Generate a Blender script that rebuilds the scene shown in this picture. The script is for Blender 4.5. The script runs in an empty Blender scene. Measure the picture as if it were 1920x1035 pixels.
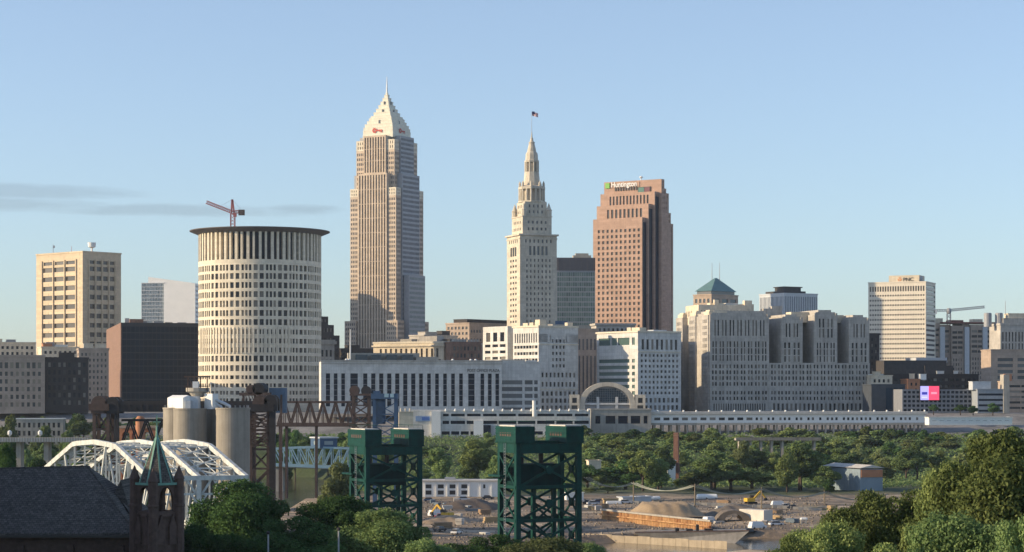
import bpy, math, random
import numpy as np
from mathutils import Vector
R = math.radians
rnd = random.Random(7)
sc = bpy.context.scene
col = sc.collection

# ---------------------------------------------------------------- camera, sky, sun, exposure
F, HZ, CX = 4000.0, 735.0, 960.0          # focal length in photo pixels, eye-level row, centre column
cam = bpy.data.objects.new('camera', bpy.data.cameras.new('camera'))
col.objects.link(cam)
cam.location = (0, 0, 0)
cam.rotation_euler = (R(90), 0, 0)
cam.data.sensor_width = 36.0
cam.data.lens = 36.0 * F / 1920.0
cam.data.shift_y = (HZ - 517.5) / 1920.0
cam.data.clip_start = 1.0
cam.data.clip_end = 60000.0
sc.camera = cam

SUN_PHI, SUN_EL = R(7), R(18)             # towards the sun: left, a little behind the viewer
to_sun = Vector((-math.cos(SUN_PHI) * math.cos(SUN_EL), -math.sin(SUN_PHI) * math.cos(SUN_EL), math.sin(SUN_EL)))
world = bpy.data.worlds.new('World'); sc.world = world; world.use_nodes = True
wn, wl = world.node_tree.nodes, world.node_tree.links
wn.clear()
sky = wn.new('ShaderNodeTexSky'); sky.sky_type = 'NISHITA'; sky.sun_disc = False
sky.sun_elevation = SUN_EL
sky.sun_rotation = math.atan2(to_sun.x, to_sun.y)
sky.altitude = 0; sky.air_density = 0.95; sky.dust_density = 0.45; sky.ozone_density = 4.6
bg = wn.new('ShaderNodeBackground'); bg.inputs['Strength'].default_value = 0.137
wo = wn.new('ShaderNodeOutputWorld')
tc = wn.new('ShaderNodeTexCoord'); sx = wn.new('ShaderNodeSeparateXYZ'); wl.new(tc.outputs['Generated'], sx.inputs[0])
def wm(op, a, b=None):
    n = wn.new('ShaderNodeMath'); n.operation = op
    for i, v in enumerate((a, b)):
        if v is None: continue
        if isinstance(v, (int, float)): n.inputs[i].default_value = v
        else: wl.new(v, n.inputs[i])
    return n.outputs[0]
az = wm('ARCTAN2', sx.outputs[0], sx.outputs[1]); el = wm('ARCSINE', sx.outputs[2])
cv = wn.new('ShaderNodeCombineXYZ'); wl.new(wm('MULTIPLY', az, 22.0), cv.inputs[0]); wl.new(wm('MULTIPLY', el, 150.0), cv.inputs[1])
nz = wn.new('ShaderNodeTexNoise'); nz.inputs['Scale'].default_value = 1.0; nz.inputs['Detail'].default_value = 5.0
wl.new(cv.outputs[0], nz.inputs['Vector'])
nz2 = wn.new('ShaderNodeTexNoise'); nz2.inputs['Scale'].default_value = 4.5; nz2.inputs['Detail'].default_value = 7.0; wl.new(cv.outputs[0], nz2.inputs['Vector'])
wob = wm('ADD', wm('MULTIPLY', wm('SUBTRACT', nz.outputs[0], 0.5), 1.6), wm('MULTIPLY', wm('SUBTRACT', nz2.outputs[0], 0.5), 0.7))
mask = None
for a0, e0, ra, re in ((-0.222, 0.0915, 0.052, 0.0046), (-0.152, 0.0838, 0.072, 0.0034), (-0.235, 0.0855, 0.06, 0.0042), (-0.10, 0.0850, 0.022, 0.0030),
                       (0.55, 0.10, 0.10, 0.005), (-0.62, 0.12, 0.14, 0.007), (1.4, 0.11, 0.16, 0.006), (-1.9, 0.13, 0.2, 0.01), (2.6, 0.1, 0.2, 0.008)):
    du = wm('DIVIDE', wm('SUBTRACT', az, a0), ra); dv = wm('DIVIDE', wm('SUBTRACT', el, e0), re)
    m = wm('SUBTRACT', wm('ADD', 1.0, wob), wm('ADD', wm('MULTIPLY', du, du), wm('MULTIPLY', dv, dv)))
    m = wm('MAXIMUM', m, 0.0)
    mask = m if mask is None else wm('MAXIMUM', mask, m)
mask = wm('MINIMUM', wm('MULTIPLY', mask, 0.55), 0.46)
hs = wn.new('ShaderNodeHueSaturation'); hs.inputs['Saturation'].default_value = 0.76; hs.inputs['Value'].default_value = 0.96
wl.new(sky.outputs[0], hs.inputs['Color'])
mx = wn.new('ShaderNodeMix'); mx.data_type = 'RGBA'; mx.blend_type = 'MULTIPLY'
wl.new(mask, mx.inputs['Factor']); wl.new(hs.outputs[0], mx.inputs[6]); mx.inputs[7].default_value = (0.64, 0.60, 0.60, 1)
wl.new(mx.outputs[2], bg.inputs['Color']); wl.new(bg.outputs[0], wo.inputs['Surface'])

sun = bpy.data.objects.new('sun', bpy.data.lights.new('sun', 'SUN')); col.objects.link(sun)
sun.data.energy = 4.3; sun.data.angle = R(0.5); sun.data.color = (1.0, 0.78, 0.50)
sun.rotation_euler = to_sun.to_track_quat('Z', 'Y').to_euler()
vs = sc.view_settings
vs.view_transform = 'Standard'; vs.look = 'None'; vs.gamma = 1.0; vs.use_curve_mapping = False
vs.exposure = 0.55
sc.cycles.max_bounces = 6; sc.cycles.diffuse_bounces = 3; sc.cycles.transparent_max_bounces = 6; sc.cycles.volume_bounces = 0
sc.cycles.use_denoising = True

# ---------------------------------------------------------------- helpers
def PX(px, Y): return (px - CX) / F * Y
def PZ(py, Y): return (HZ - py) / F * Y
def P(px, py, Y): return Vector((PX(px, Y), Y, PZ(py, Y)))
BZ = -12.5                                    # street level downtown

def mat(name, c, rough=0.8, var=0.12, scale=0.4, metal=0.0, c2=None, courses=False, panel=0.0, isl=0.0, bump=0.0, streak=0.0, spec=0.4):
    m = bpy.data.materials.new(name); m.use_nodes = True
    nt = m.node_tree; N = nt.nodes; L = nt.links
    b = N['Principled BSDF']; b.inputs['Roughness'].default_value = rough; b.inputs['Metallic'].default_value = metal
    b.inputs['Specular IOR Level'].default_value = spec
    tcn = N.new('ShaderNodeTexCoord')
    no = N.new('ShaderNodeTexNoise'); no.inputs['Scale'].default_value = scale; no.inputs['Detail'].default_value = 6; no.inputs['Roughness'].default_value = 0.65
    L.new(tcn.outputs['Object'], no.inputs['Vector'])
    ramp = N.new('ShaderNodeMapRange'); ramp.inputs[1].default_value = 0.3; ramp.inputs[2].default_value = 0.7
    L.new(no.outputs[0], ramp.inputs[0])
    mixn = N.new('ShaderNodeMix'); mixn.data_type = 'RGBA'
    lo = [max(0, x * (1 - var)) for x in c]; hi = [min(1, x * (1 + var)) for x in c]
    if c2: hi = list(c2); lo = list(c)
    mixn.inputs[6].default_value = (*lo, 1); mixn.inputs[7].default_value = (*hi, 1)
    L.new(ramp.outputs[0], mixn.inputs['Factor'])
    out = mixn.outputs[2]
    if streak > 0:                            # rain streaks running down
        mp = N.new('ShaderNodeMapping'); mp.inputs['Scale'].default_value = (0.9, 0.9, 0.05)
        L.new(tcn.outputs['Object'], mp.inputs[0])
        n2 = N.new('ShaderNodeTexNoise'); n2.inputs['Scale'].default_value = 1.0; n2.inputs['Detail'].default_value = 5
        L.new(mp.outputs[0], n2.inputs['Vector'])
        r2 = N.new('ShaderNodeMapRange'); r2.inputs[1].default_value = 0.45; r2.inputs[2].default_value = 0.75; r2.inputs[4].default_value = streak
        L.new(n2.outputs[0], r2.inputs[0])
        m2 = N.new('ShaderNodeMix'); m2.data_type = 'RGBA'; m2.inputs[7].default_value = (*[x * 0.45 for x in c], 1)
        L.new(r2.outputs[0], m2.inputs['Factor']); L.new(out, m2.inputs[6]); out = m2.outputs[2]
    if courses:                               # rows of slates: brick pattern laid along the slope
        cmb = N.new('ShaderNodeCombineXYZ'); sp_ = N.new('ShaderNodeSeparateXYZ'); L.new(tcn.outputs['Object'], sp_.inputs[0])
        zm = N.new('ShaderNodeMath'); zm.operation = 'MULTIPLY'; zm.inputs[1].default_value = 1.6; L.new(sp_.outputs[2], zm.inputs[0])
        L.new(sp_.outputs[0], cmb.inputs[0]); L.new(zm.outputs[0], cmb.inputs[1])
        bk = N.new('ShaderNodeTexBrick'); bk.inputs['Scale'].default_value = 1.0; bk.inputs['Brick Width'].default_value = .5; bk.inputs['Row Height'].default_value = .34; bk.inputs['Mortar Size'].default_value = .03
        bk.inputs['Color1'].default_value = (.75, .75, .75, 1); bk.inputs['Color2'].default_value = (1.15, 1.15, 1.15, 1); bk.inputs['Mortar'].default_value = (.45, .45, .45, 1)
        L.new(cmb.outputs[0], bk.inputs['Vector'])
        mm = N.new('ShaderNodeMix'); mm.data_type = 'RGBA'; mm.blend_type = 'MULTIPLY'; mm.inputs['Factor'].default_value = 1.0
        L.new(out, mm.inputs[6]); L.new(bk.outputs[0], mm.inputs[7]); out = mm.outputs[2]
    if panel > 0:                             # cladding panels and stone courses, each a slightly different tone
        sp2 = N.new('ShaderNodeSeparateXYZ'); L.new(tcn.outputs['Object'], sp2.inputs[0]); ad2 = N.new('ShaderNodeMath'); L.new(sp2.outputs[0], ad2.inputs[0]); L.new(sp2.outputs[1], ad2.inputs[1])
        cb2 = N.new('ShaderNodeCombineXYZ'); L.new(ad2.outputs[0], cb2.inputs[0]); L.new(sp2.outputs[2], cb2.inputs[1])
        bk2 = N.new('ShaderNodeTexBrick'); bk2.inputs['Scale'].default_value = 1.0; bk2.inputs['Brick Width'].default_value = 3.1; bk2.inputs['Row Height'].default_value = 1.93; bk2.inputs['Mortar Size'].default_value = .05
        bk2.inputs['Color1'].default_value = (1 - panel, 1 - panel, 1 - panel, 1); bk2.inputs['Color2'].default_value = (1 + panel * .6,) * 3 + (1,); bk2.inputs['Mortar'].default_value = (1 - 2.2 * panel,) * 3 + (1,)
        L.new(cb2.outputs[0], bk2.inputs['Vector'])
        mp2 = N.new('ShaderNodeMix'); mp2.data_type = 'RGBA'; mp2.blend_type = 'MULTIPLY'; mp2.inputs['Factor'].default_value = 1.0
        L.new(out, mp2.inputs[6]); L.new(bk2.outputs[0], mp2.inputs[7]); out = mp2.outputs[2]
    if isl > 0:                               # piece to piece variation
        ge = N.new('ShaderNodeNewGeometry')
        hsv = N.new('ShaderNodeHueSaturation')
        mr = N.new('ShaderNodeMapRange'); mr.inputs[3].default_value = 1 - isl; mr.inputs[4].default_value = 1 + isl
        L.new(ge.outputs['Random Per Island'], mr.inputs[0]); L.new(mr.outputs[0], hsv.inputs['Value']); L.new(out, hsv.inputs['Color'])
        out = hsv.outputs[0]
    L.new(out, b.inputs['Base Color'])
    if bump > 0:
        bn = N.new('ShaderNodeBump'); bn.inputs['Strength'].default_value = bump; bn.inputs['Distance'].default_value = 0.3
        L.new(no.outputs[0], bn.inputs['Height']); L.new(bn.outputs[0], b.inputs['Normal'])
    return m

def pane_mat(name, dark, light, p=0.25, rough=0.12, spec=0.5):
    """window glass: mostly dark, some panes pale for blinds and for painted-in sky reflections"""
    m = bpy.data.materials.new(name); m.use_nodes = True
    N = m.node_tree.nodes; L = m.node_tree.links; b = N['Principled BSDF']
    b.inputs['Roughness'].default_value = rough; b.inputs['Specular IOR Level'].default_value = spec
    ge = N.new('ShaderNodeNewGeometry')
    cr = N.new('ShaderNodeValToRGB'); e = cr.color_ramp.elements
    e[0].position = 0.0; e[0].color = (*dark, 1)
    e[1].position = 1.0; e[1].color = (*light, 1)
    k = cr.color_ramp.elements.new(1 - p); k.color = (*[d * 1.5 for d in dark], 1)  # pale end of the ramp: blinds, plus sky reflection put into the colour
    L.new(ge.outputs['Random Per Island'], cr.inputs[0]); L.new(cr.outputs[0], b.inputs['Base Color'])
    return m

def leaf_mat(name, c1, c2):
    m = bpy.data.materials.new(name); m.use_nodes = True
    N = m.node_tree.nodes; L = m.node_tree.links; N.remove(N['Principled BSDF'])
    ge = N.new('ShaderNodeNewGeometry'); tcn = N.new('ShaderNodeTexCoord')
    no = N.new('ShaderNodeTexNoise'); no.inputs['Scale'].default_value = 0.35; L.new(tcn.outputs['Object'], no.inputs['Vector'])
    ad = N.new('ShaderNodeMath'); ad.operation = 'MULTIPLY_ADD'; ad.inputs[1].default_value = 0.55
    L.new(ge.outputs['Random Per Island'], ad.inputs[0])
    n2 = N.new('ShaderNodeTexNoise'); n2.inputs['Scale'].default_value = 1.3; n2.inputs['Detail'].default_value = 3; L.new(tcn.outputs['Object'], n2.inputs['Vector'])
    av = N.new('ShaderNodeMath'); av.operation = 'MULTIPLY_ADD'; av.inputs[1].default_value = 1.3; L.new(n2.outputs[0], av.inputs[0]); L.new(no.outputs[0], av.inputs[2])
    sb = N.new('ShaderNodeMath'); sb.operation = 'SUBTRACT'; sb.inputs[1].default_value = 0.88; L.new(av.outputs[0], sb.inputs[0])
    L.new(sb.outputs[0], ad.inputs[2])
    mi = N.new('ShaderNodeMix'); mi.data_type = 'RGBA'; mi.inputs[6].default_value = (*c1, 1); mi.inputs[7].default_value = (*c2, 1)
    L.new(ad.outputs[0], mi.inputs['Factor'])
    oi = N.new('ShaderNodeObjectInfo'); hv = N.new('ShaderNodeHueSaturation')
    mr = N.new('ShaderNodeMapRange'); mr.inputs[3].default_value = 0.62; mr.inputs[4].default_value = 1.5; L.new(oi.outputs['Random'], mr.inputs[0])
    L.new(mr.outputs[0], hv.inputs['Value']); L.new(mi.outputs[2], hv.inputs['Color'])
    d = N.new('ShaderNodeBsdfDiffuse'); t = N.new('ShaderNodeBsdfTranslucent'); s = N.new('ShaderNodeMixShader'); s.inputs[0].default_value = 0.28
    L.new(hv.outputs[0], d.inputs[0]); L.new(hv.outputs[0], t.inputs[0]); L.new(d.outputs[0], s.inputs[1]); L.new(t.outputs[0], s.inputs[2])
    L.new(s.outputs[0], N['Material Output'].inputs[0])
    return m

M = dict(
    cream=mat('cream_stone', panel=.11, c=(.68, .59, .45), var=.13, scale=.15, streak=.3),
    white_stone=mat('white_stone', panel=.11, c=(.70, .63, .50), var=.08, scale=.2, streak=.15),
    lime=mat('limestone', panel=.11, c=(.57, .51, .41), var=.14, scale=.12, streak=.4),
    lime_dk=mat('weathered_limestone', panel=.11, c=(.45, .42, .375), var=.18, scale=.1, streak=.5),
    precast=mat('precast_concrete', panel=.11, c=(.60, .59, .56), var=.12, scale=.2, streak=.35),
    tan=mat('tan_concrete', panel=.11, c=(.62, .50, .345), var=.1, scale=.1, streak=.15),
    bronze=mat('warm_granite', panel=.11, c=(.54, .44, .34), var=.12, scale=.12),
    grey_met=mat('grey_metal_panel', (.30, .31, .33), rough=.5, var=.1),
    pink=mat('pink_granite', panel=.11, c=(.43, .285, .215), var=.12, scale=.15, streak=.1),
    brick=mat('brown_brick', panel=.11, c=(.235, .14, .10), var=.25, scale=.5, streak=.2),
    brick_red=mat('orange_brick', (.42, .19, .10), var=.18, scale=.4),
    brick_dk=mat('dark_brick', panel=.11, c=(.045, .036, .034), var=.2, scale=.5, streak=.2),
    church=mat('church_brick', (.105, .066, .052), var=.35, scale=1.2, streak=.35),
    tanbrick=mat('tan_brick', panel=.11, c=(.40, .315, .25), var=.12, scale=.3, streak=.2),
    white=mat('white_paint', (.78, .78, .75), rough=.5, var=.05, scale=.6, streak=.1),
    white_panel=mat('white_panel', (.76, .76, .74), rough=.35, var=.04, scale=.2),
    roof=mat('roof_gravel', (.23, .22, .21), var=.2, scale=.3),
    roof_dk=mat('dark_roofing', (.06, .055, .055), var=.25, scale=.5),
    roof_lt=mat('pale_roofing', (.55, .52, .47), var=.15, scale=.4),
    slate=mat('slate_shingle', (.115, .107, .098), rough=.9, spec=.1, var=.4, scale=2.2, bump=.3, courses=True),
    patina=mat('copper_patina', (.16, .33, .26), rough=.6, var=.2, scale=1.5),
    patina_dk=mat('green_roof', (.11, .205, .215), rough=.45, var=.15, scale=.3),
    concrete=mat('concrete', (.38, .35, .30), var=.14, scale=.3, streak=.4),
    silo=mat('silo_concrete', (.30, .27, .225), var=.14, scale=.25, streak=.5),
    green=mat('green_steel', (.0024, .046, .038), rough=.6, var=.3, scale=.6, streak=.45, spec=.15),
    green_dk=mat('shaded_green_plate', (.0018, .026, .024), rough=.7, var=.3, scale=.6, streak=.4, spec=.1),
    rust=mat('rusty_steel', (.082, .054, .045), rough=.8, var=.35, scale=.8, streak=.3),
    black_steel=mat('sooty_steel', (.022, .020, .022), rough=.7, var=.3, scale=.8),
    blue_steel=mat('blue_steel', (.035, .085, .17), rough=.5, var=.2, scale=.6, streak=.3),
    pale_blue=mat('pale_blue_steel', (.27, .42, .50), rough=.5, var=.1, scale=.6),
    white_steel=mat('white_steel', (.56, .58, .56), rough=.6, var=.16, scale=.9, streak=.5),
    crane_red=mat('crane_red', (.42, .13, .12), rough=.5, var=.15),
    metal=mat('galvanised', (.42, .43, .44), rough=.4, var=.1, metal=.3),
    steel_roof=mat('metal_roof', (.50, .53, .56), rough=.4, var=.1, scale=.5),
    bark=mat('bark', (.07, .05, .035), var=.3, scale=2.0),
    timber=mat('timber_pole', (.20, .16, .11), var=.2, scale=2.0),
    asphalt=mat('asphalt', (.055, .055, .056), var=.2, scale=.4),
    sheetpile=mat('rusty_sheet_pile', (.24, .085, .03), rough=.9, c2=(.66, .42, .20), scale=.28, streak=.55),
    sandpile=mat('sand_gravel', (.34, .25, .155), var=.14, scale=.8, bump=.4),
    glass=pane_mat('window_glass', (.008, .010, .015), (.30, .27, .23), .5, rough=.22, spec=.3),
    glass_lit=pane_mat('window_blinds', (.03, .035, .04), (.34, .29, .22), .5),
    glass_blue=pane_mat('blue_glass', (.012, .03, .05), (.03, .06, .09), .4, rough=.1),
    glass_dark=pane_mat('dark_navy_glass', (.005, .009, .018), (.008, .014, .026), .5, rough=.25, spec=.12),
    glass_green=pane_mat('green_glass', (.06, .10, .09), (.16, .22, .19), .6, rough=.12),
    glass_pale=pane_mat('pale_glass', (.16, .20, .22), (.38, .42, .42), .6, rough=.15),
    glass_grey=pane_mat('grey_glass', (.055, .06, .07), (.13, .14, .15), .6, rough=.2),
    glass_bronze=pane_mat('bronze_glass', (.05, .042, .036), (.12, .10, .08), .5, rough=.2),
    red=mat('red_paint', (.45, .05, .035), rough=.5, var=.1),
    dullred=mat('red_tile', (.22, .09, .07), var=.2),
    lime_sign=mat('green_sign', (.16, .42, .06), rough=.4, var=.05),
    dark_letter=mat('bronze_letter', (.05, .045, .04), rough=.5, var=.1),
    yellow=mat('machine_yellow', (.62, .38, .04), rough=.5, var=.1),
    carwhite=mat('white_car_paint', (.7, .7, .7), rough=.25, var=.03),
    cardark=mat('dark_car_paint', (.05, .055, .065), rough=.25, var=.05),
    carblue=mat('blue_car_paint', (.08, .14, .26), rough=.25, var=.05),
    tyre=mat('tyre_rubber', (.02, .02, .02), var=.1),
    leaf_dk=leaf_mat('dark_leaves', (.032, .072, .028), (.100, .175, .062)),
    leaf=leaf_mat('mid_leaves', (.064, .115, .046), (.22, .29, .11)),
    leaf_warm=leaf_mat('warm_leaves', (.070, .108, .038), (.26, .31, .11)),
    leaf_pale=leaf_mat('pale_leaves', (.10, .14, .055), (.24, .27, .12)),
)

class MB:
    def __init__(s): s.v = []; s.f = []
    def q(s, *pts):
        n = len(s.v); s.v.extend(tuple(p) for p in pts); s.f.append(tuple(range(n, n + len(pts))))
    def hexa(s, b, t):                       # bottom and top loops
        n = len(b); k = len(s.v)
        s.v.extend(tuple(p) for p in b); s.v.extend(tuple(p) for p in t)
        s.f.append(tuple(range(k + n - 1, k - 1, -1))); s.f.append(tuple(range(k + n, k + 2 * n)))
        for i in range(n):
            j = (i + 1) % n; s.f.append((k + i, k + j, k + n + j, k + n + i))
    def box(s, x0, x1, y0, y1, z0, z1):
        s.hexa([(x0, y0, z0), (x1, y0, z0), (x1, y1, z0), (x0, y1, z0)], [(x0, y0, z1), (x1, y0, z1), (x1, y1, z1), (x0, y1, z1)])
    def bar(s, a, b, w, h=None):
        a, b = Vector(a), Vector(b); h = h or w; d = (b - a)
        if d.length < 1e-6: return
        d.normalize(); up = Vector((0, 0, 1)) if abs(d.z) < .95 else Vector((0, 1, 0))
        x = d.cross(up).normalized(); y = x.cross(d)
        c = [x * (-w / 2) + y * (-h / 2), x * (w / 2) + y * (-h / 2), x * (w / 2) + y * (h / 2), x * (-w / 2) + y * (h / 2)]
        s.hexa([a + k for k in c], [b + k for k in c])
    def lathe(s, cx, cy, prof, n=24, rot=0.0, cap=True):
        k = len(s.v)
        for r, z in prof:
            for i in range(n):
                t = rot + 2 * math.pi * i / n
                s.v.append((cx + r * math.cos(t), cy + r * math.sin(t), z))
        for j in range(len(prof) - 1):
            for i in range(n):
                i2 = (i + 1) % n
                s.f.append((k + j * n + i, k + j * n + i2, k + (j + 1) * n + i2, k + (j + 1) * n + i))
        if cap:
            s.f.append(tuple(range(k + n - 1, k - 1, -1))); e = k + (len(prof) - 1) * n; s.f.append(tuple(range(e, e + n)))
    def tube(s, pts, rad, n=8):
        pts = [Vector(p) for p in pts]
        if not isinstance(rad, (list, tuple)): rad = [rad] * len(pts)
        k = len(s.v)
        for i, p in enumerate(pts):
            d = (pts[min(i + 1, len(pts) - 1)] - pts[max(i - 1, 0)]).normalized()
            up = Vector((0, 0, 1)) if abs(d.z) < .9 else Vector((0, 1, 0))
            x = d.cross(up).normalized(); y = x.cross(d)
            for j in range(n):
                t = 2 * math.pi * j / n; s.v.append(tuple(p + (x * math.cos(t) + y * math.sin(t)) * rad[i]))
        for i in range(len(pts) - 1):
            for j in range(n):
                j2 = (j + 1) % n; s.f.append((k + i * n + j, k + i * n + j2, k + (i + 1) * n + j2, k + (i + 1) * n + j))
        s.f.append(tuple(range(k + n - 1, k - 1, -1))); e = k + (len(pts) - 1) * n; s.f.append(tuple(range(e, e + n)))
    def build(s, name, m, parent=None, smooth=False, kind=None, label=None):
        if not s.f: return None
        me = bpy.data.meshes.new(name); o0 = ORG.get(parent, Vector())
        v = np.array(s.v, dtype=np.float64) - np.array(o0)[None, :]
        me.from_pydata(v.tolist(), [], s.f); me.materials.append(m if not isinstance(m, str) else M[m])
        if smooth: me.shade_smooth()
        o = bpy.data.objects.new(name, me); col.objects.link(o)
        if parent: o.parent = parent; ORG[o] = o0
        else: o.location = o0
        if kind: o['kind'] = kind
        if label: o['label'] = label
        return o
ORG = {}
def thing(name, label, cat, loc=(0, 0, 0), group=None):
    o = bpy.data.objects.new(name, None); col.objects.link(o); o.location = loc; o.empty_display_size = 1.0
    o['label'] = label; o['category'] = cat; o['kind'] = 'thing'
    if group: o['group'] = group
    ORG[o] = Vector(loc); return o
def single(mb, name, m, label, cat, group=None, loc=(0, 0, 0), smooth=False):
    e = MB(); e.v = [(a - loc[0], b - loc[1], c - loc[2]) for a, b, c in mb.v]; e.f = mb.f
    o = e.build(name, m, None, smooth); o.location = loc; o['label'] = label; o['category'] = cat
    if group: o['group'] = group
    return o
def copy_tree(root, loc, rotz=0.0, scale=(1, 1, 1), label=None, group=None):
    r = root.copy(); col.objects.link(r); r.location = loc; r.rotation_euler = (0, 0, rotz); r.scale = scale
    if label: r['label'] = label
    if group: r['group'] = group
    for ch in root.children:
        c = ch.copy(); col.objects.link(c); c.parent = r
        for g in ch.children:
            d = g.copy(); col.objects.link(d); d.parent = c
    return r
def text(body, name, m, parent, pos, u, size, width=None, ext=0.05, bold=0.0):
    """lettering standing on a wall; u = reading direction"""
    cu = bpy.data.curves.new(name, 'FONT'); cu.body = body; cu.size = size; cu.extrude = ext; cu.offset = bold
    o = bpy.data.objects.new(name, cu); col.objects.link(o)
    bpy.context.view_layer.update()
    w = o.dimensions.x
    if width and w > 0: o.scale = (width / w, 1, 1)
    dg = bpy.context.evaluated_depsgraph_get(); me = bpy.data.meshes.new_from_object(o.evaluated_get(dg)); sx0 = o.scale.x
    bpy.data.objects.remove(o); o = bpy.data.objects.new(name, me); col.objects.link(o); o.scale = (sx0, 1, 1)
    me.materials.clear(); me.materials.append(M[m] if isinstance(m, str) else m)
    o.rotation_euler = (R(90), 0, math.atan2(u[1], u[0]))
    o.parent = parent; o.location = Vector(pos) - ORG[parent]
    return o

# ---- rotated building frames and facades
class FR:
    """corner nearest the viewer at (px, Y); l runs left and back, r runs right and back"""
    def __init__(s, px, Y, a, x=None):
        s.C = Vector((PX(px, Y) if x is None else x, Y, 0)); a = R(a); s.Y = Y
        s.dL = Vector((-math.sin(a), math.cos(a), 0)); s.dR = Vector((math.cos(a), math.sin(a), 0))
    def pt(s, l, r, z=0.0): p = s.C + s.dL * l + s.dR * r; return Vector((p.x, p.y, z))
    def _len(s, px, d, o):
        k = (px - CX) / F; return (k * o.y - o.x) / (d.x - k * d.y)
    def lenL(s, px, r=0): return s._len(px, s.dL, s.pt(0, r))
    def lenR(s, px, l=0): return s._len(px, s.dR, s.pt(l, 0))
    def box(s, mb, l0, l1, r0, r1, z0, z1):
        c = [(l0, r0), (l0, r1), (l1, r1), (l1, r0)]
        mb.hexa([s.pt(l, r, z0) for l, r in c], [s.pt(l, r, z1) for l, r in c])

def facade(wall, glass, pt, W, H, rows, d=0.5, seg=None):
    def strip(mb, a, b, z0, z1, dd=0.0):
        if b - a < 1e-4 or z1 - z0 < 1e-4: return
        n = max(1, int(math.ceil((b - a) / seg))) if seg else 1
        for i in range(n):
            x0 = a + (b - a) * i / n; x1 = a + (b - a) * (i + 1) / n
            mb.q(pt(x0, z0, dd), pt(x1, z0, dd), pt(x1, z1, dd), pt(x0, z1, dd))
    z = 0.0
    for za, zb, spans in sorted(rows, key=lambda r: r[0]):
        strip(wall, 0, W, z, za); x = 0.0
        for xa, xb in spans:
            strip(wall, x, xa, za, zb)
            wall.q(pt(xa, za, 0), pt(xa, za, d), pt(xa, zb, d), pt(xa, zb, 0))
            wall.q(pt(xb, za, d), pt(xb, za, 0), pt(xb, zb, 0), pt(xb, zb, d))
            wall.q(pt(xa, za, 0), pt(xb, za, 0), pt(xb, za, d), pt(xa, za, d))
            wall.q(pt(xa, zb, d), pt(xb, zb, d), pt(xb, zb, 0), pt(xa, zb, 0))
            if callable(glass): glass(xa, xb, za, zb, d)
            else: glass.q(pt(xa, za, d), pt(xb, za, d), pt(xb, zb, d), pt(xa, zb, d))
            x = xb
        strip(wall, x, W, za, zb); z = zb
    strip(wall, 0, W, z, H)

def grid(nc, nr, wf=.5, hf=.5, mx=(1.0, 1.0), mz=(1.0, 1.0), group=0, gap=0.0):
    def f(W, H):
        x0, x1 = mx; z0, z1 = mz
        ng = (nc // group - 1) if group else 0
        cw = (W - x0 - x1 - ng * gap) / nc; ch = (H - z0 - z1) / nr
        sp = []
        for i in range(nc):
            xo = x0 + cw * i + (gap * (i // group) if group else 0)
            sp.append((xo + cw * (.5 - wf / 2), xo + cw * (.5 + wf / 2)))
        return [(z0 + ch * (j + .5 - hf / 2), z0 + ch * (j + .5 + hf / 2), sp) for j in range(nr)]
    return f
def floors(fh, cw, wf=.5, hf=.5, mx=(1.0, 1.0), mz=(1.0, 1.0), group=0, gap=0.0):
    def f(W, H):
        nr = max(1, int(round((H - mz[0] - mz[1]) / fh))); nc = max(1, int(round((W - mx[0] - mx[1]) / cw)))
        if group: nc = max(group, nc // group * group)
        return grid(nc, nr, wf, hf, mx, mz, group, gap)(W, H)
    return f
def zones(*zs):
    """(from, to, pattern): heights in metres; negative counts from the top"""
    def f(W, H):
        rows = []
        for a, b, p in zs:
            a = a if a >= 0 else H + a; b = b if b > 0 else H + b
            if b - a > 1: rows += [(a + r[0], a + r[1], r[2]) for r in p(W, b - a)]
        return rows
    return f
def solid(fr, wall, glass, l0, l1, r0, r1, z0, z1, patL=None, patR=None, d=0.5, roof=None, glassR=None):
    W = l1 - l0; H = z1 - z0
    def pl(s, z, dd): return fr.pt(l1 - s, r0 + dd, z0 + z)
    def pr(s, z, dd): return fr.pt(l0 + dd, r0 + s, z0 + z)
    facade(wall, glass, pl, W, H, patL(W, H) if patL else [], d)
    facade(wall, glassR or glass, pr, r1 - r0, H, patR(r1 - r0, H) if patR else [], d)
    wall.q(fr.pt(l1, r0, z0), fr.pt(l1, r0, z1), fr.pt(l1, r1, z1), fr.pt(l1, r1, z0))
    wall.q(fr.pt(l0, r1, z0), fr.pt(l1, r1, z0), fr.pt(l1, r1, z1), fr.pt(l0, r1, z1))
    t = roof if roof is not None else wall
    t.q(fr.pt(l0, r0, z1), fr.pt(l0, r1, z1), fr.pt(l1, r1, z1), fr.pt(l1, r0, z1))

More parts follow.
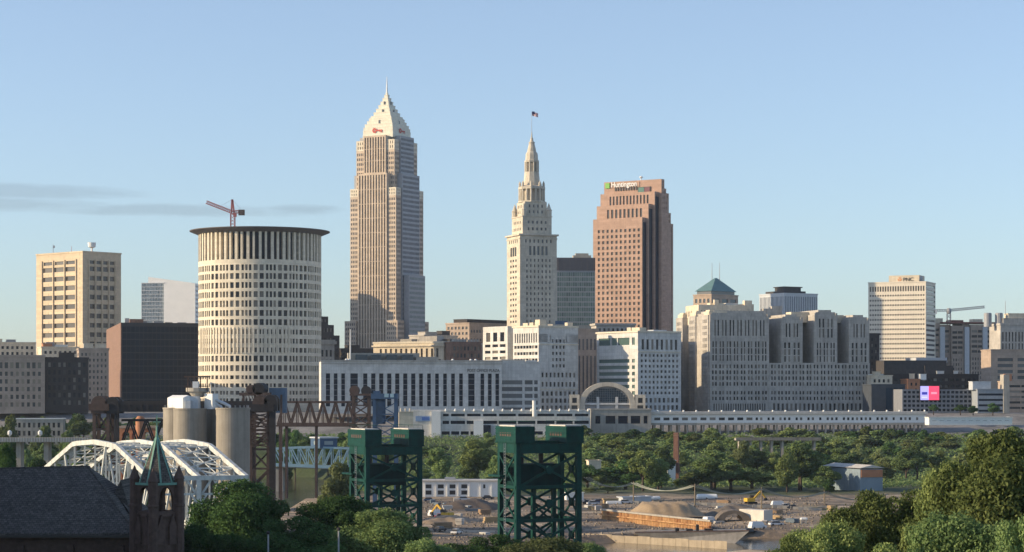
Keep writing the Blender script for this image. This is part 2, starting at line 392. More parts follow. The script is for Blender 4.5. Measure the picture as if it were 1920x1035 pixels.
def building(name, label, cat, fr, l0, l1, r0, r1, z1, patL, patR, wall='lime', glass='glass', z0=BZ, d=.5, parapet=1.0, units=(), group=None, wallmat2=None, glassR=None):
    root = thing(name, label, cat, fr.pt((l0 + l1) / 2, (r0 + r1) / 2, z0), group)
    w, g, rf, gr = MB(), MB(), MB(), MB()
    solid(fr, w, g, l0, l1, r0, r1, z0, z1, patL, patR, d, rf, gr if glassR else None)
    w.build('wall', wall, root); g.build('windows', glass, root, kind='stuff'); rf.build('roof', 'roof', root)
    if glassR: gr.build('windows', glassR, root, kind='stuff')
    if parapet > 0:
        p = MB(); t = .5; e = .35
        fr.box(p, l0 - e, l1 + e, r0 - e, r0 + t, z1 + .003, z1 + parapet); fr.box(p, l0 - e, l1 + e, r1 - t, r1 + e, z1 + .003, z1 + parapet)
        fr.box(p, l0 - e, l0 + t, r0 + t + .003, r1 - t - .003, z1 + .003, z1 + parapet); fr.box(p, l1 - t, l1 + e, r0 + t + .003, r1 - t - .003, z1 + .003, z1 + parapet)
        p.build('parapet', wallmat2 or wall, root)
    for (ul, uw, ur, ud, uh, um) in units:      # rooftop plant: offset and size
        b = MB(); fr.box(b, l0 + ul, l0 + ul + uw, r0 + ur, r0 + ur + ud, z1 + .01, z1 + uh)
        fr.box(b, l0 + ul - .25, l0 + ul + uw + .25, r0 + ur - .25, r0 + ur + ud + .25, z1 + uh, z1 + uh + .3)
        b.build('rooftop_unit', um, root)
    return root
# ---------------------------------------------------------------- ground and river
RIVER = [(330, 455), (160, 540), (60, 588), (-10, 520), (-60, 500), (-104, 590), (-108, 700), (-96, 860), (-92, 960), (-112, 1040), (-190, 1090), (-420, 1100)]
def seg_dist(x, y):
    d = np.full(x.shape, 1e9)
    for (ax, ay), (bx, by) in zip(RIVER[:-1], RIVER[1:]):
        vx, vy = bx - ax, by - ay; t = np.clip(((x - ax) * vx + (y - ay) * vy) / (vx * vx + vy * vy), 0, 1)
        d = np.minimum(d, np.hypot(x - ax - t * vx, y - ay - t * vy))
    return d
HY = [-400, 0, 120, 250, 330, 430, 480, 950, 1010, 1100, 1160, 1206, 1213, 1300, 40000]
HV = [-14, -14, -17, -26, -31, -38, -40, -40, -37, -29, -25, -23, -12.7, -12.6, -12.6]
def ground_z(x, y):
    x = np.asarray(x, float); y = np.asarray(y, float)
    z = np.interp(y, HY, HV)
    z = z + np.where((y > 440) & (y < 1120), 0.5 * np.sin(x * .07 + 1) * np.sin(y * .05) + 0.3 * np.sin(x * .19) * np.cos(y * .13 + 2), 0)
    w = np.interp(y, [560, 640, 900], [26, 24, 17])
    k = np.clip((seg_dist(x, y) - (w - 4)) / 9.0, 0, 1)
    return np.where(y > 380, np.minimum(z, -46 + (z + 46) * k), z)
def gz(x, y): return float(ground_z(x, y))
xs = np.concatenate([np.array([-40000, -9000, -2500, -1200, -700]), np.arange(-460, 461, 8.0), np.array([700, 1200, 2500, 9000, 40000])])
ys = np.concatenate([np.array([-400, 0, 60]), np.arange(120, 440, 20.0), np.arange(440, 1180, 8.0), np.array([1200, 1260, 1400, 1700, 2200, 4000, 9000, 40000])])
gx, gy = np.meshgrid(xs, ys); zz = ground_z(gx, gy)
tm = MB(); tm.v = list(zip(gx.ravel().tolist(), gy.ravel().tolist(), zz.ravel().tolist()))
nx = len(xs)
tm.f = [(j * nx + i, j * nx + i + 1, (j + 1) * nx + i + 1, (j + 1) * nx + i) for j in range(len(ys) - 1) for i in range(nx - 1)]
def terrain_mat():
    m = bpy.data.materials.new('ground_cover'); m.use_nodes = True
    N = m.node_tree.nodes; L = m.node_tree.links; b = N['Principled BSDF']; b.inputs['Roughness'].default_value = .95
    tcn = N.new('ShaderNodeTexCoord'); s = N.new('ShaderNodeSeparateXYZ'); L.new(tcn.outputs['Object'], s.inputs[0])
    def noise(sc_, det=6):
        n = N.new('ShaderNodeTexNoise'); n.inputs['Scale'].default_value = sc_; n.inputs['Detail'].default_value = det; n.inputs['Roughness'].default_value = .7
        L.new(tcn.outputs['Object'], n.inputs['Vector']); return n.outputs[0]
    def mth(op, a, b2=None, c=None):
        n = N.new('ShaderNodeMath'); n.operation = op
        for i, v in enumerate((a, b2, c)):
            if v is None: continue
            if isinstance(v, (int, float)): n.inputs[i].default_value = v
            else: L.new(v, n.inputs[i])
        return n.outputs[0]
    def rng(v, a, b2):
        n = N.new('ShaderNodeMapRange'); n.inputs[1].default_value = a; n.inputs[2].default_value = b2; L.new(v, n.inputs[0]); return n.outputs[0]
    def mix(f, a, b2):
        n = N.new('ShaderNodeMix'); n.data_type = 'RGBA'; L.new(f, n.inputs['Factor'])
        for i, v in ((6, a), (7, b2)):
            if isinstance(v, tuple): n.inputs[i].default_value = (*v, 1)
            else: L.new(v, n.inputs[i])
        return n.outputs[2]
    grass = mix(rng(noise(.08), .35, .65), (.022, .045, .014), (.065, .085, .03))
    dirt = mix(rng(noise(.03), .40, .60), (.15, .112, .08), (.38, .29, .20))
    dirt = mix(rng(noise(.22, 8), .50, .62), dirt, (.13, .105, .08)); dirt = mix(rng(noise(.09, 8), .60, .68), dirt, (.07, .085, .035))
    mpn = N.new('ShaderNodeMapping'); mpn.inputs['Scale'].default_value = (.22, 1.0, 1.0); L.new(tcn.outputs['Object'], mpn.inputs[0])
    nb = N.new('ShaderNodeTexNoise'); nb.inputs['Scale'].default_value = .14; nb.inputs['Detail'].default_value = 7; nb.inputs['Roughness'].default_value = .7; L.new(mpn.outputs[0], nb.inputs['Vector'])
    dirt = mix(rng(nb.outputs[0], .50, .60), dirt, (.11, .09, .072)); nb2 = N.new('ShaderNodeTexNoise'); nb2.inputs['Scale'].default_value = .11; nb2.inputs['Detail'].default_value = 6; L.new(mpn.outputs[0], nb2.inputs['Vector'])
    dirt = mix(rng(nb2.outputs[0], .56, .64), dirt, (.42, .34, .25))
    wx = mth('MULTIPLY_ADD', noise(.02, 3), 70.0, s.outputs[0]); wy = mth('MULTIPLY_ADD', noise(.03, 3), 50.0, s.outputs[1])
    # building site on the valley floor
    f = mth('MULTIPLY', rng(wy, 500, 530), rng(wy, 870, 845)); f = mth('MULTIPLY', f, rng(wx, -70, -50)); f = mth('MULTIPLY', f, rng(wx, 260, 200))
    f = mth('MULTIPLY', f, rng(noise(.025, 5), .28, .4))
    c = mix(f, grass, dirt)
    town = mix(rng(noise(.06), .4, .6), (.14, .138, .135), (.26, .25, .24))
    c = mix(rng(s.outputs[1], 1150, 1170), c, town)
    L.new(c, b.inputs['Base Color'])
    bn = N.new('ShaderNodeBump'); bn.inputs['Distance'].default_value = .8; bn.inputs['Strength'].default_value = .6; L.new(noise(.5, 8), bn.inputs['Height']); L.new(bn.outputs[0], b.inputs['Normal'])
    return m
o = tm.build('ground', terrain_mat(), smooth=True); o['kind'] = 'structure'
wt = MB()
def offs(i, w):
    p = Vector(RIVER[i]); a = Vector(RIVER[max(0, i - 1)]); b = Vector(RIVER[min(len(RIVER) - 1, i + 1)])
    d = (b - a).normalized(); n = Vector((-d.y, d.x)); return p + n * w, p - n * w
for i in range(len(RIVER) - 1):
    a1, a2 = offs(i, 34); b1, b2 = offs(i + 1, 34)
    wt.q((a1.x, a1.y, -42), (a2.x, a2.y, -42), (b2.x, b2.y, -42), (b1.x, b1.y, -42))
def water_mat():
    m = mat('river_water', (.085, .075, .05), rough=.12, var=.15, scale=.05, spec=.5)
    N = m.node_tree.nodes; L = m.node_tree.links
    n = N.new('ShaderNodeTexNoise'); n.inputs['Scale'].default_value = .6; n.inputs['Detail'].default_value = 4
    t = N.new('ShaderNodeTexCoord'); L.new(t.outputs['Object'], n.inputs['Vector'])
    b = N.new('ShaderNodeBump'); b.inputs['Strength'].default_value = .25; b.inputs['Distance'].default_value = .3; L.new(n.outputs[0], b.inputs['Height']); L.new(b.outputs[0], N['Principled BSDF'].inputs['Normal'])
    return m
o = wt.build('river', water_mat()); o['kind'] = 'structure'

# ---------------------------------------------------------------- downtown towers
def mast(mb, p, h, r=.25): mb.tube([p, Vector(p) + Vector((0, 0, h))], [r, r * .5], 6)

# --- tan office tower on the far left
fr = FR(155, 1700, 48); ll, rr = fr.lenL(68), fr.lenR(227); zt = PZ(473, 1700)
bay = zones((2, -9, grid(3, 15, .88, .5, (8.5, 8.5), (0, 0))), (-9, -6, grid(3, 1, .78, .9, (8.5, 8.5), (0, 0))))
bayR = zones((2, -9, grid(4, 15, .82, .5, (6, 6), (0, 0))), (-9, -6, grid(4, 1, .78, .9, (6, 6), (0, 0))))
rt = building('office_tower', 'square tan concrete office tower with stacked window bays, at the far left of the skyline', 'building', fr, 0, ll, 0, rr, zt, bay, bayR, 'tan', 'glass_bronze', parapet=1.2, d=.8)
rb = MB()
for k in range(4):                               # ribs between the bays
    s_ = 8.3 + (ll - 16.6) * k / 3; fr.box(rb, ll - s_ - .5, ll - s_ + .5, -.9, -.003, BZ, zt - 5)
for k in range(5):
    s_ = 5.8 + (rr - 11.6) * k / 4; fr.box(rb, -.9, -.003, s_ - .5, s_ + .5, BZ, zt - 5)
rb.build('rib', 'tan', rt)
a = MB(); c = fr.pt(ll * .8, rr * .2, zt); mast(a, c, 9, .35); a.box(c.x - .2, c.x + 1.4, c.y - .3, c.y + .3, c.z + 6, c.z + 8); a.build('antenna', 'metal', rt)
a = MB(); c = fr.pt(4, 12, zt); a.lathe(c.x, c.y, [(.8, zt), (.8, zt + 4), (3.0, zt + 5), (3.4, zt + 8.5), (3.0, zt + 8.5), (2.2, zt + 6)], 12); a.build('satellite_dish', 'white', rt)
a = MB(); c = fr.pt(ll * .3, 3, zt); mast(a, c, 6, .2); a.build('antenna', 'red', rt)

# --- white and glass hotel tower
fr = FR(366, 2000, 80); zt = PZ(531, 2000); ll = fr.lenL(307); rr = fr.lenR(374.5)
rt = building('hotel_tower', 'white panelled tower with a glass wing and sloped roof, beside the round courthouse', 'building', fr, 0, ll, 0, rr, zt, None, grid(6, 28, .8, .5), 'white_panel', 'glass_pale', parapet=0)
w, g = MB(), MB(); solid(fr, w, g, ll + .01, fr.lenL(264), 1.5, 20, BZ, zt + 1, floors(3.5, 1.6, .9, .86, (.3, .3), (.5, .5)), None)
w.build('glass_wing', 'steel_roof', rt); g.build('windows', 'glass_pale', rt, kind='stuff')
w = MB(); l1, l2 = fr.lenL(276), 4.0
w.hexa([fr.pt(l2, 3, zt + .01), fr.pt(l2, 22, zt + .01), fr.pt(l1, 22, zt + .01), fr.pt(l1, 3, zt + .01)],
       [fr.pt(l2, 3, zt + .6), fr.pt(l2, 22, zt + .6), fr.pt(l1, 22, zt + 6.5), fr.pt(l1, 3, zt + 6.5)]); w.build('sloped_roof', 'white_panel', rt)

# --- dark navy glass block with brown end wall
fr = FR(228, 1450, 14); zt = PZ(607, 1450); ll = fr.lenL(201); rr = fr.lenR(374)
rt = building('office_block', 'dark navy glass office block with a blank brown brick end wall', 'building', fr, 0, ll, 0, rr, zt, None, grid(18, 12, .93, .86, (.5, .5), (3, 1.5)), mat('navy_frame', (.016, .02, .03), rough=.4), 'glass_dark', d=.15, parapet=.8)
w = MB(); fr.box(w, -.3, ll + .2, -.6, -.01, BZ, zt + .7); w.build('end_wall', 'brick', rt)
w = MB(); fr.box(w, -1.5, -.01, 4, rr, BZ + .5, BZ + 3.2); w.build('plinth', 'concrete', rt)
for i, (l, r, sx_, sy_, h, m_) in enumerate([(6, 6, 6, 9, 3.5, 'brick'), (9, 14, 5, 4, 2.2, 'grey_met'), (5, 22, 6, 6, 2.0, 'grey_met'), (12, 3, 4, 3, 4.2, 'metal'), (8, 30, 7, 5, 1.6, 'concrete'), (3, 38, 4, 6, 1.4, 'grey_met')]):
    b = MB(); fr.box(b, l, l + sx_, r, r + sy_, zt + .01, zt + h); b.build('rooftop_unit', m_, rt)

# --- old warehouses at the left edge
fr = FR(84, 1240, 12); zt = PZ(670, 1240); 
arch = zones((0, -7, floors(4.1, 3.2, .5, .55, (1.5, 1.5), (3, .3))), (-7, -2, floors(5, 3.2, .6, .8, (1.5, 1.5), (.2, .5))))
fr0 = FR(-40, 1235, 12); rr = fr0.lenR(84)
rt = building('warehouse', 'pale stone warehouse block at the left edge, rows of windows under a flat cornice', 'building', fr0, 0, 22, 0, rr, zt, None, arch, 'tanbrick', 'glass_lit', parapet=1.4)
fr = FR(85, 1252, 14); rr = fr.lenR(166); zt = PZ(672, 1236)
rt = building('warehouse', 'blackened brick warehouse block beside the pale stone one', 'building', fr, 0, 20, 0, rr, zt, None, zones((0, 0, floors(4.2, 2.7, .5, .58, (1, 1), (4, 1.2)))), 'brick_dk', 'glass', parapet=1.0,
              units=[(6, 6, 8, 9, 3.6, 'brick_dk')])
fr = FR(75, 1420, 10); zt = PZ(643, 1420)
rt = building('apartment_block', 'cream low block with stepped rooftop boxes behind the left warehouses', 'building', FR(-30, 1420, 20), 0, 20, 0, 34, zt, floors(4, 3.2, .5, .5), floors(4, 3.2, .5, .5), 'cream', 'glass', parapet=.8,
              units=[(1, 9, 2, 10, -2.0 + 4.5, 'cream'), (2, 5, 15, 6, 2.2, 'grey_met')])
rt = building('apartment_block', 'low cream block with a red penthouse, below the tan office tower', 'building', FR(78, 1380, 20), 0, 18, 0, 24, PZ(652, 1380), None, floors(4, 3.2, .5, .5), 'cream', 'glass', parapet=.8,
              units=[(2, 7, 9, 8, 1.8, 'white'), (1, 6, 1, 6, 2.6, 'brick_red'), (8, 5, 4, 5, 3.6, 'grey_met')])
fr = FR(148, 1330, 15)
rt = building('apartment_block', 'tan brick apartment block between dark warehouse and navy glass block', 'building', fr, 0, 20, 0, fr.lenR(204), PZ(656, 1330), floors(3.8, 2.6, .5, .5), floors(3.6, 2.4, .45, .5, (.8, .8), (2, 1)), 'tanbrick', 'glass_lit', parapet=1.2,
              units=[(3, 6, 3, 6, 4.0, 'cream'), (3, 6, 10, 7, 4.0, 'cream')])

# --- round courthouse tower
Yc = 1390.0; Xc = PX(487.5, Yc); Rc = 114.5 / F * Yc; zt = PZ(441, Yc); px2m = Yc / F
rt = thing('courthouse_tower', 'round cream courthouse tower with a wide flat disc roof and colonnade of slots', 'building', (Xc, Yc, BZ))
w, g = MB(), MB()
circ = 2 * math.pi * Rc
def cyl_pt(s, z, d):
    t = -math.pi / 2 - s / circ * 2 * math.pi * -1
    r = Rc - d; return Vector((Xc + r * math.cos(t), Yc + r * math.sin(t), BZ + z))
NB = 32                                          # bays round the drum, each with two wide or three narrow windows
bw = circ / NB
def bay_spans(kind):
    sp = []
    for i in range(NB):
        x = i * bw
        if kind == 'slot':
            sp += [(x + bw * .08, x + bw * .36), (x + bw * .60, x + bw * .90)]
        elif i % 2 == 0: sp += [(x + bw * .08, x + bw * .41), (x + bw * .57, x + bw * .90)]
        else: sp += [(x + bw * .08, x + bw * .28), (x + bw * .39, x + bw * .59), (x + bw * .70, x + bw * .90)]
    return sp
def zrow(py): return PZ(py, Yc - Rc * .8) - BZ
rows = []
for y0, y1 in [(497, 508), (513, 524), (530, 541), (547, 558), (564, 576), (582, 593), (599, 610), (667, 678), (685, 696), (704, 711), (719, 726), (733, 740), (747, 753)]:
    rows.append((zrow(y1), zrow(y0), bay_spans('std')))
slots = []                                       # tall slots in the middle front, single storeys elsewhere
mid0, mid1 = -0.19 * circ, 0.10 * circ
for y0, y1 in [(618, 627), (635, 644), (652, 661)]:
    rows.append((zrow(y1), zrow(y0), [(a_, b_) for a_, b_ in bay_spans('std')]))
facade(w, g, cyl_pt, circ, zrow(487), rows, .9, seg=bw / 4)
w.build('wall', 'white_stone', rt); g.build('windows', 'glass', rt, kind='stuff')
# tall fins over the three storeys in the middle of the front
fn = MB()
for i in range(NB * 3):
    s_ = (i + .05) * bw / 3
    s0 = ((s_ + circ / 2) % circ) - circ / 2
    if not (mid0 < s0 < mid1): continue
    a0, a1 = s_, s_ + bw * .13
    fn.hexa([cyl_pt(a0, zrow(663), .85), cyl_pt(a0, zrow(663), -.5), cyl_pt(a1, zrow(663), -.5), cyl_pt(a1, zrow(663), .85)],
            [cyl_pt(a0, zrow(614), .85), cyl_pt(a0, zrow(614), -.5), cyl_pt(a1, zrow(614), -.5), cyl_pt(a1, zrow(614), .85)])
fn.build('fin', 'white_stone', rt, kind='stuff')
core = MB(); core.lathe(Xc, Yc, [(Rc - 4.5, zrow(488) + BZ), (Rc - 4.5, zt + 1)], 64); core.build('drum', 'glass_dark', rt)
for i in range(NB * 2):                          # colonnade pillars under the disc
    b = MB(); s_ = i * bw / 2; wd = bw * (.23 if i % 2 else .17)
    b.hexa([cyl_pt(s_, zrow(487) + .003, 2.2), cyl_pt(s_, zrow(487) + .003, 0), cyl_pt(s_ + wd, zrow(487) + .003, 0), cyl_pt(s_ + wd, zrow(487) + .003, 2.2)],
           [cyl_pt(s_, zt - BZ - .4, 2.2), cyl_pt(s_, zt - BZ - .4, 0), cyl_pt(s_ + wd, zt - BZ - .4, 0), cyl_pt(s_ + wd, zt - BZ - .4, 2.2)])
    b.build('pillar', 'white_stone', rt)
b = MB(); b.lathe(Xc, Yc, [(Rc - 4.4, zt - .6), (Rc + .4, zt - .2), (Rc + 5.6, zt + 1.9), (Rc + 5.7, zt + 2.4), (Rc - 8, zt + 2.6), (1, zt + 2.8)], 96)
b.build('disc_roof', mat('grey_canopy', (.115, .10, .098), rough=.6, var=.08, scale=.2), rt)
b = MB(); c = P(472, 428, Yc); b.box(c.x - .8, c.x + .8, c.y - 1, c.y + 1, zt + 2.5, zt + 5.2); b.build('rooftop_unit', 'concrete', rt)

# --- unseen tower added behind the courthouse, stepped to throw a shadow on the tallest tower
fr = FR(507, 1766, 45)
rt = thing('office_tower', 'stepped grey block added out of sight behind the round courthouse to shade the skyscraper', 'building', fr.pt(12, 12, BZ))
w, g = MB(), MB()
for (h_, py0, py1) in ((20, 770, 585), (16.5, 585, 562), (13, 562, 538), (9, 538, 514), (5, 514, 498)):
    solid(fr, w, g, 14 - h_, 14 + h_, 14 - h_, 14 + h_, PZ(py0, 1790) if py0 < 770 else BZ, PZ(py1, 1790), floors(4, 3, .5, .5), floors(4, 3, .5, .5))
w.build('wall', 'lime_dk', rt); g.build('windows', 'glass', rt, kind='stuff')
# --- stepped brown tower half hidden behind the courthouse
fr = FR(575, 1560, 40); 
rt = thing('stepped_tower', 'stepped dark brown tower peeping out behind the courthouse', 'building', fr.pt(12, 12, BZ))
w, g = MB(), MB()
for k, (h, py) in enumerate([(20, 628), (17, 608), (14, 592), (10.5, 577), (7, 565), (4, 552)]):
    solid(fr, w, g, 18 - h, 18 + h * .9, 8 - h + k * .02, 8 + h, BZ if k == 0 else PZ([628, 608, 592, 577, 565, 552][k - 1], 1560), PZ(py, 1560), floors(4, 2.8, .45, .5), floors(4, 2.8, .45, .5))
w.build('wall', 'brick_dk', rt); g.build('windows', 'glass', rt, kind='stuff')
fr = FR(590, 1450, 15)
rt = building('office_building', 'grey stone office building with a projecting cornice right of the courthouse', 'building', fr, 0, 20, 0, fr.lenR(627), PZ(645, 1450), floors(4.2, 2.6, .5, .6), floors(6.5, 2.6, .5, .7, (1, 1), (3, 3)), 'lime_dk', 'glass', parapet=0)
b = MB(); r_ = fr.lenR(627); fr.box(b, -1.2, 21, -1.2, r_ + 1.4, PZ(645, 1450) + .01, PZ(640, 1450)); fr.box(b, -.5, 20, -.5, r_ + .6, PZ(640, 1450) + .003, PZ(637, 1450)); b.build('cornice', 'lime_dk', rt)

# --- tallest tower: setbacks, white crown, spire
Yk = 1815.0; km = Yk / F; A = 62
fr = FR(0, Yk, A, x=PX(725.5, Yk))
rt = thing('skyscraper', 'tallest skyscraper: warm striped granite shaft, stepped white pyramid crown and spire', 'building', (fr.C.x, Yk, BZ))
w, g, wc, gc = MB(), MB(), MB(), MB()
def zk(py): return PZ(py, Yk)
stripe = floors(12.0, 2.6, .5, .97, (.6, .6), (1, 1.2)); fine = floors(4.0, 1.9, .6, .55, (.5, .5), (1, 1))
w2, g2, g3, w3 = MB(), MB(), MB(), MB()
for sl in (-1, 1):
    for sr in (-1, 1):
        c0, c1 = (sl * 18.6, sr * 18.6)
        solid(fr, w2, g3, c0 - 4, c0 + 4, c1 - 4, c1 + 4, BZ, zk(372), fine, fine, .35)
        wc = MB(); solid(fr, wc, gc, c0 - 4.05, c0 + 4.05, c1 - 4.05, c1 + 4.05, zk(372) + .003, zk(357), grid(3, 2, .35, .55, (.8, .8), (.6, .6)), grid(3, 2, .35, .55, (.8, .8), (.6, .6)), .4)
        solid(fr, w2, g3, sl * 14.8 - 4, sl * 14.8 + 4, sr * 14.8 - 4, sr * 14.8 + 4, zk(372), zk(286), fine, fine, .35)
        wc.build('corner_cap', 'white_stone', rt); wc = MB(); solid(fr, wc, gc, sl * 14.8 - 4.05, sl * 14.8 + 4.05, sr * 14.8 - 4.05, sr * 14.8 + 4.05, zk(286) + .003, zk(267), grid(3, 2, .35, .6, (.8, .8), (.6, .6)), grid(3, 2, .35, .6, (.8, .8), (.6, .6)), .4)
        wc.build('corner_cap', 'white_stone', rt)
        solid(fr, w2, g3, sl * 20.5 - 5.5, sl * 20.5 + 5.5, sr * 20.5 - 5.5, sr * 20.5 + 5.5, BZ, zk(603), fine, fine, .35)
for (h1, h2, z0, z1) in ((14.2, 23.8, BZ, zk(330)), (11.0, 20.2, zk(330), zk(259))):
    solid(fr, w, g2, -h1, h1, -h2, h2, z0, z1, stripe, None, .6)
    solid(fr, w3, g3, -h2, h2, -h1, h1, z0, z1 - .02, None, fine, .35)  # right-hand bays in grey: the facade's shaded tone is put into the colour
w.build('striped_wall', 'bronze', rt); w2.build('wall', 'grey_met' if False else 'bronze', rt); w3.build('shaded_side_wall', 'grey_met', rt)
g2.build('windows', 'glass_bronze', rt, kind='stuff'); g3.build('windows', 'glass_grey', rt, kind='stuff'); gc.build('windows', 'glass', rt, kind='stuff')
# lower glass wings
w, g = MB(), MB(); solid(fr, w, g, -15, 29, 6, 33, BZ, zk(517), floors(4, 1.8, .9, .8, (.3, .3)), floors(4, 1.8, .9, .8, (.3, .3)), .2)
solid(fr, w, g, -30, -24.5, -13, 13, BZ, zk(518), None, floors(4, 1.8, .6, .55, (.3, .3)), .2)
w.build('side_wing', 'grey_met', rt); g.build('windows', 'glass_green', rt, kind='stuff')
# crown: many thin white steps with the photo's bulging outline, on a square plan
cr = MB(); prof = [(262, 14.9), (256, 14.7), (247, 14.4), (241, 13.6), (235, 12.2), (229, 11.0), (223.6, 9.8), (219, 8.2), (212, 6.7), (205, 5.2), (198, 3.9), (191, 2.7), (184, 1.6), (178, .8), (174, .4)]
for (y0, h), (y1, _) in zip(prof[:-1], prof[1:]):
    fr.box(cr, -h, h, -h, h, zk(y0) + .01, zk(y1)); fr.box(cr, -h - .14, h + .14, -h - .14, h + .14, zk(y1) - .55, zk(y1) - .05)
fr.box(cr, -10.4, 10.4, -10.4, 10.4, zk(223.5), zk(222)); 
cr.build('crown', mat('white_metal_crown', (.66, .63, .52), rough=.45, var=.12, scale=.3, streak=.25), rt)
dm = MB()
for (y0, y1, h, q) in ((238, 228, 10.4, .8), (213, 207, 5.4, .6), (197, 191, 2.6, .5)):
    for s_ in (0, 1):
        dm = MB(); fr.box(dm, -q, q, -h - 2.0, -h + 2, zk(y0), zk(y1)) if s_ == 0 else fr.box(dm, -h - 2.0, -h + 2, -q, q, zk(y0), zk(y1)); dm.build('dormer', 'glass_grey', rt)
b = MB(); b.lathe(fr.C.x, Yk, [(.9, zk(178)), (.55, zk(160)), (.15, zk(144))], 8); b.build('spire', 'white', rt)
for side in (0, 1):                               # red key emblems on the crown
    e = MB()
    def ep(s_, z_, dd=15.25):
        s_, z_ = s_ * .72, zk(248) + (z_ - zk(248)) * .72
        return fr.pt(s_ * -1, -dd, z_) if side == 0 else fr.pt(-dd, s_, z_)
    z_ = zk(248); n = 14
    for i in range(n):
        t0, t1 = 2 * math.pi * i / n, 2 * math.pi * (i + 1) / n
        e.q(*[ep(-4.2 + r_ * math.cos(t), z_ + r_ * math.sin(t)) for r_, t in ((3.0, t0), (3.0, t1), (1.0, t1), (1.0, t0))])
    e.q(ep(-1.2, z_ - .8), ep(6.2, z_ - .8), ep(6.2, z_ + .8), ep(-1.2, z_ + .8))
    e.q(ep(2.6, z_ - 2.4), ep(3.8, z_ - 2.4), ep(3.8, z_ - .8), ep(2.6, z_ - .8)); e.q(ep(5.0, z_ - 2.8), ep(6.2, z_ - 2.8), ep(6.2, z_ - .8), ep(5.0, z_ - .8))
    e.build('key_emblem', 'red', rt)

# --- historic stone tower with tiered spire
Yt = 1560.0; fr = FR(975, Yt, 20); zt = PZ(441, Yt); tm_ = Yt / F
ll, rr = fr.lenL(950.5), fr.lenR(1044)
cx_, cy_ = (fr.pt(ll / 2, rr / 2).x, fr.pt(ll / 2, rr / 2).y)
rt = thing('stone_tower', 'historic pale stone tower with tiered colonnaded spire and a flag on top', 'building', (cx_, cy_, BZ))
w, g, gl = MB(), MB(), MB()
patR = zones((4, -15, floors(4.1, 3.1, .36, .5, (4, 4), (1, 1))), (-14.5, -7.5, grid(5, 1, .55, .95, (6.5, 6.5), (0, 0))), (-6, -2, grid(7, 1, .4, .6, (3, 3), (0, 0))))
patL = zones((4, -15, grid(3, 26, .55, .42, (6, 6), (1, 1))), (-15, -8, grid(3, 1, .75, .95, (7, 7), (0, 0))), (-6, -2, grid(5, 1, .4, .6, (4, 4), (0, 0))))
solid(fr, w, g, 0, ll, 0, rr, BZ, zt, patL, patR, .8)
w.build('shaft', 'white_stone' if False else 'lime', rt); g.build('windows', 'glass_grey', rt, kind='stuff')
b = MB(); fr.box(b, -1.2, ll + 1.2, -1.2, rr + 1.2, zt + .01, zt + 1.2); fr.box(b, -.4, ll + .4, -.4, rr + .4, zt - 2.4, zt - 1.7); b.build('cornice', 'lime', rt)
fc = FR(0, cy_, 20, x=cx_)
def zt_(py): return PZ(py, Yt)
w, g = MB(), MB()
solid(fc, w, g, -11.4, 11.4, -11.4, 11.4, zt + 1.2, zt_(405), grid(5, 2, .42, .42, (3, 3), (1.5, 1.5)), grid(5, 2, .42, .42, (3, 3), (1.5, 1.5)), .6)
fc.box(w, -11.8, 11.8, -11.8, 11.8, zt_(405) + .003, zt_(403))
solid(fc, w, g, -8.6, 8.6, -8.6, 8.6, zt_(403), zt_(376), grid(4, 2, .36, .5, (2, 2), (1, 1)), grid(4, 2, .36, .5, (2, 2), (1, 1)), .5)
w.build('upper_stage', 'lime', rt); g.build('windows', 'glass_grey', rt, kind='stuff')
for (dl, dr) in ((-1, -1), (-1, 1), (1, -1), (1, 1)):     # corner turrets
    p = fc.pt(dl * 9.8, dr * 9.8); b = MB(); b.lathe(p.x, p.y, [(2.1, zt_(404)), (2.1, zt_(393)), (2.4, zt_(392)), (1.6, zt_(389)), (.15, zt_(378))], 8); b.build('turret', 'lime', rt)
b = MB(); b.lathe(cx_, cy_, [(10.2, zt_(376)), (10.2, zt_(373.5)), (7.0, zt_(373))], 8, R(42)); b.lathe(cx_, cy_, [(6.2, zt_(373)), (6.2, zt_(349))], 8, R(42)); b.lathe(cx_, cy_, [(10.0, zt_(351)), (10.0, zt_(347)), (7.6, zt_(344))], 8, R(42)); b.build('lantern_stage', 'lime', rt)
for i in range(16):
    t = R(42) + 2 * math.pi * i / 16; r_ = 9.0 if i % 2 == 0 else 8.5
    b = MB(); b.lathe(cx_ + r_ * math.cos(t), cy_ + r_ * math.sin(t), [(.85, zt_(373.4)), (.8, zt_(351))], 8); b.build('column', 'lime', rt)
for i in range(8):
    t = R(42) + 2 * math.pi * i / 8; b = MB(); b.lathe(cx_ + 8.8 * math.cos(t), cy_ + 8.8 * math.sin(t), [(.9, zt_(347)), (.9, zt_(340)), (.1, zt_(335))], 6); b.build('pinnacle', 'lime', rt)
b = MB(); b.lathe(cx_, cy_, [(6.2, zt_(345)), (5.9, zt_(333)), (5.5, zt_(322)), (5.3, zt_(318)), (3.7, zt_(317.5)), (3.7, zt_(300)), (5.4, zt_(299.5)), (5.4, zt_(296)), (4.7, zt_(295)), (4.5, zt_(285)), (4.2, zt_(282)), (3.3, zt_(279)), (3.0, zt_(274)), (2.4, zt_(268)), (2.0, zt_(263.5)), (2.35, zt_(263)), (2.35, zt_(261.5)), (1.4, zt_(260)), (1.0, zt_(255)), (1.15, zt_(254.5)), (.6, zt_(252)), (.25, zt_(242))], 10); b.build('spire', 'lime', rt)
for i in range(10):
    t = 2 * math.pi * i / 10; b = MB(); b.lathe(cx_ + 4.7 * math.cos(t), cy_ + 4.7 * math.sin(t), [(.7, zt_(318)), (.65, zt_(299.6))], 8); b.build('column', 'lime', rt)
b = MB(); mast(b, (cx_, cy_, zt_(246)), zt_(203) - zt_(246), .22); b.build('flagpole', 'metal', rt)
fl = MB()
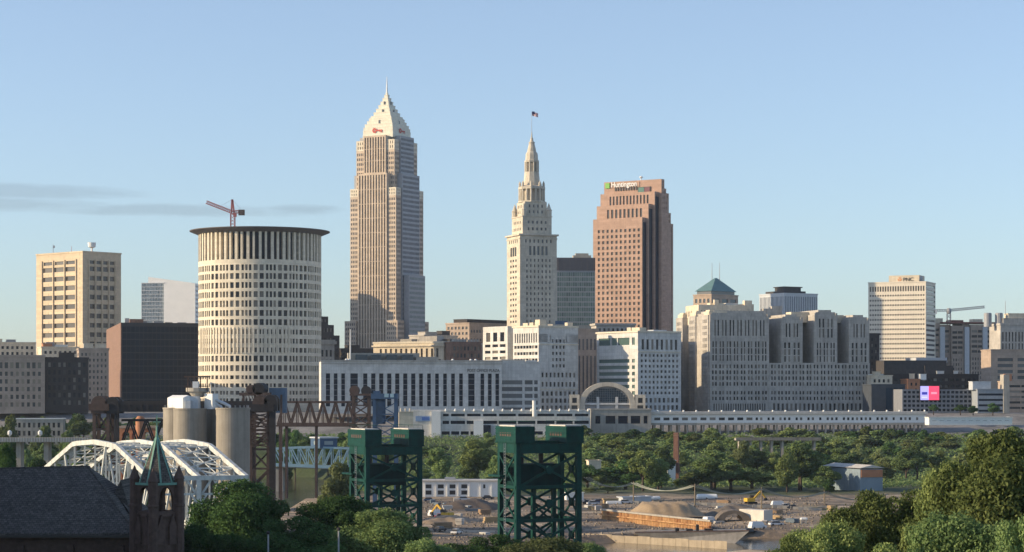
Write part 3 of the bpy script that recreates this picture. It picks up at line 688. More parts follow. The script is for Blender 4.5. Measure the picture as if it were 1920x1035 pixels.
for i in range(6):
    x0, x1 = i * .75, (i + 1) * .75; y0, y1 = .35 * math.sin(i * 1.2), .35 * math.sin((i + 1) * 1.2)
    z0_, z1_ = -.22 * i, -.22 * (i + 1)
    top = zt_(203)
    fl.hexa([(cx_ + .2 + x0, cy_ + y0, top - 3 + z0_), (cx_ + .2 + x1, cy_ + y1, top - 3 + z1_), (cx_ + .2 + x1, cy_ + y1 + .05, top - 3 + z1_), (cx_ + .2 + x0, cy_ + y0 + .05, top - 3 + z0_)],
            [(cx_ + .2 + x0, cy_ + y0, top + z0_), (cx_ + .2 + x1, cy_ + y1, top + z1_), (cx_ + .2 + x1, cy_ + y1 + .05, top + z1_), (cx_ + .2 + x0, cy_ + y0 + .05, top + z0_)])
def flag_mat():
    m = bpy.data.materials.new('striped_flag'); m.use_nodes = True; N = m.node_tree.nodes; L = m.node_tree.links
    wv = N.new('ShaderNodeTexWave'); wv.bands_direction = 'Z'; wv.inputs['Scale'].default_value = .7; t = N.new('ShaderNodeTexCoord'); L.new(t.outputs['Object'], wv.inputs['Vector'])
    c = N.new('ShaderNodeValToRGB'); c.color_ramp.elements[0].color = (.5, .03, .03, 1); c.color_ramp.elements[1].color = (.75, .72, .7, 1); c.color_ramp.interpolation = 'CONSTANT'; c.color_ramp.elements[1].position = .5
    L.new(wv.outputs[0], c.inputs[0]); L.new(c.outputs[0], N['Principled BSDF'].inputs['Base Color']); return m
fl.build('flag', flag_mat(), rt)
b = MB(); top = zt_(203); b.box(cx_ + .2, cx_ + 2.1, cy_ - .4, cy_ + .4, top - 1.7, top + .02); b.build('flag_canton', mat('flag_blue', (.02, .03, .12), var=.05), rt)

# --- pale green glass slab between the two towers
fr = FR(1044, 1660, 3); zt = PZ(483, 1660)
rt = building('glass_slab', 'pale green glass slab with a dark top band between stone tower and pink tower', 'building', fr, 0, 20, 0, fr.lenR(1116), zt, None, zones((0, -10.5, floors(3.9, 1.7, .84, .8, (.3, .3), (.5, .5)))), 'grey_met', 'glass_green', d=.15, parapet=0)
b = MB(); fr.box(b, -.35, -.02, 0, fr.lenR(1116), zt - 10, zt)
for i in range(7): fr.box(b, -.75, -.36, 1 + i * 4.6, 1.5 + i * 4.6, zt - 10, zt)
b.build('top_band', mat('dark_band', (.12, .11, .115), var=.1), rt)
b = MB(); fr.box(b, 2, 12, 13, 27, zt + .01, zt + 2); fr.box(b, 3, 11, 15, 25, zt + 2, zt + 3.6); b.build('rooftop_unit', 'concrete', rt)

# --- pink granite tower with stepped shoulders
Yp = 1740.0; fr = FR(1204, Yp, 57)
rt = thing('granite_tower', 'pink granite skyscraper with stepped shoulders and vertical notched corner', 'building', fr.pt(20, 20, BZ))
w, g = MB(), MB()
def zp(py): return PZ(py, Yp)
um = fr.lenL(1112)
main = zones((3, -8, floors(4.6, 4.2, .5, .55, (3.5, 1.0), (1, 0))))
def tier(n, h, wf=.6): return zones((-h, -1.5, grid(n, 1, wf, .9, (7, 6), (0, 0))))
side = floors(4.2, 3.2, .45, .6, (1, 1))
solid(fr, w, g, 0, um, 0, 40, BZ, zp(407), main, side, .7)
solid(fr, w, g, -2.5, um, 6, 38, BZ, zp(381), zones((-11, -3, grid(9, 1, .55, .9, (9, 5), (0, 0), ))), side, .7)
solid(fr, w, g, -5, um, 12, 36, BZ, zp(357), zones((-10, -2, grid(12, 1, .55, .9, (8, 5), (0, 0)))), side, .7)
solid(fr, w, g, -8, um, 18, 23, BZ, zp(333), None, side, .7)
solid(fr, w, g, -8.01, um - 1, 18.02, 38, BZ, zp(415), None, floors(60, 3.0, .45, .96, (1, 1)), .7)
solid(fr, w, g, -8.02, um - 2, 18.04, 34, BZ, zp(395), None, side, .7)
solid(fr, w, g, -8.03, um - 3, 18.06, 29.5, BZ, zp(370), None, side, .7)
solid(fr, w, g, -8.04, um - 4, 18.08, 26, BZ, zp(350), None, side, .7)
w.build('wall', 'pink', rt); g.build('windows', 'glass_bronze', rt, kind='stuff')
lv = MB()
for i in range(9): fr.box(lv, 25 - 10 + i * 2.5, 25 - 9 + i * 2.5, 17.3, 17.99, zp(351), zp(343))
lv.build('louvre', 'dark_letter', rt)
for i in range(3):                                   # dark reentrant strips between the corner fins
    b = MB(); l_, r_ = [(0, 0), (-2.5, 6), (-5, 12)][i]; fr.box(b, l_ - .4, l_ - .02, r_ + 1.2, r_ + 5.98, BZ, zp([407, 381, 357][i]) - 4); b.build('corner_glazing', 'glass_dark', rt)
sg = MB(); fr.box(sg, um - 5.6, um - 1.6, 17.2, 17.7, zp(345), zp(335)); sg.build('sign_emblem', 'lime_sign', rt)
b = MB(); fr.box(b, um - 34, um - 6.6, 17.55, 17.95, zp(345), zp(335)); b.build('sign_board', 'pink', rt)
text('Huntington', 'sign_lettering', mat('sign_white', (.85, .85, .82), rough=.4, var=.02), rt, fr.pt(um - 7.2, 17.3, zp(343.4)), -fr.dL, 6.0, 24, .12, .06)
b = MB(); fr.box(b, 2, 14, 17.3, 17.95, zp(357), zp(346)); b.build('screen_frame', 'dark_letter', rt)
b = MB(); fr.box(b, 8, 13.3, 17.1, 17.29, zp(356), zp(347)); b.build('screen_panel', mat('teal_panel', (.07, .17, .14), rough=.3, var=.1), rt)
b = MB(); fr.box(b, 2.6, 7.6, 17.1, 17.29, zp(356), zp(347)); b.build('screen_panel', mat('maroon_panel', (.15, .05, .06), rough=.3, var=.1), rt)
b = MB(); c = fr.pt(12, 19.5, zp(333)); b.lathe(c.x, c.y, [(.4, c.z), (.4, c.z + 1.5), (1.6, c.z + 2.4), (1.0, c.z + 3.4)], 10); b.build('satellite_dish', 'white', rt)

# --- white gridded tower on the right with rooftop sign
fr = FR(1736, 1750, 66); zt = PZ(529, 1750); ll = fr.lenL(1628); rr = fr.lenR(1754)
pt_ = zones((2, -8.5, floors(4.05, 2.1, .62, .36, (.8, .8), (.5, 0))), (-7.5, -2.5, floors(5, 2.1, .62, .85, (.8, .8), (0, 0))))
rt = building('white_tower', 'white gridded office tower with a sign box on its roof', 'building', fr, 0, ll, 0, rr, zt, pt_, floors(4.05, 40, .97, .45, (.5, .5)), mat('white_masonry', (.74, .67, .55), var=.08, scale=.2, streak=.12), 'glass_bronze', d=.6, parapet=.8, glassR='glass_grey')
b = MB(); l0, l1 = fr.lenL(1722), fr.lenL(1665); fr.box(b, l0, l1, 3, 22, zt + .01, PZ(515, 1750)); b.build('sign_box', 'cream', rt)
b = MB(); fr.box(b, l0 - .2, l0 - .01, 4, 14, zt + 1, PZ(516.5, 1750)); b.build('vent_grille', 'grey_met', rt)
text('PNC', 'sign_lettering', 'dark_letter', rt, fr.pt(l0 + 13.5, 2.85, zt + 1.3), -fr.dL, 4.2, 8.5, .1, .04)
e = MB(); c0 = l0 + 16.2
for t in range(3):
    a0 = math.pi / 2 + t * 2.094; e.q(*[fr.pt(c0 - 2.0 * math.cos(a0 + q) * k, 2.8, zt + 3.0 + 2.0 * math.sin(a0 + q) * k) for q, k in ((-.75, 1), (.75, 1), (.5, .3), (-.5, .3))])
e.build('sign_emblem', mat('orange_sign', (.7, .25, .05), var=.05), rt)
text('PNC', 'sign_lettering', 'grey_met', rt, fr.pt(l0 - .3, 5, zt + 1.3), fr.dR, 3.0, 7, .05)
# ---------------------------------------------------------------- low blocks in the middle of downtown
# post office hall with tall windows
Yo = 1230.0; fr = FR(602, Yo, 9); rr = fr.lenR(941); zt = PZ(678, Yo)
rt = thing('post_office_hall', 'long grey stone hall with a row of tall dark windows and carved lettering', 'building', fr.pt(16, rr / 2, BZ))
w = MB(); xs_ = []
def ox(px): return fr.lenR(px)
wins = [(611, 619), (626, 633), (640, 647), (657, 671), (681, 689), (696, 704), (711, 719), (726, 734), (741, 749), (756, 764), (771, 779), (786, 793), (801, 808), (816, 823), (831, 838), (846, 853), (861, 868), (878, 890), (901, 908), (915, 922), (929, 936)]
z0w, z1w = PZ(762, Yo) - BZ, PZ(700, Yo) - BZ
spans = [(ox(a), ox(b)) for a, b in wins]
panes = []
def pr(s, z, dd): return fr.pt(dd, s, BZ + z)
def tallpane(xa, xb, za, zb, d):
    b = MB(); b.q(pr(xa, za, d), pr(xb, za, d), pr(xb, zb, d), pr(xa, zb, d)); o = b.build('window', 'glass_dark', rt)
    m = MB(); n = 6
    for k in range(1, n):
        z = za + (zb - za) * k / n; m.hexa([pr(xa, z - .12, d - .12), pr(xb, z - .12, d - .12), pr(xb, z - .12, d - .01), pr(xa, z - .12, d - .01)], [pr(xa, z + .12, d - .12), pr(xb, z + .12, d - .12), pr(xb, z + .12, d - .01), pr(xa, z + .12, d - .01)])
    m.build('spandrel', 'grey_met', o)
facade(w, tallpane, pr, rr, zt - BZ, [(z0w, z1w, spans)], .9)
w.q(fr.pt(0, 0, BZ), fr.pt(0, 0, zt), fr.pt(17, 0, zt), fr.pt(17, 0, BZ)); w.q(fr.pt(0, rr, BZ), fr.pt(17, rr, BZ), fr.pt(17, rr, zt), fr.pt(0, rr, zt)); w.q(fr.pt(17, 0, BZ), fr.pt(17, 0, zt), fr.pt(17, rr, zt), fr.pt(17, rr, BZ))
w.build('wall', 'precast', rt)
b = MB(); b.q(fr.pt(0, 0, zt), fr.pt(0, rr, zt), fr.pt(17, rr, zt), fr.pt(17, 0, zt)); b.build('roof', 'roof', rt)
b = MB(); fr.box(b, -.5, 0.6, -.4, rr + .4, zt + .003, zt + 1.0); fr.box(b, -.35, -.01, 0, rr, zt - 1.3, zt - .9); b.build('cornice', 'lime_dk', rt)
text('POST OFFICE PLAZA', 'sign_lettering', 'dark_letter', rt, fr.pt(-.12, ox(876), PZ(697, Yo)), fr.dR, 2.6, ox(936) - ox(876), .06)
for i, (a, b_, y, m_) in enumerate([(668, 690, 662, 'glass_blue'), (698, 716, 662, 'glass_blue'), (726, 746, 662, 'glass_blue'), (754, 776, 662, 'glass_blue')]):
    b = MB(); fr.box(b, 4, 9, ox(a), ox(b_), zt + .01, zt + 4.2); b.build('skylight', m_, rt)
b = MB(); fr.box(b, 9.1, 16, ox(655), ox(790), zt + .01, zt + 5.2); b.build('penthouse', 'concrete', rt)
b = MB(); fr.box(b, 5, 14, ox(782), ox(824), zt + .01, zt + 3.0); b.build('rooftop_unit', 'concrete', rt)
b = MB(); mast(b, fr.pt(8, ox(659), zt), 19, .45); b.build('vent_pipe', 'white', rt)
for px_ in (650, 655, 850, 884, 893):
    b = MB(); c = fr.pt(3, ox(px_), zt); b.lathe(c.x, c.y, [(.8, zt), (.9, zt + 1.1), (.4, zt + 1.8)], 8); b.build('roof_vent', 'white', rt)

# cream columned block behind it
fr = FR(832, 1440, 62); zt = PZ(643, 1440); ll = fr.lenL(700)
rt = building('columned_block', 'sunlit cream building with tall columned windows behind the post office hall', 'building', fr, 0, ll, 0, 42, zt, zones((2, -9, floors(4, 5, .5, .5)), (-11, -3.2, grid(12, 1, .42, .9, (4, 3), (0, 0)))), floors(3.9, 3.3, .5, .5), 'cream', 'glass_bronze', parapet=1.2, wallmat2='white_stone')
b = MB(); fr.box(b, -1, ll + 1, -1.0, -.02, zt - 2.2, zt - 1.2); b.build('cornice', 'cream', rt)
for (l, r, a_, b_, h, m_) in ((10, 8, 14, 10, 5, 'lime_dk'), (2, 12, 6, 8, 3, 'roof_dk'), (30, 8, 9, 8, 3.2, 'concrete'), (46, 6, 8, 8, 2.2, 'roof_dk')):
    b = MB(); fr.box(b, l, l + a_, r, r + b_, zt + .01, zt + h); b.build('rooftop_unit', m_, rt)
fr = FR(845, 1430, 20)
rt = building('brown_block', 'shaded brown brick block with rows of windows right of the cream columned block', 'building', fr, 0, 20, 0, fr.lenR(903), PZ(643, 1430), None, floors(4.6, 2.4, .55, .55, (1.5, .8), (1, 1.2), 0), 'brick', 'glass_lit', parapet=.9, units=[(4, 6, 4, 8, 2.4, 'roof_lt')])
b = MB()
for i in range(9): fr.box(b, 4, 4.6, 3 + i * 2.1, 4.2 + i * 2.1, PZ(643, 1430) + 1, PZ(636, 1430))
b.build('crenel', 'lime_dk', rt)
fr = FR(925, 1400, 30)
rt = building('small_block', 'small building with a sunlit peach end wall, in front of the brown block', 'building', fr, 0, fr.lenL(904), 0, fr.lenR(942), PZ(645, 1400), grid(2, 5, .2, .4), floors(4, 2.6, .4, .6), 'cream', 'glass', parapet=.8)
fr = FR(880, 1600, 48); zt = PZ(607, 1600)
rt = building('wide_block', 'wide grey tan building with a dark rooftop box left of the stone tower', 'building', fr, 0, fr.lenL(836), 0, fr.lenR(960), zt, floors(4.2, 4, .6, .5), zones((-8, -3, floors(5, 3, .6, .7)), (2, -9, floors(4, 3.2, .5, .5))), 'tanbrick', 'glass_grey', parapet=1, units=[(8, 14, 6, 50, 3.6, 'brick_dk')])
fr = FR(795, 1560, 45)
rt = building('office_building', 'grey block with dark rooftop plant just right of the tallest tower', 'building', fr, 0, 16, 0, 34, PZ(630, 1560), floors(4, 3, .5, .5), floors(4, 3, .5, .5), 'lime_dk', 'glass', parapet=1, units=[(3, 8, 4, 12, 3, 'lime_dk'), (2, 6, 20, 8, 4, 'roof_dk')])
fr = FR(655, 1600, 40)
rt = building('office_building', 'dark low block at the foot of the tallest tower', 'building', fr, 0, 14, 0, 26, PZ(655, 1600), floors(4, 3, .5, .5), floors(4, 3, .5, .5), 'brick_dk', 'glass', parapet=1, units=[(2, 7, 2, 9, 3, 'brick_dk')])

# ---------------------------------------------------------------- twin office buildings with arched entrance between
Yw = 1290.0; fr = FR(1010, Yw, 35); zt = PZ(613, Yw); ll = fr.lenL(962); l2 = fr.lenL(908); rr = fr.lenR(1084)
rt = thing('office_twin', 'white twin office block with a sunlit side, left of the arched entrance', 'building', fr.pt(ll / 2, rr / 2, BZ))
w, g, gL = MB(), MB(), MB()
frontpat = zones((0, 14, grid(8, 3, .55, .62, (1.5, 1.5), (.8, .3))), (14, 26, grid(9, 2, .5, .5, (1.5, 1.5), (.3, .3))), (26, 46, grid(4, 5, .52, .5, (9.5, 9.5), (.5, .5))), (-9.5, -4, grid(6, 1, .5, .95, (6, 6), (0, 0))))
sidepat = zones((0, 30, floors(3.9, 30, .9, .55, (1, 1))), (30, -10, floors(3.9, 3, .84, .45, (1, 1), (0, 0))), (-9.5, -3.5, grid(10, 1, .55, .95, (1.2, 1.2), (0, 0))))
solid(fr, w, g, 0, ll, 0, rr, BZ, zt, sidepat, frontpat, .6, None)
solid(fr, w, g, ll + 4.5, l2, -1.0, rr * .6, BZ, PZ(609, Yw), zones((20, -10, floors(3.9, 9, .75, .45, (1.2, 1.2), (0, 0))), (-9.5, -3.5, grid(3, 1, .6, .95, (2, 2), (0, 0)))), None, .6)
fr.box(w, ll, ll + 4.5, 4, rr * .5, BZ, zt - 1)
w.build('wall', 'precast', rt); g.build('windows', 'glass', rt, kind='stuff')
b = MB(); fr.box(b, -.5, -.02, 0, rr, zt - 10.6, zt - 10); fr.box(b, -.6, ll + .6, -.6, .5, zt + .003, zt + 1); fr.box(b, -.6, .5, .52, rr, zt + .003, zt + 1); fr.box(b, -.4, -.02, 0, rr, BZ + 14, BZ + 14.5); b.build('cornice', 'white_stone', rt)
for (l, r, a_, b_, h, m_) in ((3, 3, 5, 5, 4.6, 'cream'), (10, 3, 4, 4, 3, 'cream'), (4, 14, 6, 8, 2.0, 'concrete'), (20, 6, 5, 5, 3, 'cream'), (3, 24, 3, 4, 3.2, 'cream')):
    b = MB(); fr.box(b, l, l + a_, r, r + b_, zt + .01, zt + h); b.build('rooftop_unit', m_, rt)
# low wing in front, with ribbon windows
fr = FR(1000, 1285, 14); rt = building('low_wing', 'low wing with glass bands between post office hall and white twin block', 'building', FR(938, 1255, 10), 0, 22, 0, FR(938, 1255, 10).lenR(1012), PZ(680, 1255), None,
    zones((0, 20, grid(1, 5, .93, .55, (.5, 9), (.5, .5))), (0.4, 20.4, grid(1, 5, .5, .5, (14.5, .2), (.5, .5))) ) if False else zones((0, 21, lambda W, H: [(1 + 4 * j, 3.4 + 4 * j, [(.8, W * .56), (W * .62, W * .82), (W * .86, W * .95)]) for j in range(5)])), 'precast', 'glass_grey', parapet=.8, units=[(1, 8, 1, 14, 1.6, 'roof_lt'), (3, 8, 17, 5, 1.2, 'white')])
# far grey columned slab between the twins
fr = FR(1080, 1400, 10)
rt = building('columned_slab', 'grey brown stone slab with tall slots between the white twin blocks', 'building', fr, 0, 20, 0, fr.lenR(1122), PZ(620, 1400), None, zones((3, -16, grid(5, 1, .4, .97, (1, 1), (1, 0))), (-13, -5, grid(5, 1, .45, .9, (1, 1), (0, 0)))), 'tanbrick', 'glass_grey', parapet=1.5, units=[(3, 8, 2, 8, 3.4, 'concrete'), (2, 4, -6, 4, 3.0, 'cream')])
b = MB(); c = fr.pt(4, -9, PZ(620, 1400)); b.box(c.x - 4, c.x + 4, c.y, c.y + 6, c.z - 20, c.z + 6.5); b.build('cooling_tower', 'blue_steel', rt)
# right twin
fr = FR(1196, 1288, 33); zt = PZ(623, 1288); ll = fr.lenL(1119); rr = fr.lenR(1277)
rt = thing('office_twin', 'white twin office block with banded glass side, right of the arched entrance', 'building', fr.pt(ll / 2, rr / 2, BZ))
w, g, gL = MB(), MB(), MB()
sidepat = zones((2, -8.5, lambda W, H: [(1 + 3.9 * j, 3.2 + 3.9 * j, [(2.0, W * .80), (W * .86, W * .93)]) for j in range(int((H - 3) / 3.9))]), (-7.5, -3, lambda W, H: [(0, H, [(2.0, W * .34), (W * .36, W * .5), (W * .52, W * .8), (W * .86, W * .93)])]))
frontpat = zones((0, 10, grid(9, 2, .55, .62, (1.5, 1.5), (.8, .3))), (10, -12, grid(10, 8, .5, .5, (1.5, 1.5), (.3, .3))), (-10.5, -4, grid(8, 1, .5, .95, (2, 2), (0, 0))))
solid(fr, w, gL, 0, ll, 0, rr, BZ, zt, sidepat, frontpat, .6, None, g)
w.build('wall', 'precast', rt); g.build('windows', 'glass', rt, kind='stuff'); gL.build('windows', 'glass_green', rt, kind='stuff')
b = MB(); fr.box(b, -.5, -.02, 0, rr, zt - 12, zt - 11.4); fr.box(b, -.6, ll + .6, -.6, .5, zt + .003, zt + 1); fr.box(b, -.6, .5, .52, rr, zt + .003, zt + 1); b.build('cornice', 'white_stone', rt)
for (l, r, a_, b_, h, m_) in ((1, 2, 8, 5, 3, 'cream'), (10, 2, 4, 4, 3.2, 'cream'), (3, 14, 6, 10, 1.8, 'steel_roof')):
    b = MB(); fr.box(b, l, l + a_, r, r + b_, zt + .01, zt + h); b.build('rooftop_unit', m_, rt)
b = MB(); fw = FR(1118, 1480, 8); fw.box(b, 0, 20, 0, fw.lenR(1190), BZ, PZ(607, 1480)); o = b.build('wall', 'lime_dk', None)
rb_ = thing('office_building', 'dark flat-topped block just behind the right twin, below the pink tower', 'building', fw.pt(10, 13, BZ)); bpy.data.objects.remove(o)
w, g = MB(), MB(); solid(fw, w, g, 0, 20, 0, fw.lenR(1190), BZ, PZ(610, 1480), None, floors(4, 3, .5, .5)); w.build('wall', 'lime_dk', rb_); g.build('windows', 'glass', rb_, kind='stuff')
b = MB(); fw.box(b, -1, 21, -1, fw.lenR(1190) + 1, PZ(610, 1480) + .01, PZ(606, 1480)); b.build('cornice', 'lime_dk', rb_)

rt = building('office_building', 'grey block added out of sight behind the right twin to shade the stone complex', 'building', FR(1222, 1352, 10), 0, 52, 0, 15, PZ(630, 1352), floors(4, 3, .5, .5), floors(4, 3, .5, .5), 'lime_dk', 'glass', parapet=.8)  # hidden block, added so its shadow darkens the left wings of the stone complex
# arched glass entrance
Ya = 1250.0; am = Ya / F; xc = PX(1139, Ya); zb = PZ(767, Ya); zs_ = PZ(757, Ya); Ro, Ri = 52 * am, 42 * am; flat = .78
rt = thing('arched_entrance', 'arched glass entrance between the white twin blocks', 'building', (xc, Ya, zb))
b = MB(); n = 28
def ap(r, t, y): return (xc + r * math.cos(t), y, zs_ + r * flat * math.sin(t))
for i in range(n):
    t0, t1 = math.pi * i / n, math.pi * (i + 1) / n
    b.hexa([ap(Ri, t0, Ya), ap(Ro, t0, Ya), ap(Ro, t0, Ya + 14), ap(Ri, t0, Ya + 14)], [ap(Ri, t1, Ya), ap(Ro, t1, Ya), ap(Ro, t1, Ya + 14), ap(Ri, t1, Ya + 14)])
for s_ in (-1, 1): b.box(xc + s_ * Ri if s_ > 0 else xc - Ro, xc + Ro if s_ > 0 else xc - Ri, Ya, Ya + 14, zb - 1, zs_ - .003)
b.build('arch_ring', 'lime', rt)
b = MB(); k = 10
for i in range(-k, k):
    x0, x1 = Ri * i / k, Ri * (i + 1) / k
    for j in range(8):
        z0, z1 = Ri * flat * j / 8, Ri * flat * (j + 1) / 8
        xm = max(abs(x0), abs(x1))
        if (xm / Ri) ** 2 + (z1 / (Ri * flat)) ** 2 <= 1.0: b.q((xc + x0 + .08, Ya + 2.5, zs_ + z0 + .08), (xc + x1 - .08, Ya + 2.5, zs_ + z0 + .08), (xc + x1 - .08, Ya + 2.5, zs_ + z1 - .08), (xc + x0 + .08, Ya + 2.5, zs_ + z1 - .08))
b.build('windows', 'glass_blue', rt, kind='stuff')
b = MB(); 
for i in range(24):
    t0, t1 = math.pi * i / 24, math.pi * (i + 1) / 24; b.q((xc, Ya + 2.9, zs_), ap(Ri, t0, Ya + 2.9), ap(Ri, t1, Ya + 2.9))
b.q((xc - Ri, Ya + 2.9, zb - 1), (xc + Ri, Ya + 2.9, zb - 1), (xc + Ri, Ya + 2.9, zs_), (xc - Ri, Ya + 2.9, zs_)); b.build('glazing', 'grey_met', rt)
for s_ in (-.42, 0.0, .42):
    if s_ == 0: continue
    b = MB(); b.box(xc + s_ * Ri - .8, xc + s_ * Ri + .8, Ya + 1.2, Ya + 2.4, zb - 1, zs_ + 4); b.build('column', 'precast', rt)
b = MB(); b.box(xc - Ri, xc + Ri, Ya + 1.0, Ya + 2.45, zs_ - .6, zs_ + .5); b.build('beam', 'precast', rt)
for s_ in (-1, 1):                                     # side pavilions with round-headed windows
    w, g = MB(), MB(); x0 = xc + s_ * (Ro + .05) if s_ > 0 else xc - Ro - 6; x1 = x0 + 5.9
    facade(w, g, lambda s, z, dd, x0=x0: Vector((x0 + s, Ya - .5 + dd, zb - 1 + z)), 5.9, 9.5, [(1, 3.2, [(1.2, 4.7)]), (4.6, 7.6, [(1.6, 4.3)])], .6)
    w.box(x0, x1, Ya + .6, Ya + 10, zb - 1, zb + 8.49); w.build('pavilion', 'lime', rt); g.build('windows', 'glass', rt, kind='stuff')

# ---------------------------------------------------------------- huge stepped stone office building on the right
Yl = 1330.0; fr = FR(1330, Yl, 13); lm = Yl / F; rr = fr.lenR(1631)
rt = thing('stone_office_complex', 'huge grey stone office building with deep light courts, right of the white twins', 'building', fr.pt(30, rr / 2, BZ))
w, g, rf = MB(), MB(), MB()
zpod = PZ(680, Yl); ztop = PZ(596, Yl)
pod = zones((0, 6, grid(22, 1, .5, .8, (2, 2), (.5, .2))), (6.5, 14, floors(3.7, 2.3, .55, .58, (1, 1), (.2, .2), 2, .7)), (15.5, 0, floors(3.7, 2.3, .55, .62, (1, 1), (.2, .4), 2, .7)))
up = zones((0, 14, floors(3.75, 2.3, .5, .84, (1.2, 1.2), (.4, .8), 2, .8)), (15.5, 0, floors(8, 2.3, .46, .88, (2.4, 2.4), (.2, 2.2), 2, .8)))
LD = 62.0
ra = fr.lenR(1442)
# podium under the courts, then the wings
solid(fr, w, g, 0.25, LD, ra, rr, BZ, zpod, None, pod, .55, rf)
def wing(px0, px1, pyt, depth=18.0, l0=0.0, zb_=None):
    a0, a1 = fr.lenR(px0), fr.lenR(px1)
    solid(fr, w, g, l0, depth, a0, a1, BZ if zb_ is None else zb_, PZ(pyt, Yl), None, zones((0, zpod - BZ, pod), (zpod - BZ + .5, 0, up)) if zb_ is None else up, .55, rf)
    st = MB()
    for k, (e, h) in enumerate(((1.2, 1.6), (3.4, 3.0))):
        if a1 - a0 > 2 * e + 1: fr.box(st, l0 + e * .6, depth - e * .6, a0 + e, a1 - e, PZ(pyt, Yl) + (0.01 if k == 0 else 1.6), PZ(pyt, Yl) + h)
    for aa in (a0 + .1, a1 - 1.3): fr.box(st, l0 - .35, l0 + .6, aa, aa + 1.2, PZ(pyt, Yl) - 4, PZ(pyt, Yl) + 1.0)
    st.build('stepped_parapet', 'lime_dk', rt)
wing(1331, 1442, 591, 30)
wing(1465, 1505, 597, 60, .05, zpod + .003); wing(1527, 1570, 588, 60, .05, zpod + .003); wing(1592, 1630, 597, 60, .05, zpod + .003)
solid(fr, w, g, 22, LD, ra, rr - .5, zpod, PZ(596, Yl), None, up, .4, rf)          # back of the light courts
# left side: three end wings, stepping back
for k, (d0, d1, py) in enumerate(((0, 14, 590), (27, 41, 589), (54, 68, 590))):
    solid(fr, w, g, d0 + (1.3 if k == 0 else 0), d1, -.4 - k * .01, 30, BZ, PZ(py, Yl), floors(3.75, 2.6, .4, .55, (1.5, 1.5), (1, 2.0)), None, .55, rf)
    cp = MB(); fr.box(cp, d0 + 1.5, d1 - 1.5, .4, 12, PZ(py, Yl) + .01, PZ(py, Yl) + 2.2); fr.box(cp, d0 + 3, d1 - 3, 1.2, 10, PZ(py, Yl) + 2.2, PZ(py, Yl) + 3.2); cp.build('end_cap', 'cream', rt)
solid(fr, w, g, 13, 60, 9, 40, BZ, PZ(594, Yl), floors(3.75, 2.6, .4, .5), None, .5, rf)
w.build('wall', 'lime_dk', rt); g.build('windows', 'glass', rt, kind='stuff'); rf.build('roof', 'roof', rt)
b = MB(); g = MB(); solid(fr, b, g, 31, 58, 3, fr.lenR(1432), ztop - 3, PZ(572, Yl) + 1.5, grid(8, 1, .4, .4, (1, 1), (3, 1)), grid(14, 1, .5, .4, (1, 1), (3, 1)), .4); b.build('penthouse', 'cream', rt); g.build('windows', 'glass', rt, kind='stuff')
for (px0, l, sz, py, m_) in ((1366, 36, 9, 566, 'cream'), (1372, 34, 3, 560, 'cream'), (1396, 36, 8, 566, 'roof_lt'), (1424, 36, 9, 568, 'cream'), (1430, 34, 5, 561, 'cream'), (1462, 30, 6, 577, 'lime_dk'), (1496, 12, 12, 585, 'cream'), (1512, 14, 6, 590, 'cream'), (1545, 20, 9, 584, 'lime_dk'), (1578, 14, 7, 590, 'cream'), (1608, 18, 7, 590, 'lime_dk'), (1478, 30, 7, 572, 'lime_dk')):
    b = MB(); a0 = fr.lenR(px0); fr.box(b, l, l + sz * .8, a0, a0 + sz, ztop - 2, PZ(py, Yl) + 1); b.build('rooftop_unit', m_, rt)
b = MB()
for px_ in (1447, 1574, 1580): c = fr.pt(14, fr.lenR(px_), zpod); b.lathe(c.x, c.y, [(.9, c.z), (.9, c.z + 3.2)], 8)
b.build('vent_stack', 'white', rt)

# green pyramid roof tower, glass cube tower behind it
fr = FR(1334, 1640, 45); zt = PZ(548, 1640); ll, rr = fr.lenL(1300), fr.lenR(1384)
rt = building('pyramid_roof_tower', 'stone tower with a green pyramid roof and twin antennas', 'building', fr, 0, ll, 0, rr, PZ(553, 1640), zones((0, -7.5, floors(4, 2.6, .5, .5)), (-7, -1.5, grid(4, 1, .55, .9))), zones((0, -8, floors(4, 2.6, .6, .5)), (-7, -1.5, grid(3, 1, .7, .9))), 'tanbrick', 'glass_blue', parapet=.8)
b = MB(); e = 2.0; fr.box(b, e, ll - e, e, rr - e, PZ(553, 1640) + .01, PZ(545, 1640)); b.build('attic', 'glass_grey', rt)
b = MB(); cpt = fr.pt(ll / 2, rr / 2, PZ(519, 1640)); base = [fr.pt(l, r, PZ(545, 1640)) for l, r in ((.8, .8), (.8, rr - .8), (ll - .8, rr - .8), (ll - .8, .8))]
tp = [cpt + (p - cpt) * .06 for p in base]; tp = [Vector((p.x, p.y, cpt.z)) for p in tp]; b.hexa(base, tp); b.build('pyramid_roof', 'patina_dk', rt)
for dx in (-4.2, 4.2): b = MB(); mast(b, (cpt.x + dx * .7, cpt.y, cpt.z - 3), 15, .3); b.build('antenna', 'metal', rt)
fr = FR(1470, 1600, 30); ll, rr = fr.lenL(1424), fr.lenR(1533); zt = PZ(551, 1600)
rt = building('glass_cube_tower', 'blue grey glass tower with a dark stepped top, behind the huge stone building', 'building', fr, 0, ll, 0, rr, zt, floors(30, 1.7, .45, .95, (.4, .4)), floors(30, 1.7, .45, .95, (.4, .4)), 'steel_roof', 'glass_blue', d=.4, parapet=.8)
b = MB(); fr.box(b, 3, ll - 5, 2, rr - 9, zt + .01, zt + 2.5); fr.box(b, 5, ll - 14, 4, rr - 12, zt + 2.5, zt + 5.2); fr.box(b, 4.2, ll - 13, 3.2, rr - 11, zt + 5.2, zt + 5.9); b.build('plant_storey', 'roof_dk', rt)
fr = FR(1632, 1420, 20)
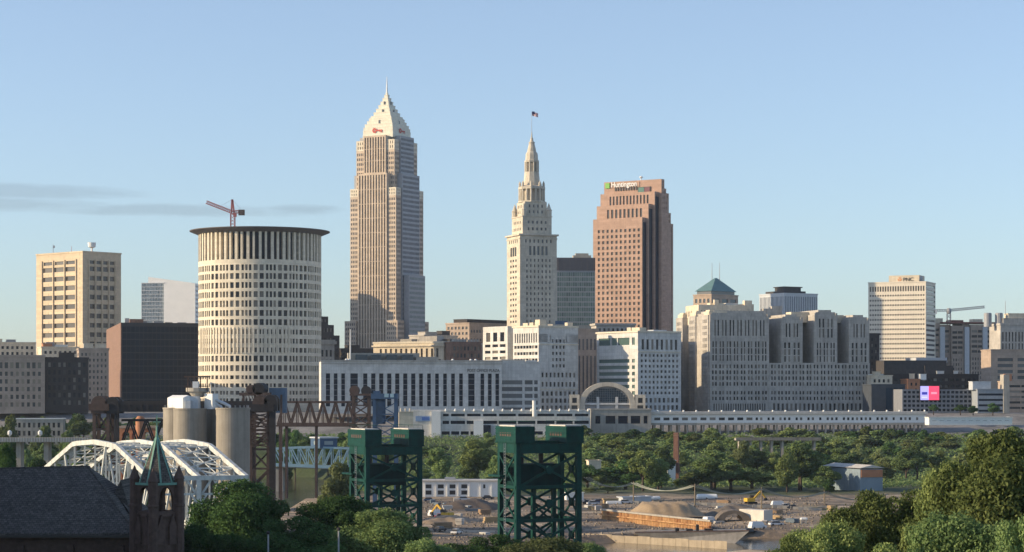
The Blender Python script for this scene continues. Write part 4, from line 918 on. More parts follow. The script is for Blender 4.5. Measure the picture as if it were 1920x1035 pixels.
rt = building('office_building', 'narrow dark building squeezed between the stone complex and white tower', 'building', FR(1622, 1440, 8), 0, 16, 0, 10, PZ(628, 1440), None, floors(4, 2.6, .4, .5), 'brick_dk', 'glass', parapet=1.2)

# ---------------------------------------------------------------- right edge of downtown
frs = FR(1753, 1800, 12); zt = PZ(606, 1800); a1 = frs.lenR(1878)
rt = thing('brown_office_block', 'long brown banded office block right of the white tower', 'building', frs.pt(15, a1 / 2, BZ))
w, g = MB(), MB()
bands = lambda k: zones((2, -26, floors(4, 2.4, .45, .6)), (-25, -3, floors(4.2, 6, .9, .5, (.6, .6), (.2, .5))))
xs_ = [1752, 1762, 1784, 1807, 1820, 1858, 1878]
for i in range(6):
    solid(frs, w, g, (i % 2) * 3.0, 24, frs.lenR(xs_[i]), frs.lenR(xs_[i + 1]), BZ, zt - (i % 3) * 1.0, None, bands(i), .5)
w.build('wall', 'tanbrick', rt); g.build('windows', 'glass', rt, kind='stuff')
b = MB()
for px_ in (1808, 1762, 1842): frs.box(b, -1.2, 5, frs.lenR(px_), frs.lenR(px_) + 4.2, BZ, zt - 3)
b.build('stair_tower', 'steel_roof', rt)
b = MB(); frs.box(b, -1, 25, frs.lenR(1770), frs.lenR(1866), zt + .02, zt + 1.2); frs.box(b, 6, 18, frs.lenR(1790), frs.lenR(1812), zt + 1.2, zt + 3); b.build('tiled_roof_edge', 'dullred', rt)
for (p0, p1, py, m_) in ((1756, 1775, 596, 'cream'), (1790, 1806, 601, 'roof_lt'), (1832, 1850, 597, 'cream')):
    b = MB(); frs.box(b, 8, 16, frs.lenR(p0), frs.lenR(p1), zt, PZ(py, 1800)); b.build('rooftop_unit', m_, rt)
fr = FR(1876, 1500, 6)
rt = building('hotel_block', 'grey block with a colonnaded top floor and roof tanks at the right edge', 'building', fr, 0, 24, 0, 34, PZ(610, 1500), None, zones((2, -22, floors(4, 2.6, .5, .5)), (-20, -4, floors(9, 2.4, .4, .85, (.6, .6), (0, 0)))), 'lime_dk', 'glass', parapet=1.5, units=[(6, 12, 4, 26, 5, 'lime_dk'), (7, 9, 8, 16, 8.5, 'cream')])
for px_, py in ((1852, 588), (1873, 588)):
    b = MB(); c = P(px_, py, 1510); b.lathe(c.x, c.y, [(2.8, PZ(612, 1500)), (2.8, c.z), (2.4, c.z + .5)], 12); b.build('roof_tank', 'grey_met', rt)
b = MB(); mast(b, P(1885, 590, 1512), 10, .3); b.build('antenna', 'metal', rt)
fr = FR(1858, 1400, 6)
rt = building('ribbon_office', 'pale grey office with ribbon windows at the right edge, in front of the hotel block', 'building', fr, 0, 20, 0, 34, PZ(657, 1400), None, zones((0, 0, lambda W, H: [(1.5 + 3.9 * j, 3.6 + 3.9 * j, [(4.5, 15), (18, 33)]) for j in range(9)])), 'tanbrick', 'glass_grey', parapet=.8)

# arena roofs and low brick sheds
fr = FR(1640, 1420, 10)
rt = building('arena', 'dark low arena with a broad brown roof below the white tower', 'building', fr, 0, 30, 0, fr.lenR(1835), PZ(703, 1420), None, floors(4, 4, .6, .4), 'brick_dk', 'glass', parapet=.8,
              units=[(4, 20, 8, 44, 9.5, 'roof_dk'), (2, 6, 36, 20, 6, 'roof_dk'), (1, 3, 44, 5, 2.5, 'white'), (1, 4, 56, 3, 2.6, 'white')])
b = MB(); zz0 = PZ(675, 1440); fr.box(b, 8, 28, 32, 54, zz0 - 2, zz0 + 1.5); b.build('roof_ridge', 'steel_roof', rt)
fr = FR(1633, 1330, 8); 
rt = building('low_block', 'low cream rooftop block just right of the stone complex', 'building', FR(1633, 1345, 8), 0, 16, 0, 14, PZ(705, 1345), None, floors(4, 3, .5, .5), 'cream', 'glass', parapet=.6, units=[(2, 5, 3, 4, 2.6, 'cream'), (6, 6, 1, 9, 1.0, 'white')])
rt = building('low_block', 'small orange brick block with a chimney beside the cream rooftop block', 'building', FR(1702, 1345, 8), 0, 14, 0, 8, PZ(712, 1345), None, floors(4, 3, .4, .5), 'brick_red', 'glass', parapet=.6, units=[(3, 3, 3, 2.5, 3.6, 'cream'), (1, 4, 8.5, 4, 3.4, 'white')])
rt = building('low_block', 'dark glass entrance block at the foot of the stone complex', 'building', FR(1634, 1300, 6), 0, 20, 0, 21, PZ(722, 1300), None, zones((1, 0, lambda W, H: [(1, H - 1.5, [(9, 13), (14, 16.5), (17.5, 20)])])), mat('slate_cladding', (.05, .06, .075), var=.2), 'glass_blue', parapet=.6)
# parking garage with round perforations and the big screen
fr = FR(1692, 1270, 5); zt = PZ(730, 1270); rr = fr.lenR(1832)
rt = thing('parking_garage', 'grey parking garage with rows of dark gaps and a lit screen', 'garage', fr.pt(10, rr / 2, BZ))
w, g = MB(), MB(); solid(fr, w, g, 0, 20, 0, rr, BZ, zt, None, zones((0, 0, floors(2.5, 2.6, .72, .55, (.4, .4), (.4, .4)))), .8)
w.build('wall', mat('grey_garage', (.20, .21, .23), var=.12, streak=.3), rt); g.build('windows', 'glass_dark', rt, kind='stuff')
s0, s1 = fr.lenR(1725), fr.lenR(1760)
b = MB(); fr.box(b, -.9, -.02, s0 - .4, s1 + .4, PZ(751, 1270), PZ(722.5, 1270)); b.build('screen_frame', 'dark_letter', rt)
def emit(name, c, s_=1.0):
    m = bpy.data.materials.new(name); m.use_nodes = True; bb = m.node_tree.nodes['Principled BSDF']; bb.inputs['Base Color'].default_value = (.02, .02, .02, 1)
    bb.inputs['Emission Color'].default_value = (*c, 1); bb.inputs['Emission Strength'].default_value = s_; return m
sm = (s0 + s1) / 2 - .7
b = MB(); fr.box(b, -1.0, -.91, s0, sm, PZ(750, 1270), PZ(724, 1270)); sc1 = b.build('screen', emit('lavender_screen', (.42, .40, .95)), rt)
b = MB(); fr.box(b, -1.0, -.91, sm + .01, s1, PZ(750, 1270), PZ(724, 1270)); sc2 = b.build('screen', emit('red_screen', (.85, .06, .14)), rt)
b = MB(); fr.box(b, -1.06, -1.01, s0 + .8, sm - .8, PZ(740, 1270), PZ(735, 1270)); b.build('screen_print', emit('screen_navy', (.03, .03, .3)), sc1)
b = MB(); fr.box(b, -1.06, -1.01, s0 + .8, sm - .8, PZ(746, 1270), PZ(744, 1270)); b.build('screen_print', emit('screen_pale', (.6, .6, .95)), sc1)
b = MB(); fr.box(b, -1.06, -1.01, sm + 1.4, s1 - 1.4, PZ(739, 1270), PZ(735, 1270)); b.build('screen_print', emit('screen_pink', (.95, .25, .35)), sc2)
fr = FR(1833, 1262, 5); rr = fr.lenR(1893)
rt = building('parking_garage', 'pale banded parking garage at the right end, beside the one with the screen', 'garage', fr, 0, 20, 0, rr, PZ(731, 1262), None, zones((0, 0, lambda W, H: [(.8 + 3.2 * j, 2.0 + 3.2 * j, [(.6, W - 4)]) for j in range(4)])), mat('blue_grey_garage', (.27, .30, .33), var=.1, streak=.3), 'glass_dark', parapet=.6,
              units=[(3, 8, -2, 11, 4.8, 'steel_roof')])
b = MB(); fr.box(b, -.6, 6, rr - 3.8, rr - .3, BZ, PZ(702, 1262)); b.build('stair_tower', 'concrete', rt)
rt = building('low_block', 'tan low block with a small red tower behind the pale banded garage', 'building', FR(1885, 1320, 6), 0, 14, 0, 20, PZ(716, 1320), None, floors(3.6, 12, .95, .4), 'tanbrick', 'glass', parapet=.6, units=[(1, 4, .5, 4, 4.6, 'brick_red')])

# ---------------------------------------------------------------- elevated station and riverside garage
Ys = 1190.0
fr = FR(1220, Ys, 4); rr = fr.lenR(1735); z1 = PZ(772, Ys); z0 = PZ(797, Ys)
rt = thing('elevated_station', 'long white elevated rail station on concrete piers above the wooded bluff', 'station', fr.pt(6, rr / 2, z0 - 6))
w, g = MB(), MB()
def stp(W, H):
    sp = []; x = 2.0
    while x < W - 3:
        if x < W * .36: sp.append((x, x + 3.4)); x += 5.2
        else: sp.append((x, x + 1.3)); x += 2.5 if rnd.random() > .2 else 4.2
    return [(H * .30, H * .62, sp)]
solid(fr, w, g, 0, 12, 0, rr, z0 + 1.2, z1 - 1.4, None, stp, .35)
w.build('wall', 'white_panel', rt); g.build('windows', 'glass', rt, kind='stuff')
b = MB(); fr.box(b, -1.3, 13, -1, rr + 1, z1 - 1.39, z1); b.build('roof', 'roof_lt', rt)
b = MB(); fr.box(b, -.8, 13, -1, rr + 1, z0, z0 + 1.19); b.build('deck', 'concrete', rt)
for i in range(34):
    b = MB(); r_ = 2 + i * (rr - 4) / 33; fr.box(b, .5, 1.5, r_, r_ + .9, z0 - 9 - .1 * i, z0 - .003); b.build('pier', 'concrete', rt); b = MB(); fr.box(b, 9, 10, r_, r_ + .9, z0 - 9, z0 - .003); b.build('pier', 'concrete', rt)
for i in range(22):
    b = MB(); c = fr.pt(-.6, 4 + i * 7.2, z1 + .01); b.lathe(c.x, c.y, [(.5, c.z), (.6, c.z + .5), (.35, c.z + .9)], 8); b.build('roof_vent', 'white', rt)
rt2 = building('rail_shelter', 'low white platform shelter at the right end of the elevated station', 'shelter', FR(1742, 1150, 5), 0, 8, 0, 46, PZ(783, 1150), None, zones((1.2, 3.5, floors(4, 4.0, .6, .5))), 'white', 'glass', z0=PZ(797, 1150), parapet=.3)
# stone gatehouse under the arch
fr = FR(1108, 1185, 3); rr = fr.lenR(1221)
rt = building('gatehouse', 'grey concrete gatehouse with dark square openings below the arched entrance', 'building', fr, 0, 14, 0, rr, PZ(769, 1185), None, zones((0, 0, lambda W, H: [(H - 7.5, H - 3.2, [(2.5, 5.2), (8.2, 13.6), (15.2, 20.6), (22.2, 27.6), (29.4, 31.6)])])), 'concrete', 'glass_dark', z0=PZ(812, 1185), parapet=.8)
# riverside garage, banded
fr = FR(745, 1165, 2); rr = fr.lenR(1107); z1 = PZ(769, 1165); z0 = PZ(832, 1165)
rt = thing('riverside_garage', 'long white banded parking deck in front of the post office hall', 'garage', fr.pt(8, rr / 2, z0))
def ox(px): return fr.lenR(px)
w, g = MB(), MB()
def gp(W, H):
    up_ = [(ox(830), ox(842)), (ox(845), ox(872)), (ox(875), ox(902)), (ox(905), ox(932)), (ox(935), ox(968)), (ox(971), ox(1004)), (ox(1007), ox(1040)), (ox(1043), ox(1074)), (ox(1077), ox(1104))]
    return [(H - 3.4, H - 2.0, [(a + .2, b - .2) for a, b in up_]), (H - 7.6, H - 5.8, up_), (H - 13.5, H - 11.6, [(ox(828 + 18 * i), ox(843 + 18 * i)) for i in range(4)] + [(ox(962 + 20 * i), ox(978 + 20 * i)) for i in range(6)]), (H - 17.2, H - 15.2, [(ox(810 + 18 * i), ox(825 + 18 * i)) for i in range(5)] + [(ox(962 + 20 * i), ox(978 + 20 * i)) for i in range(6)])]
solid(fr, w, g, 0, 16, ox(765), rr, z0, z1, None, lambda W, H: [(a, b, [(x - ox(765), y - ox(765)) for x, y in s]) for a, b, s in gp(W, H)], .9)
w.build('wall', 'precast', rt); g.build('opening', 'glass_dark', rt, kind='stuff')
for (p0, p1, ya, yb) in ((809, 826, 771, 830), (888, 906, 789, 832), (906, 920, 797, 834)):
    b = MB(); fr.box(b, -2.2, -.02, ox(p0), ox(p1), PZ(yb, 1165), PZ(ya, 1165)); b.build('stair_tower', 'white_panel' if p0 != 906 else 'glass_dark', rt)
b = MB(); fr.box(b, -.5, -.02, ox(779), ox(807), PZ(790, 1165), PZ(780, 1165)); b.build('sign_board', mat('pale_blue_sign', (.22, .32, .50), var=.1), rt)
b = MB(); fr.box(b, -.6, -.51, ox(791), ox(805), PZ(788, 1165), PZ(782, 1165)); b.build('sign_panel', mat('blue_sign', (.06, .14, .40), var=.1), rt)
for i in range(16):
    b = MB(); c = fr.pt(-.3, ox(836) + i * 5.2, z1); b.lathe(c.x, c.y, [(.55, c.z - .6), (.6, c.z + .2), (.3, c.z + .8)], 8); b.build('roof_vent', 'white', rt)
b = MB(); c = fr.pt(-3, ox(1001), 0); b.tube([(c.x, c.y, PZ(781, 1160)), (c.x, c.y, PZ(751, 1160))], 1.0, 10); b.build('vent_pipe', 'white', rt)
fr = FR(748, 1120, 5)
rt = building('pump_house', 'small sunlit cream hut on the riverside garage, behind the blue tower', 'hut', fr, 0, 5, 0, 7.5, PZ(773, 1120), None, None, 'cream', 'glass', z0=PZ(800, 1120), parapet=.4)
for i in range(3):
    b = MB(); c = fr.pt(2, 1 + i * 2.4, PZ(773, 1120)); b.lathe(c.x, c.y, [(.35, c.z), (.35, c.z + 1.6), (.15, c.z + 2.2)], 8); b.build('chimney_pipe', 'cream', rt)

# ---------------------------------------------------------------- tower cranes
def lattice(mb, a, b, w, n, t=.18):
    a, b = Vector(a), Vector(b); d = (b - a).normalized(); up = Vector((0, 0, 1)) if abs(d.z) < .9 else Vector((1, 0, 0))
    x = d.cross(up).normalized() * w / 2; y = x.cross(d).normalized() * w / 2
    cs = [x + y, x - y, -x - y, -x + y]
    for c in cs: mb.bar(a + c, b + c, t)
    for i in range(n):
        p, q = a.lerp(b, i / n), a.lerp(b, (i + 1) / n)
        for k in range(4): mb.bar(p + cs[k], q + cs[(k + 1) % 4], t * .7)
Yq = 1720.0
base = P(436.5, 432, Yq); base.z = BZ
rt = thing('tower_crane', 'red tower crane rising behind the round courthouse', 'crane', base)
b = MB(); lattice(b, base, P(436.5, 399, Yq), 3.4, 60, .55); b.build('mast', 'crane_red', rt)
b = MB(); lattice(b, P(436, 398, Yq), P(387, 379, Yq), 2.2, 14, .6); b.build('jib', 'crane_red', rt)
b = MB(); lattice(b, P(436, 398, Yq), P(457, 396, Yq), 2.0, 5, .5); b.build('counter_jib', 'crane_red', rt)
b = MB(); p = P(453, 398, Yq); b.box(p.x - 2.4, p.x + 2.4, Yq - 1.5, Yq + 1.5, p.z - 2.4, p.z + 2.0); b.build('counterweight', 'rust', rt)
b = MB(); b.bar(P(434, 399, Yq), P(435, 374, Yq), 1.3); b.bar(P(439, 399, Yq), P(436, 374, Yq), 1.3); b.build('apex', 'crane_red', rt)
b = MB(); b.bar(P(435.5, 374, Yq), P(410, 388, Yq), .18); b.bar(P(435.5, 374, Yq), P(455, 396, Yq), .18); b.build('tie_rod', 'metal', rt)
b = MB(); p = P(438, 401, Yq); b.box(p.x, p.x + 2.6, Yq - 2.4, Yq - .4, p.z - 2.6, p.z); b.build('cab', 'crane_red', rt)
Yq = 1900.0; base = P(1779, 600, Yq); base.z = BZ
rt = thing('tower_crane', 'grey white tower crane beside the white gridded tower', 'crane', base)
b = MB(); lattice(b, base, P(1779, 588, Yq), 3.0, 20, .5); b.build('mast', 'metal', rt)
b = MB(); lattice(b, P(1779, 582, Yq), P(1846, 575.5, Yq), 1.8, 16, .6); b.build('jib', 'metal', rt)
b = MB(); lattice(b, P(1779, 582, Yq), P(1750, 582, Yq), 1.6, 6, .5); b.build('counter_jib', 'metal', rt)
b = MB(); p = P(1750, 583, Yq); b.box(p.x - 3, p.x + 3, Yq - 1.5, Yq + 1.5, p.z - 2.6, p.z + 1); b.build('counterweight', 'white', rt)
b = MB(); p = P(1779, 585, Yq); b.lathe(p.x, p.y, [(1.5, PZ(589, Yq)), (2.4, PZ(584, Yq)), (1.6, PZ(578, Yq))], 8); b.build('slewing_head', 'grey_met', rt)
# ---------------------------------------------------------------- green lift bridge towers
def lift_tower(label, px_e, px_l, px_r, py_top, Y, py_base):
    fr = FR(px_e, Y, 24); ll, rr = fr.lenL(px_l), fr.lenR(px_r); zt = PZ(py_top, Y); zb_ = -41.5
    rt = thing('lift_bridge_tower', label, 'bridge tower', fr.pt(ll / 2, rr / 2, zb_), 'green lift bridge towers')
    k = Y / 450.0; H1 = zt - 3.6 * k                      # underside of the machinery housings
    b = MB()
    for l in (0, ll):
        for r in (0, rr):
            b = MB(); t = .55; l_ = min(max(l, t), ll - t); r_ = min(max(r, t), rr - t); fr.box(b, l_ - t, l_ + t, r_ - t, r_ + t, zb_, H1 - .01); b.build('leg', 'green', rt)
    # two machinery housings with pale roofs and a low link between them
    for (r0, r1) in ((-.3, rr * .27), (rr * .75, rr + .3)):
        b = MB(); fr.box(b, -.35, ll + .35, r0, r1, H1, zt); hs_ = b.build('housing', 'green', rt)
        b = MB(); fr.box(b, .9, ll - .9, r0 + .35, r1 - .35, zt + .003, zt + .25); b.build('roof', 'roof_lt', hs_)
        b = MB()
        for i in range(5): fr.box(b, ll * (.2 + i * .13), ll * (.28 + i * .13), r0 - .06, r0 - .003, zt - 2.1, zt - 1.3)
        b.build('louvre', 'rust', hs_)
        b = MB()
        for z_ in (H1 + .2, zt - .6, H1 + 2.0): fr.box(b, -.5, ll + .5, r0 - .12, r1 + .12, z_, z_ + .18)
        b.build('flange', 'green', hs_)
    b = MB(); fr.box(b, ll * .35, ll * .65, rr * .28, rr * .74, H1, H1 + .5); b.build('link_platform', 'green', rt)
    b = MB(); fr.box(b, -.2, .5, .9, rr - .9, H1 - 2.1, H1 - .02); b.build('portal_girder', 'green', rt); b = MB(); fr.box(b, ll - .5, ll + .2, .9, rr - .9, H1 - 2.1, H1 - .02); b.build('portal_girder', 'green', rt)
    b = MB(); fr.box(b, .56, ll - .56, -.1, .4, H1 - 2.0, H1 - .02); b.build('side_girder', 'green', rt); b = MB(); fr.box(b, .56, ll - .56, rr - .4, rr + .1, H1 - 2.0, H1 - .02); b.build('side_girder', 'green', rt)
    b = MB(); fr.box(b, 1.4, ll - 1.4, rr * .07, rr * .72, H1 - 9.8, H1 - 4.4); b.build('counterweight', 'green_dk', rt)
    b = MB(); fr.box(b, ll * .45, ll * .55, rr * .2, rr * .24, H1 - 7, H1 - .02); fr.box(b, ll * .45, ll * .55, rr * .5, rr * .54, H1 - 7, H1 - .02); b.build('hanger_cable', 'black_steel', rt)
    zc = H1 - 2.1
    nz_ = 4; ph = (zc - zb_) / nz_
    for face in range(4):
        for i in range(nz_):
            b = MB(); za, z2 = zc - ph * i, zc - ph * (i + 1)
            def q(s, z):
                return [fr.pt(s * ll, 0.1, z), fr.pt(s * ll, rr - .1, z), fr.pt(0.1, s * rr, z), fr.pt(ll - .1, s * rr, z)][face]
            tk = .42 if face < 2 else .5
            b.bar(q(.03, za), q(.97, z2), tk * .6, tk); b.bar(q(.97, za), q(.03, z2), tk * .6, tk); b.build('brace', 'green', rt)
            b = MB(); b.bar(q(.03, z2), q(.97, z2), .45, .7); b.build('strut', 'green', rt)
            b = MB(); c_ = q(.5, (za + z2) / 2); u_ = (q(1, 0) - q(0, 0)).normalized(); n_ = Vector((u_.y, -u_.x, 0)) * .32
            oc = [(.9, .3), (.3, .9), (-.3, .9), (-.9, .3), (-.9, -.3), (-.3, -.9), (.3, -.9), (.9, -.3)]
            b.hexa([c_ + u_ * x_ + Vector((0, 0, z_)) - n_ for x_, z_ in oc], [c_ + u_ * x_ + Vector((0, 0, z_)) + n_ for x_, z_ in oc]); b.build('gusset_plate', 'green', rt)
    # inner lift legs with their own lacing, seen through the front
    for r_ in (rr * .33, rr * .64):
        b = MB(); fr.box(b, ll * .2, ll * .3, r_ - .4, r_ + .4, zb_, H1 - 8); b.build('guide_column', 'green', rt)
    b = MB()
    for i in range(5):
        za, z2 = H1 - 13 - i * 4, H1 - 17 - i * 4
        b.bar(fr.pt(ll * .25, rr * .33, za), fr.pt(ll * .25, rr * .64, z2), .3, .4); b.bar(fr.pt(ll * .25, rr * .64, za), fr.pt(ll * .25, rr * .33, z2), .3, .4)
    b.build('lacing', 'green', rt)
    b = MB(); fr.box(b, ll * .5, ll + 1.4, -1.6, -.45, H1 - 7.2, H1 - 6.8)
    for i in range(4): b.bar(fr.pt(ll * (.55 + .15 * i), -1.5, H1 - 6.8), fr.pt(ll * (.55 + .15 * i), -1.5, H1 - 5.7), .08)
    b.build('catwalk', 'green', rt)
    b = MB()
    for s_ in (.46, .54): b.bar(fr.pt(ll * s_, -.5, zb_), fr.pt(ll * s_, -.5, H1), .09)
    for i in range(int((H1 - zb_) / .6)): b.bar(fr.pt(ll * .46, -.5, zb_ + i * .6), fr.pt(ll * .54, -.5, zb_ + i * .6), .05)
    b.build('ladder', 'metal', rt)
    b = MB()
    for r_ in (0, rr * .27, rr * .75, rr):
        for l_ in (0, ll): b.bar(fr.pt(l_, r_, zt), fr.pt(l_, r_, zt + 1.1), .07)
    for r0, r1 in ((0, rr * .27), (rr * .75, rr)):
        for l_ in (0, ll): b.bar(fr.pt(l_, r0, zt + 1.1), fr.pt(l_, r1, zt + 1.1), .06); b.bar(fr.pt(l_, r0, zt + .6), fr.pt(l_, r1, zt + .6), .05)
        for r_ in (r0, r1): b.bar(fr.pt(0, r_, zt + 1.1), fr.pt(ll, r_, zt + 1.1), .06)
    b.build('railing', 'green', rt)
    for r_ in (rr * .14, rr * .87):                     # sheaves with cables down to the counterweight
        b = MB(); n = 16; z_ = H1 + .2; lo = [fr.pt(ll / 2 + 1.7 * math.cos(2 * math.pi * i / n), r_ - .3, z_ + 1.7 * math.sin(2 * math.pi * i / n)) for i in range(n)]
        b.hexa(lo, [p + fr.dR * .6 for p in lo]); b.build('sheave', 'rust', rt)
    return rt
lift_tower('green steel lift bridge tower, the one nearer the camera beside the building site', 968, 933, 1091, 800, 450, 1010)
lift_tower('green steel lift bridge tower, the farther one beside the blue tower', 686, 655, 792, 806, 535, 970)

# ---------------------------------------------------------------- rusty railway lift bridge behind the silos
Yr = 650.0
def X(px): return PX(px, Yr)
def Z(py): return PZ(py, Yr)
rt = thing('rail_lift_bridge', 'dark rusty railway lift bridge with round-topped towers behind the silos', 'bridge', (X(340), Yr, -41))
def rb_tower(pl, pr_, ytop, side):
    x0, x1 = X(pl), X(pr_); ya, yb = Yr, Yr + 7
    for xx in (x0, x1):
        for yy in (ya, yb):
            b = MB(); b.box(xx - .5, xx + .5, yy - .5, yy + .5, -41, Z(ytop)); b.build('leg', 'rust', rt)
    n = 6; zt = Z(ytop)
    for i in range(n):
        za, z2 = zt - i * (zt + 41) / n, zt - (i + 1) * (zt + 41) / n
        b = MB(); b.bar((x0, ya, za), (x1, ya, z2), .35, .6) if i % 2 == 0 else b.bar((x1, ya, za), (x0, ya, z2), .35, .6)
        b.bar((x0, yb, z2), (x1, yb, za), .3, .5); b.bar((x0, ya, z2), (x1, ya, z2), .4, .6); b.bar((x1, ya, za), (x1, yb, z2), .3, .5); b.bar((x0, ya, za), (x0, yb, z2), .3, .5)
        b.build('brace', 'rust', rt)
def head(pc, py, wpx, m_='rust'):                  # round-topped sheave housing
    xc_ = X(pc); r_ = wpx / 2 / F * Yr; zc = Z(py); b = MB(); n = 12
    for y0, y1 in ((Yr - 1.2, Yr + 1.2), (Yr + 5.8, Yr + 8.2)):
        b = MB()
        lo = [(xc_ + r_, y0, zc - 3), (xc_ + r_, y0, zc)] + [(xc_ + r_ * math.cos(math.pi * i / n), y0, zc + r_ * math.sin(math.pi * i / n)) for i in range(1, n)] + [(xc_ - r_, y0, zc), (xc_ - r_, y0, zc - 3)]
        b.hexa(lo, [(p[0], y1, p[2]) for p in lo]); b.build('sheave_housing', m_, rt)
rb_tower(177, 203, 768, 0); rb_tower(470, 505, 770, 1)
b = MB(); b.box(X(168), X(206), Yr - 1.5, Yr + 8.5, Z(770), Z(757)); b.build('platform', 'rust', rt)
b = MB(); b.box(X(462), X(514), Yr - 1.5, Yr + 8.5, Z(772), Z(758)); b.build('platform', 'black_steel', rt)
head(187, 757, 30, 'rust'); head(211, 757, 26, 'black_steel'); head(508, 752, 24, 'black_steel'); head(488, 755, 28, 'rust')
for y_ in (Yr - 1.0, Yr + 7.0):
    b = MB(); b.box(X(205), X(480), y_, y_ + .9, Z(772), Z(752)); b.build('girder', 'black_steel', rt)
b = MB()
for i in range(24): b.box(X(210 + i * 11.5) - .12, X(210 + i * 11.5) + .12, Yr - 1.15, Yr - 1.01, Z(771.5), Z(757.5))
b.build('stiffener', 'black_steel', rt, kind='stuff')
b = MB(); xa_, xb_ = X(215), X(223); b.box(xa_, xb_, Yr - .5, Yr + .5, -41, Z(772)); b.build('leg', 'black_steel', rt)
b = MB(); xa_ = X(511); b.box(xa_ - .9, xa_ + .9, Yr - .8, Yr + .8, -41, Z(758)); b.build('leg', 'black_steel', rt)
b = MB()                                              # lacing of the right tower's upper half
for i in range(9):
    za, z2 = Z(775 + i * 7), Z(782 + i * 7); b.bar((X(470), Yr - .6, za), (X(505), Yr - .6, z2), .25, .4); b.bar((X(505), Yr - .6, za), (X(470), Yr - .6, z2), .25, .4)
b.build('lacing', 'rust', rt)
# the span, raised high between the towers: a small riveted truss
for y_ in (Yr + 1.5, Yr + 5.0):
    b = MB(); n = 8; x0, x1 = X(226), X(466)
    b.bar((x0, y_, Z(788)), (x1, y_, Z(788)), .5, .7); b.bar((x0, y_, Z(830)), (x1, y_, Z(830)), .5, .7)
    for i in range(n):
        xa_, xm, xb_ = x0 + (x1 - x0) * i / n, x0 + (x1 - x0) * (i + .5) / n, x0 + (x1 - x0) * (i + 1) / n
        b.bar((xa_, y_, Z(830)), (xm, y_, Z(788)), .35, .45); b.bar((xm, y_, Z(788)), (xb_, y_, Z(830)), .35, .45)
    b.build('truss', 'black_steel', rt)

# second rusty truss bridge with its tower, farther off
Yr = 820.0
rt = thing('rail_truss_bridge', 'rusty brown railway truss bridge right of the courthouse foot', 'bridge', (X(600), Yr, -41))
for y_ in (Yr, Yr + 6):
    n = 6; x0, x1 = X(520), X(664); zt, zl = Z(754), Z(796)
    def member(nm, p, q, w_, h_, m_='rust'):
        b = MB(); b.bar(p, q, w_, h_); b.build(nm, m_, rt)
    member('top_chord', (x0, y_, zt), (x1, y_, zt), .6, .8); member('bottom_chord', (x0, y_, zl), (x1, y_, zl), .7, 1.2)
    for i in range(n):
        xa_, xm, xb_ = x0 + (x1 - x0) * i / n, x0 + (x1 - x0) * (i + .5) / n, x0 + (x1 - x0) * (i + 1) / n
        member('diagonal', (xa_, y_, zl), (xm, y_, zt), .5, .6); member('diagonal', (xm, y_, zt), (xb_, y_, zl), .5, .6); member('post', (xm, y_, zt), (xm, y_, zl), .3, .35)
b = MB(); b.box(X(515), X(668), Yr + .4, Yr + 5.6, Z(800), Z(797)); b.build('deck', 'rust', rt)
for px_ in (524, 536, 592):
    b = MB(); b.box(X(px_) - .4, X(px_) + .4, Yr + 1, Yr + 5, -41, Z(800)); b.build('pier', 'rust', rt)
for xx in (662, 691):
    for yy in (0, 6):
        b = MB(); b.box(X(xx) - .5, X(xx) + .5, Yr + yy - .5, Yr + yy + .5, -41, Z(741)); b.build('leg', 'rust', rt)
for i in range(5):
    za, z2 = Z(742 + i * 18), Z(760 + i * 18)
    b = MB(); b.bar((X(662), Yr - .3, za), (X(691), Yr - .3, z2), .35, .5); b.bar((X(691), Yr - .3, za), (X(662), Yr - .3, z2), .35, .5); b.bar((X(662), Yr - .3, z2), (X(691), Yr - .3, z2), .4, .5); b.build('brace', 'rust', rt)
b = MB(); b.box(X(656), X(700), Yr - 1, Yr + 7, Z(742), Z(738)); b.build('platform', 'rust', rt)
for (px_, py_, r_) in ((664, 732, 1.9), (686, 733, 1.9)):
    b = MB(); c = P(px_, py_, Yr); n = 14
    lo = [(c.x + r_ * math.cos(2 * math.pi * i / n), Yr, c.z + r_ * math.sin(2 * math.pi * i / n)) for i in range(n)]; b.hexa(lo, [(p[0], Yr + 5, p[2]) for p in lo]); b.build('sheave', 'rust' if px_ == 664 else 'black_steel', rt)
# machinery with drums in front of the courthouse foot
Yr = 700.0
rt = thing('rail_bridge_tower', 'rusty tower with round drums before the courthouse foot', 'bridge tower', (X(480), Yr, -41))
for xx in (448, 470, 494, 520):
    b = MB(); b.bar((X(xx), Yr + 12, -41), (X(xx), Yr + 12, Z(740)), .7); b.build('leg', 'rust', rt)
b = MB(); b.box(X(442), X(500), Yr + 9, Yr + 14, Z(742), Z(736)); b.build('platform', 'rust', rt)
for (px_, py_, r_) in ((463, 730, 1.5), (478, 729, 2.0)):
    b = MB(); c = P(px_, py_, Yr); n = 14
    lo = [(c.x + r_ * math.cos(2 * math.pi * i / n), Yr + 9, c.z + r_ * math.sin(2 * math.pi * i / n)) for i in range(n)]; b.hexa(lo, [(p[0] + 1.0, Yr + 13, p[2]) for p in lo]); b.build('sheave', 'rust' if px_ == 463 else 'black_steel', rt)
b = MB()
for i in range(4): b.bar((X(448 + i * 6), Yr + 9, Z(742)), (X(454 + i * 6), Yr + 9, Z(760)), .25)
b.build('brace', 'rust', rt)
b = MB(); b.box(X(494), X(526), Yr + 16, Yr + 21, Z(775), Z(727)); b.build('machine_house', 'blue_steel', rt)
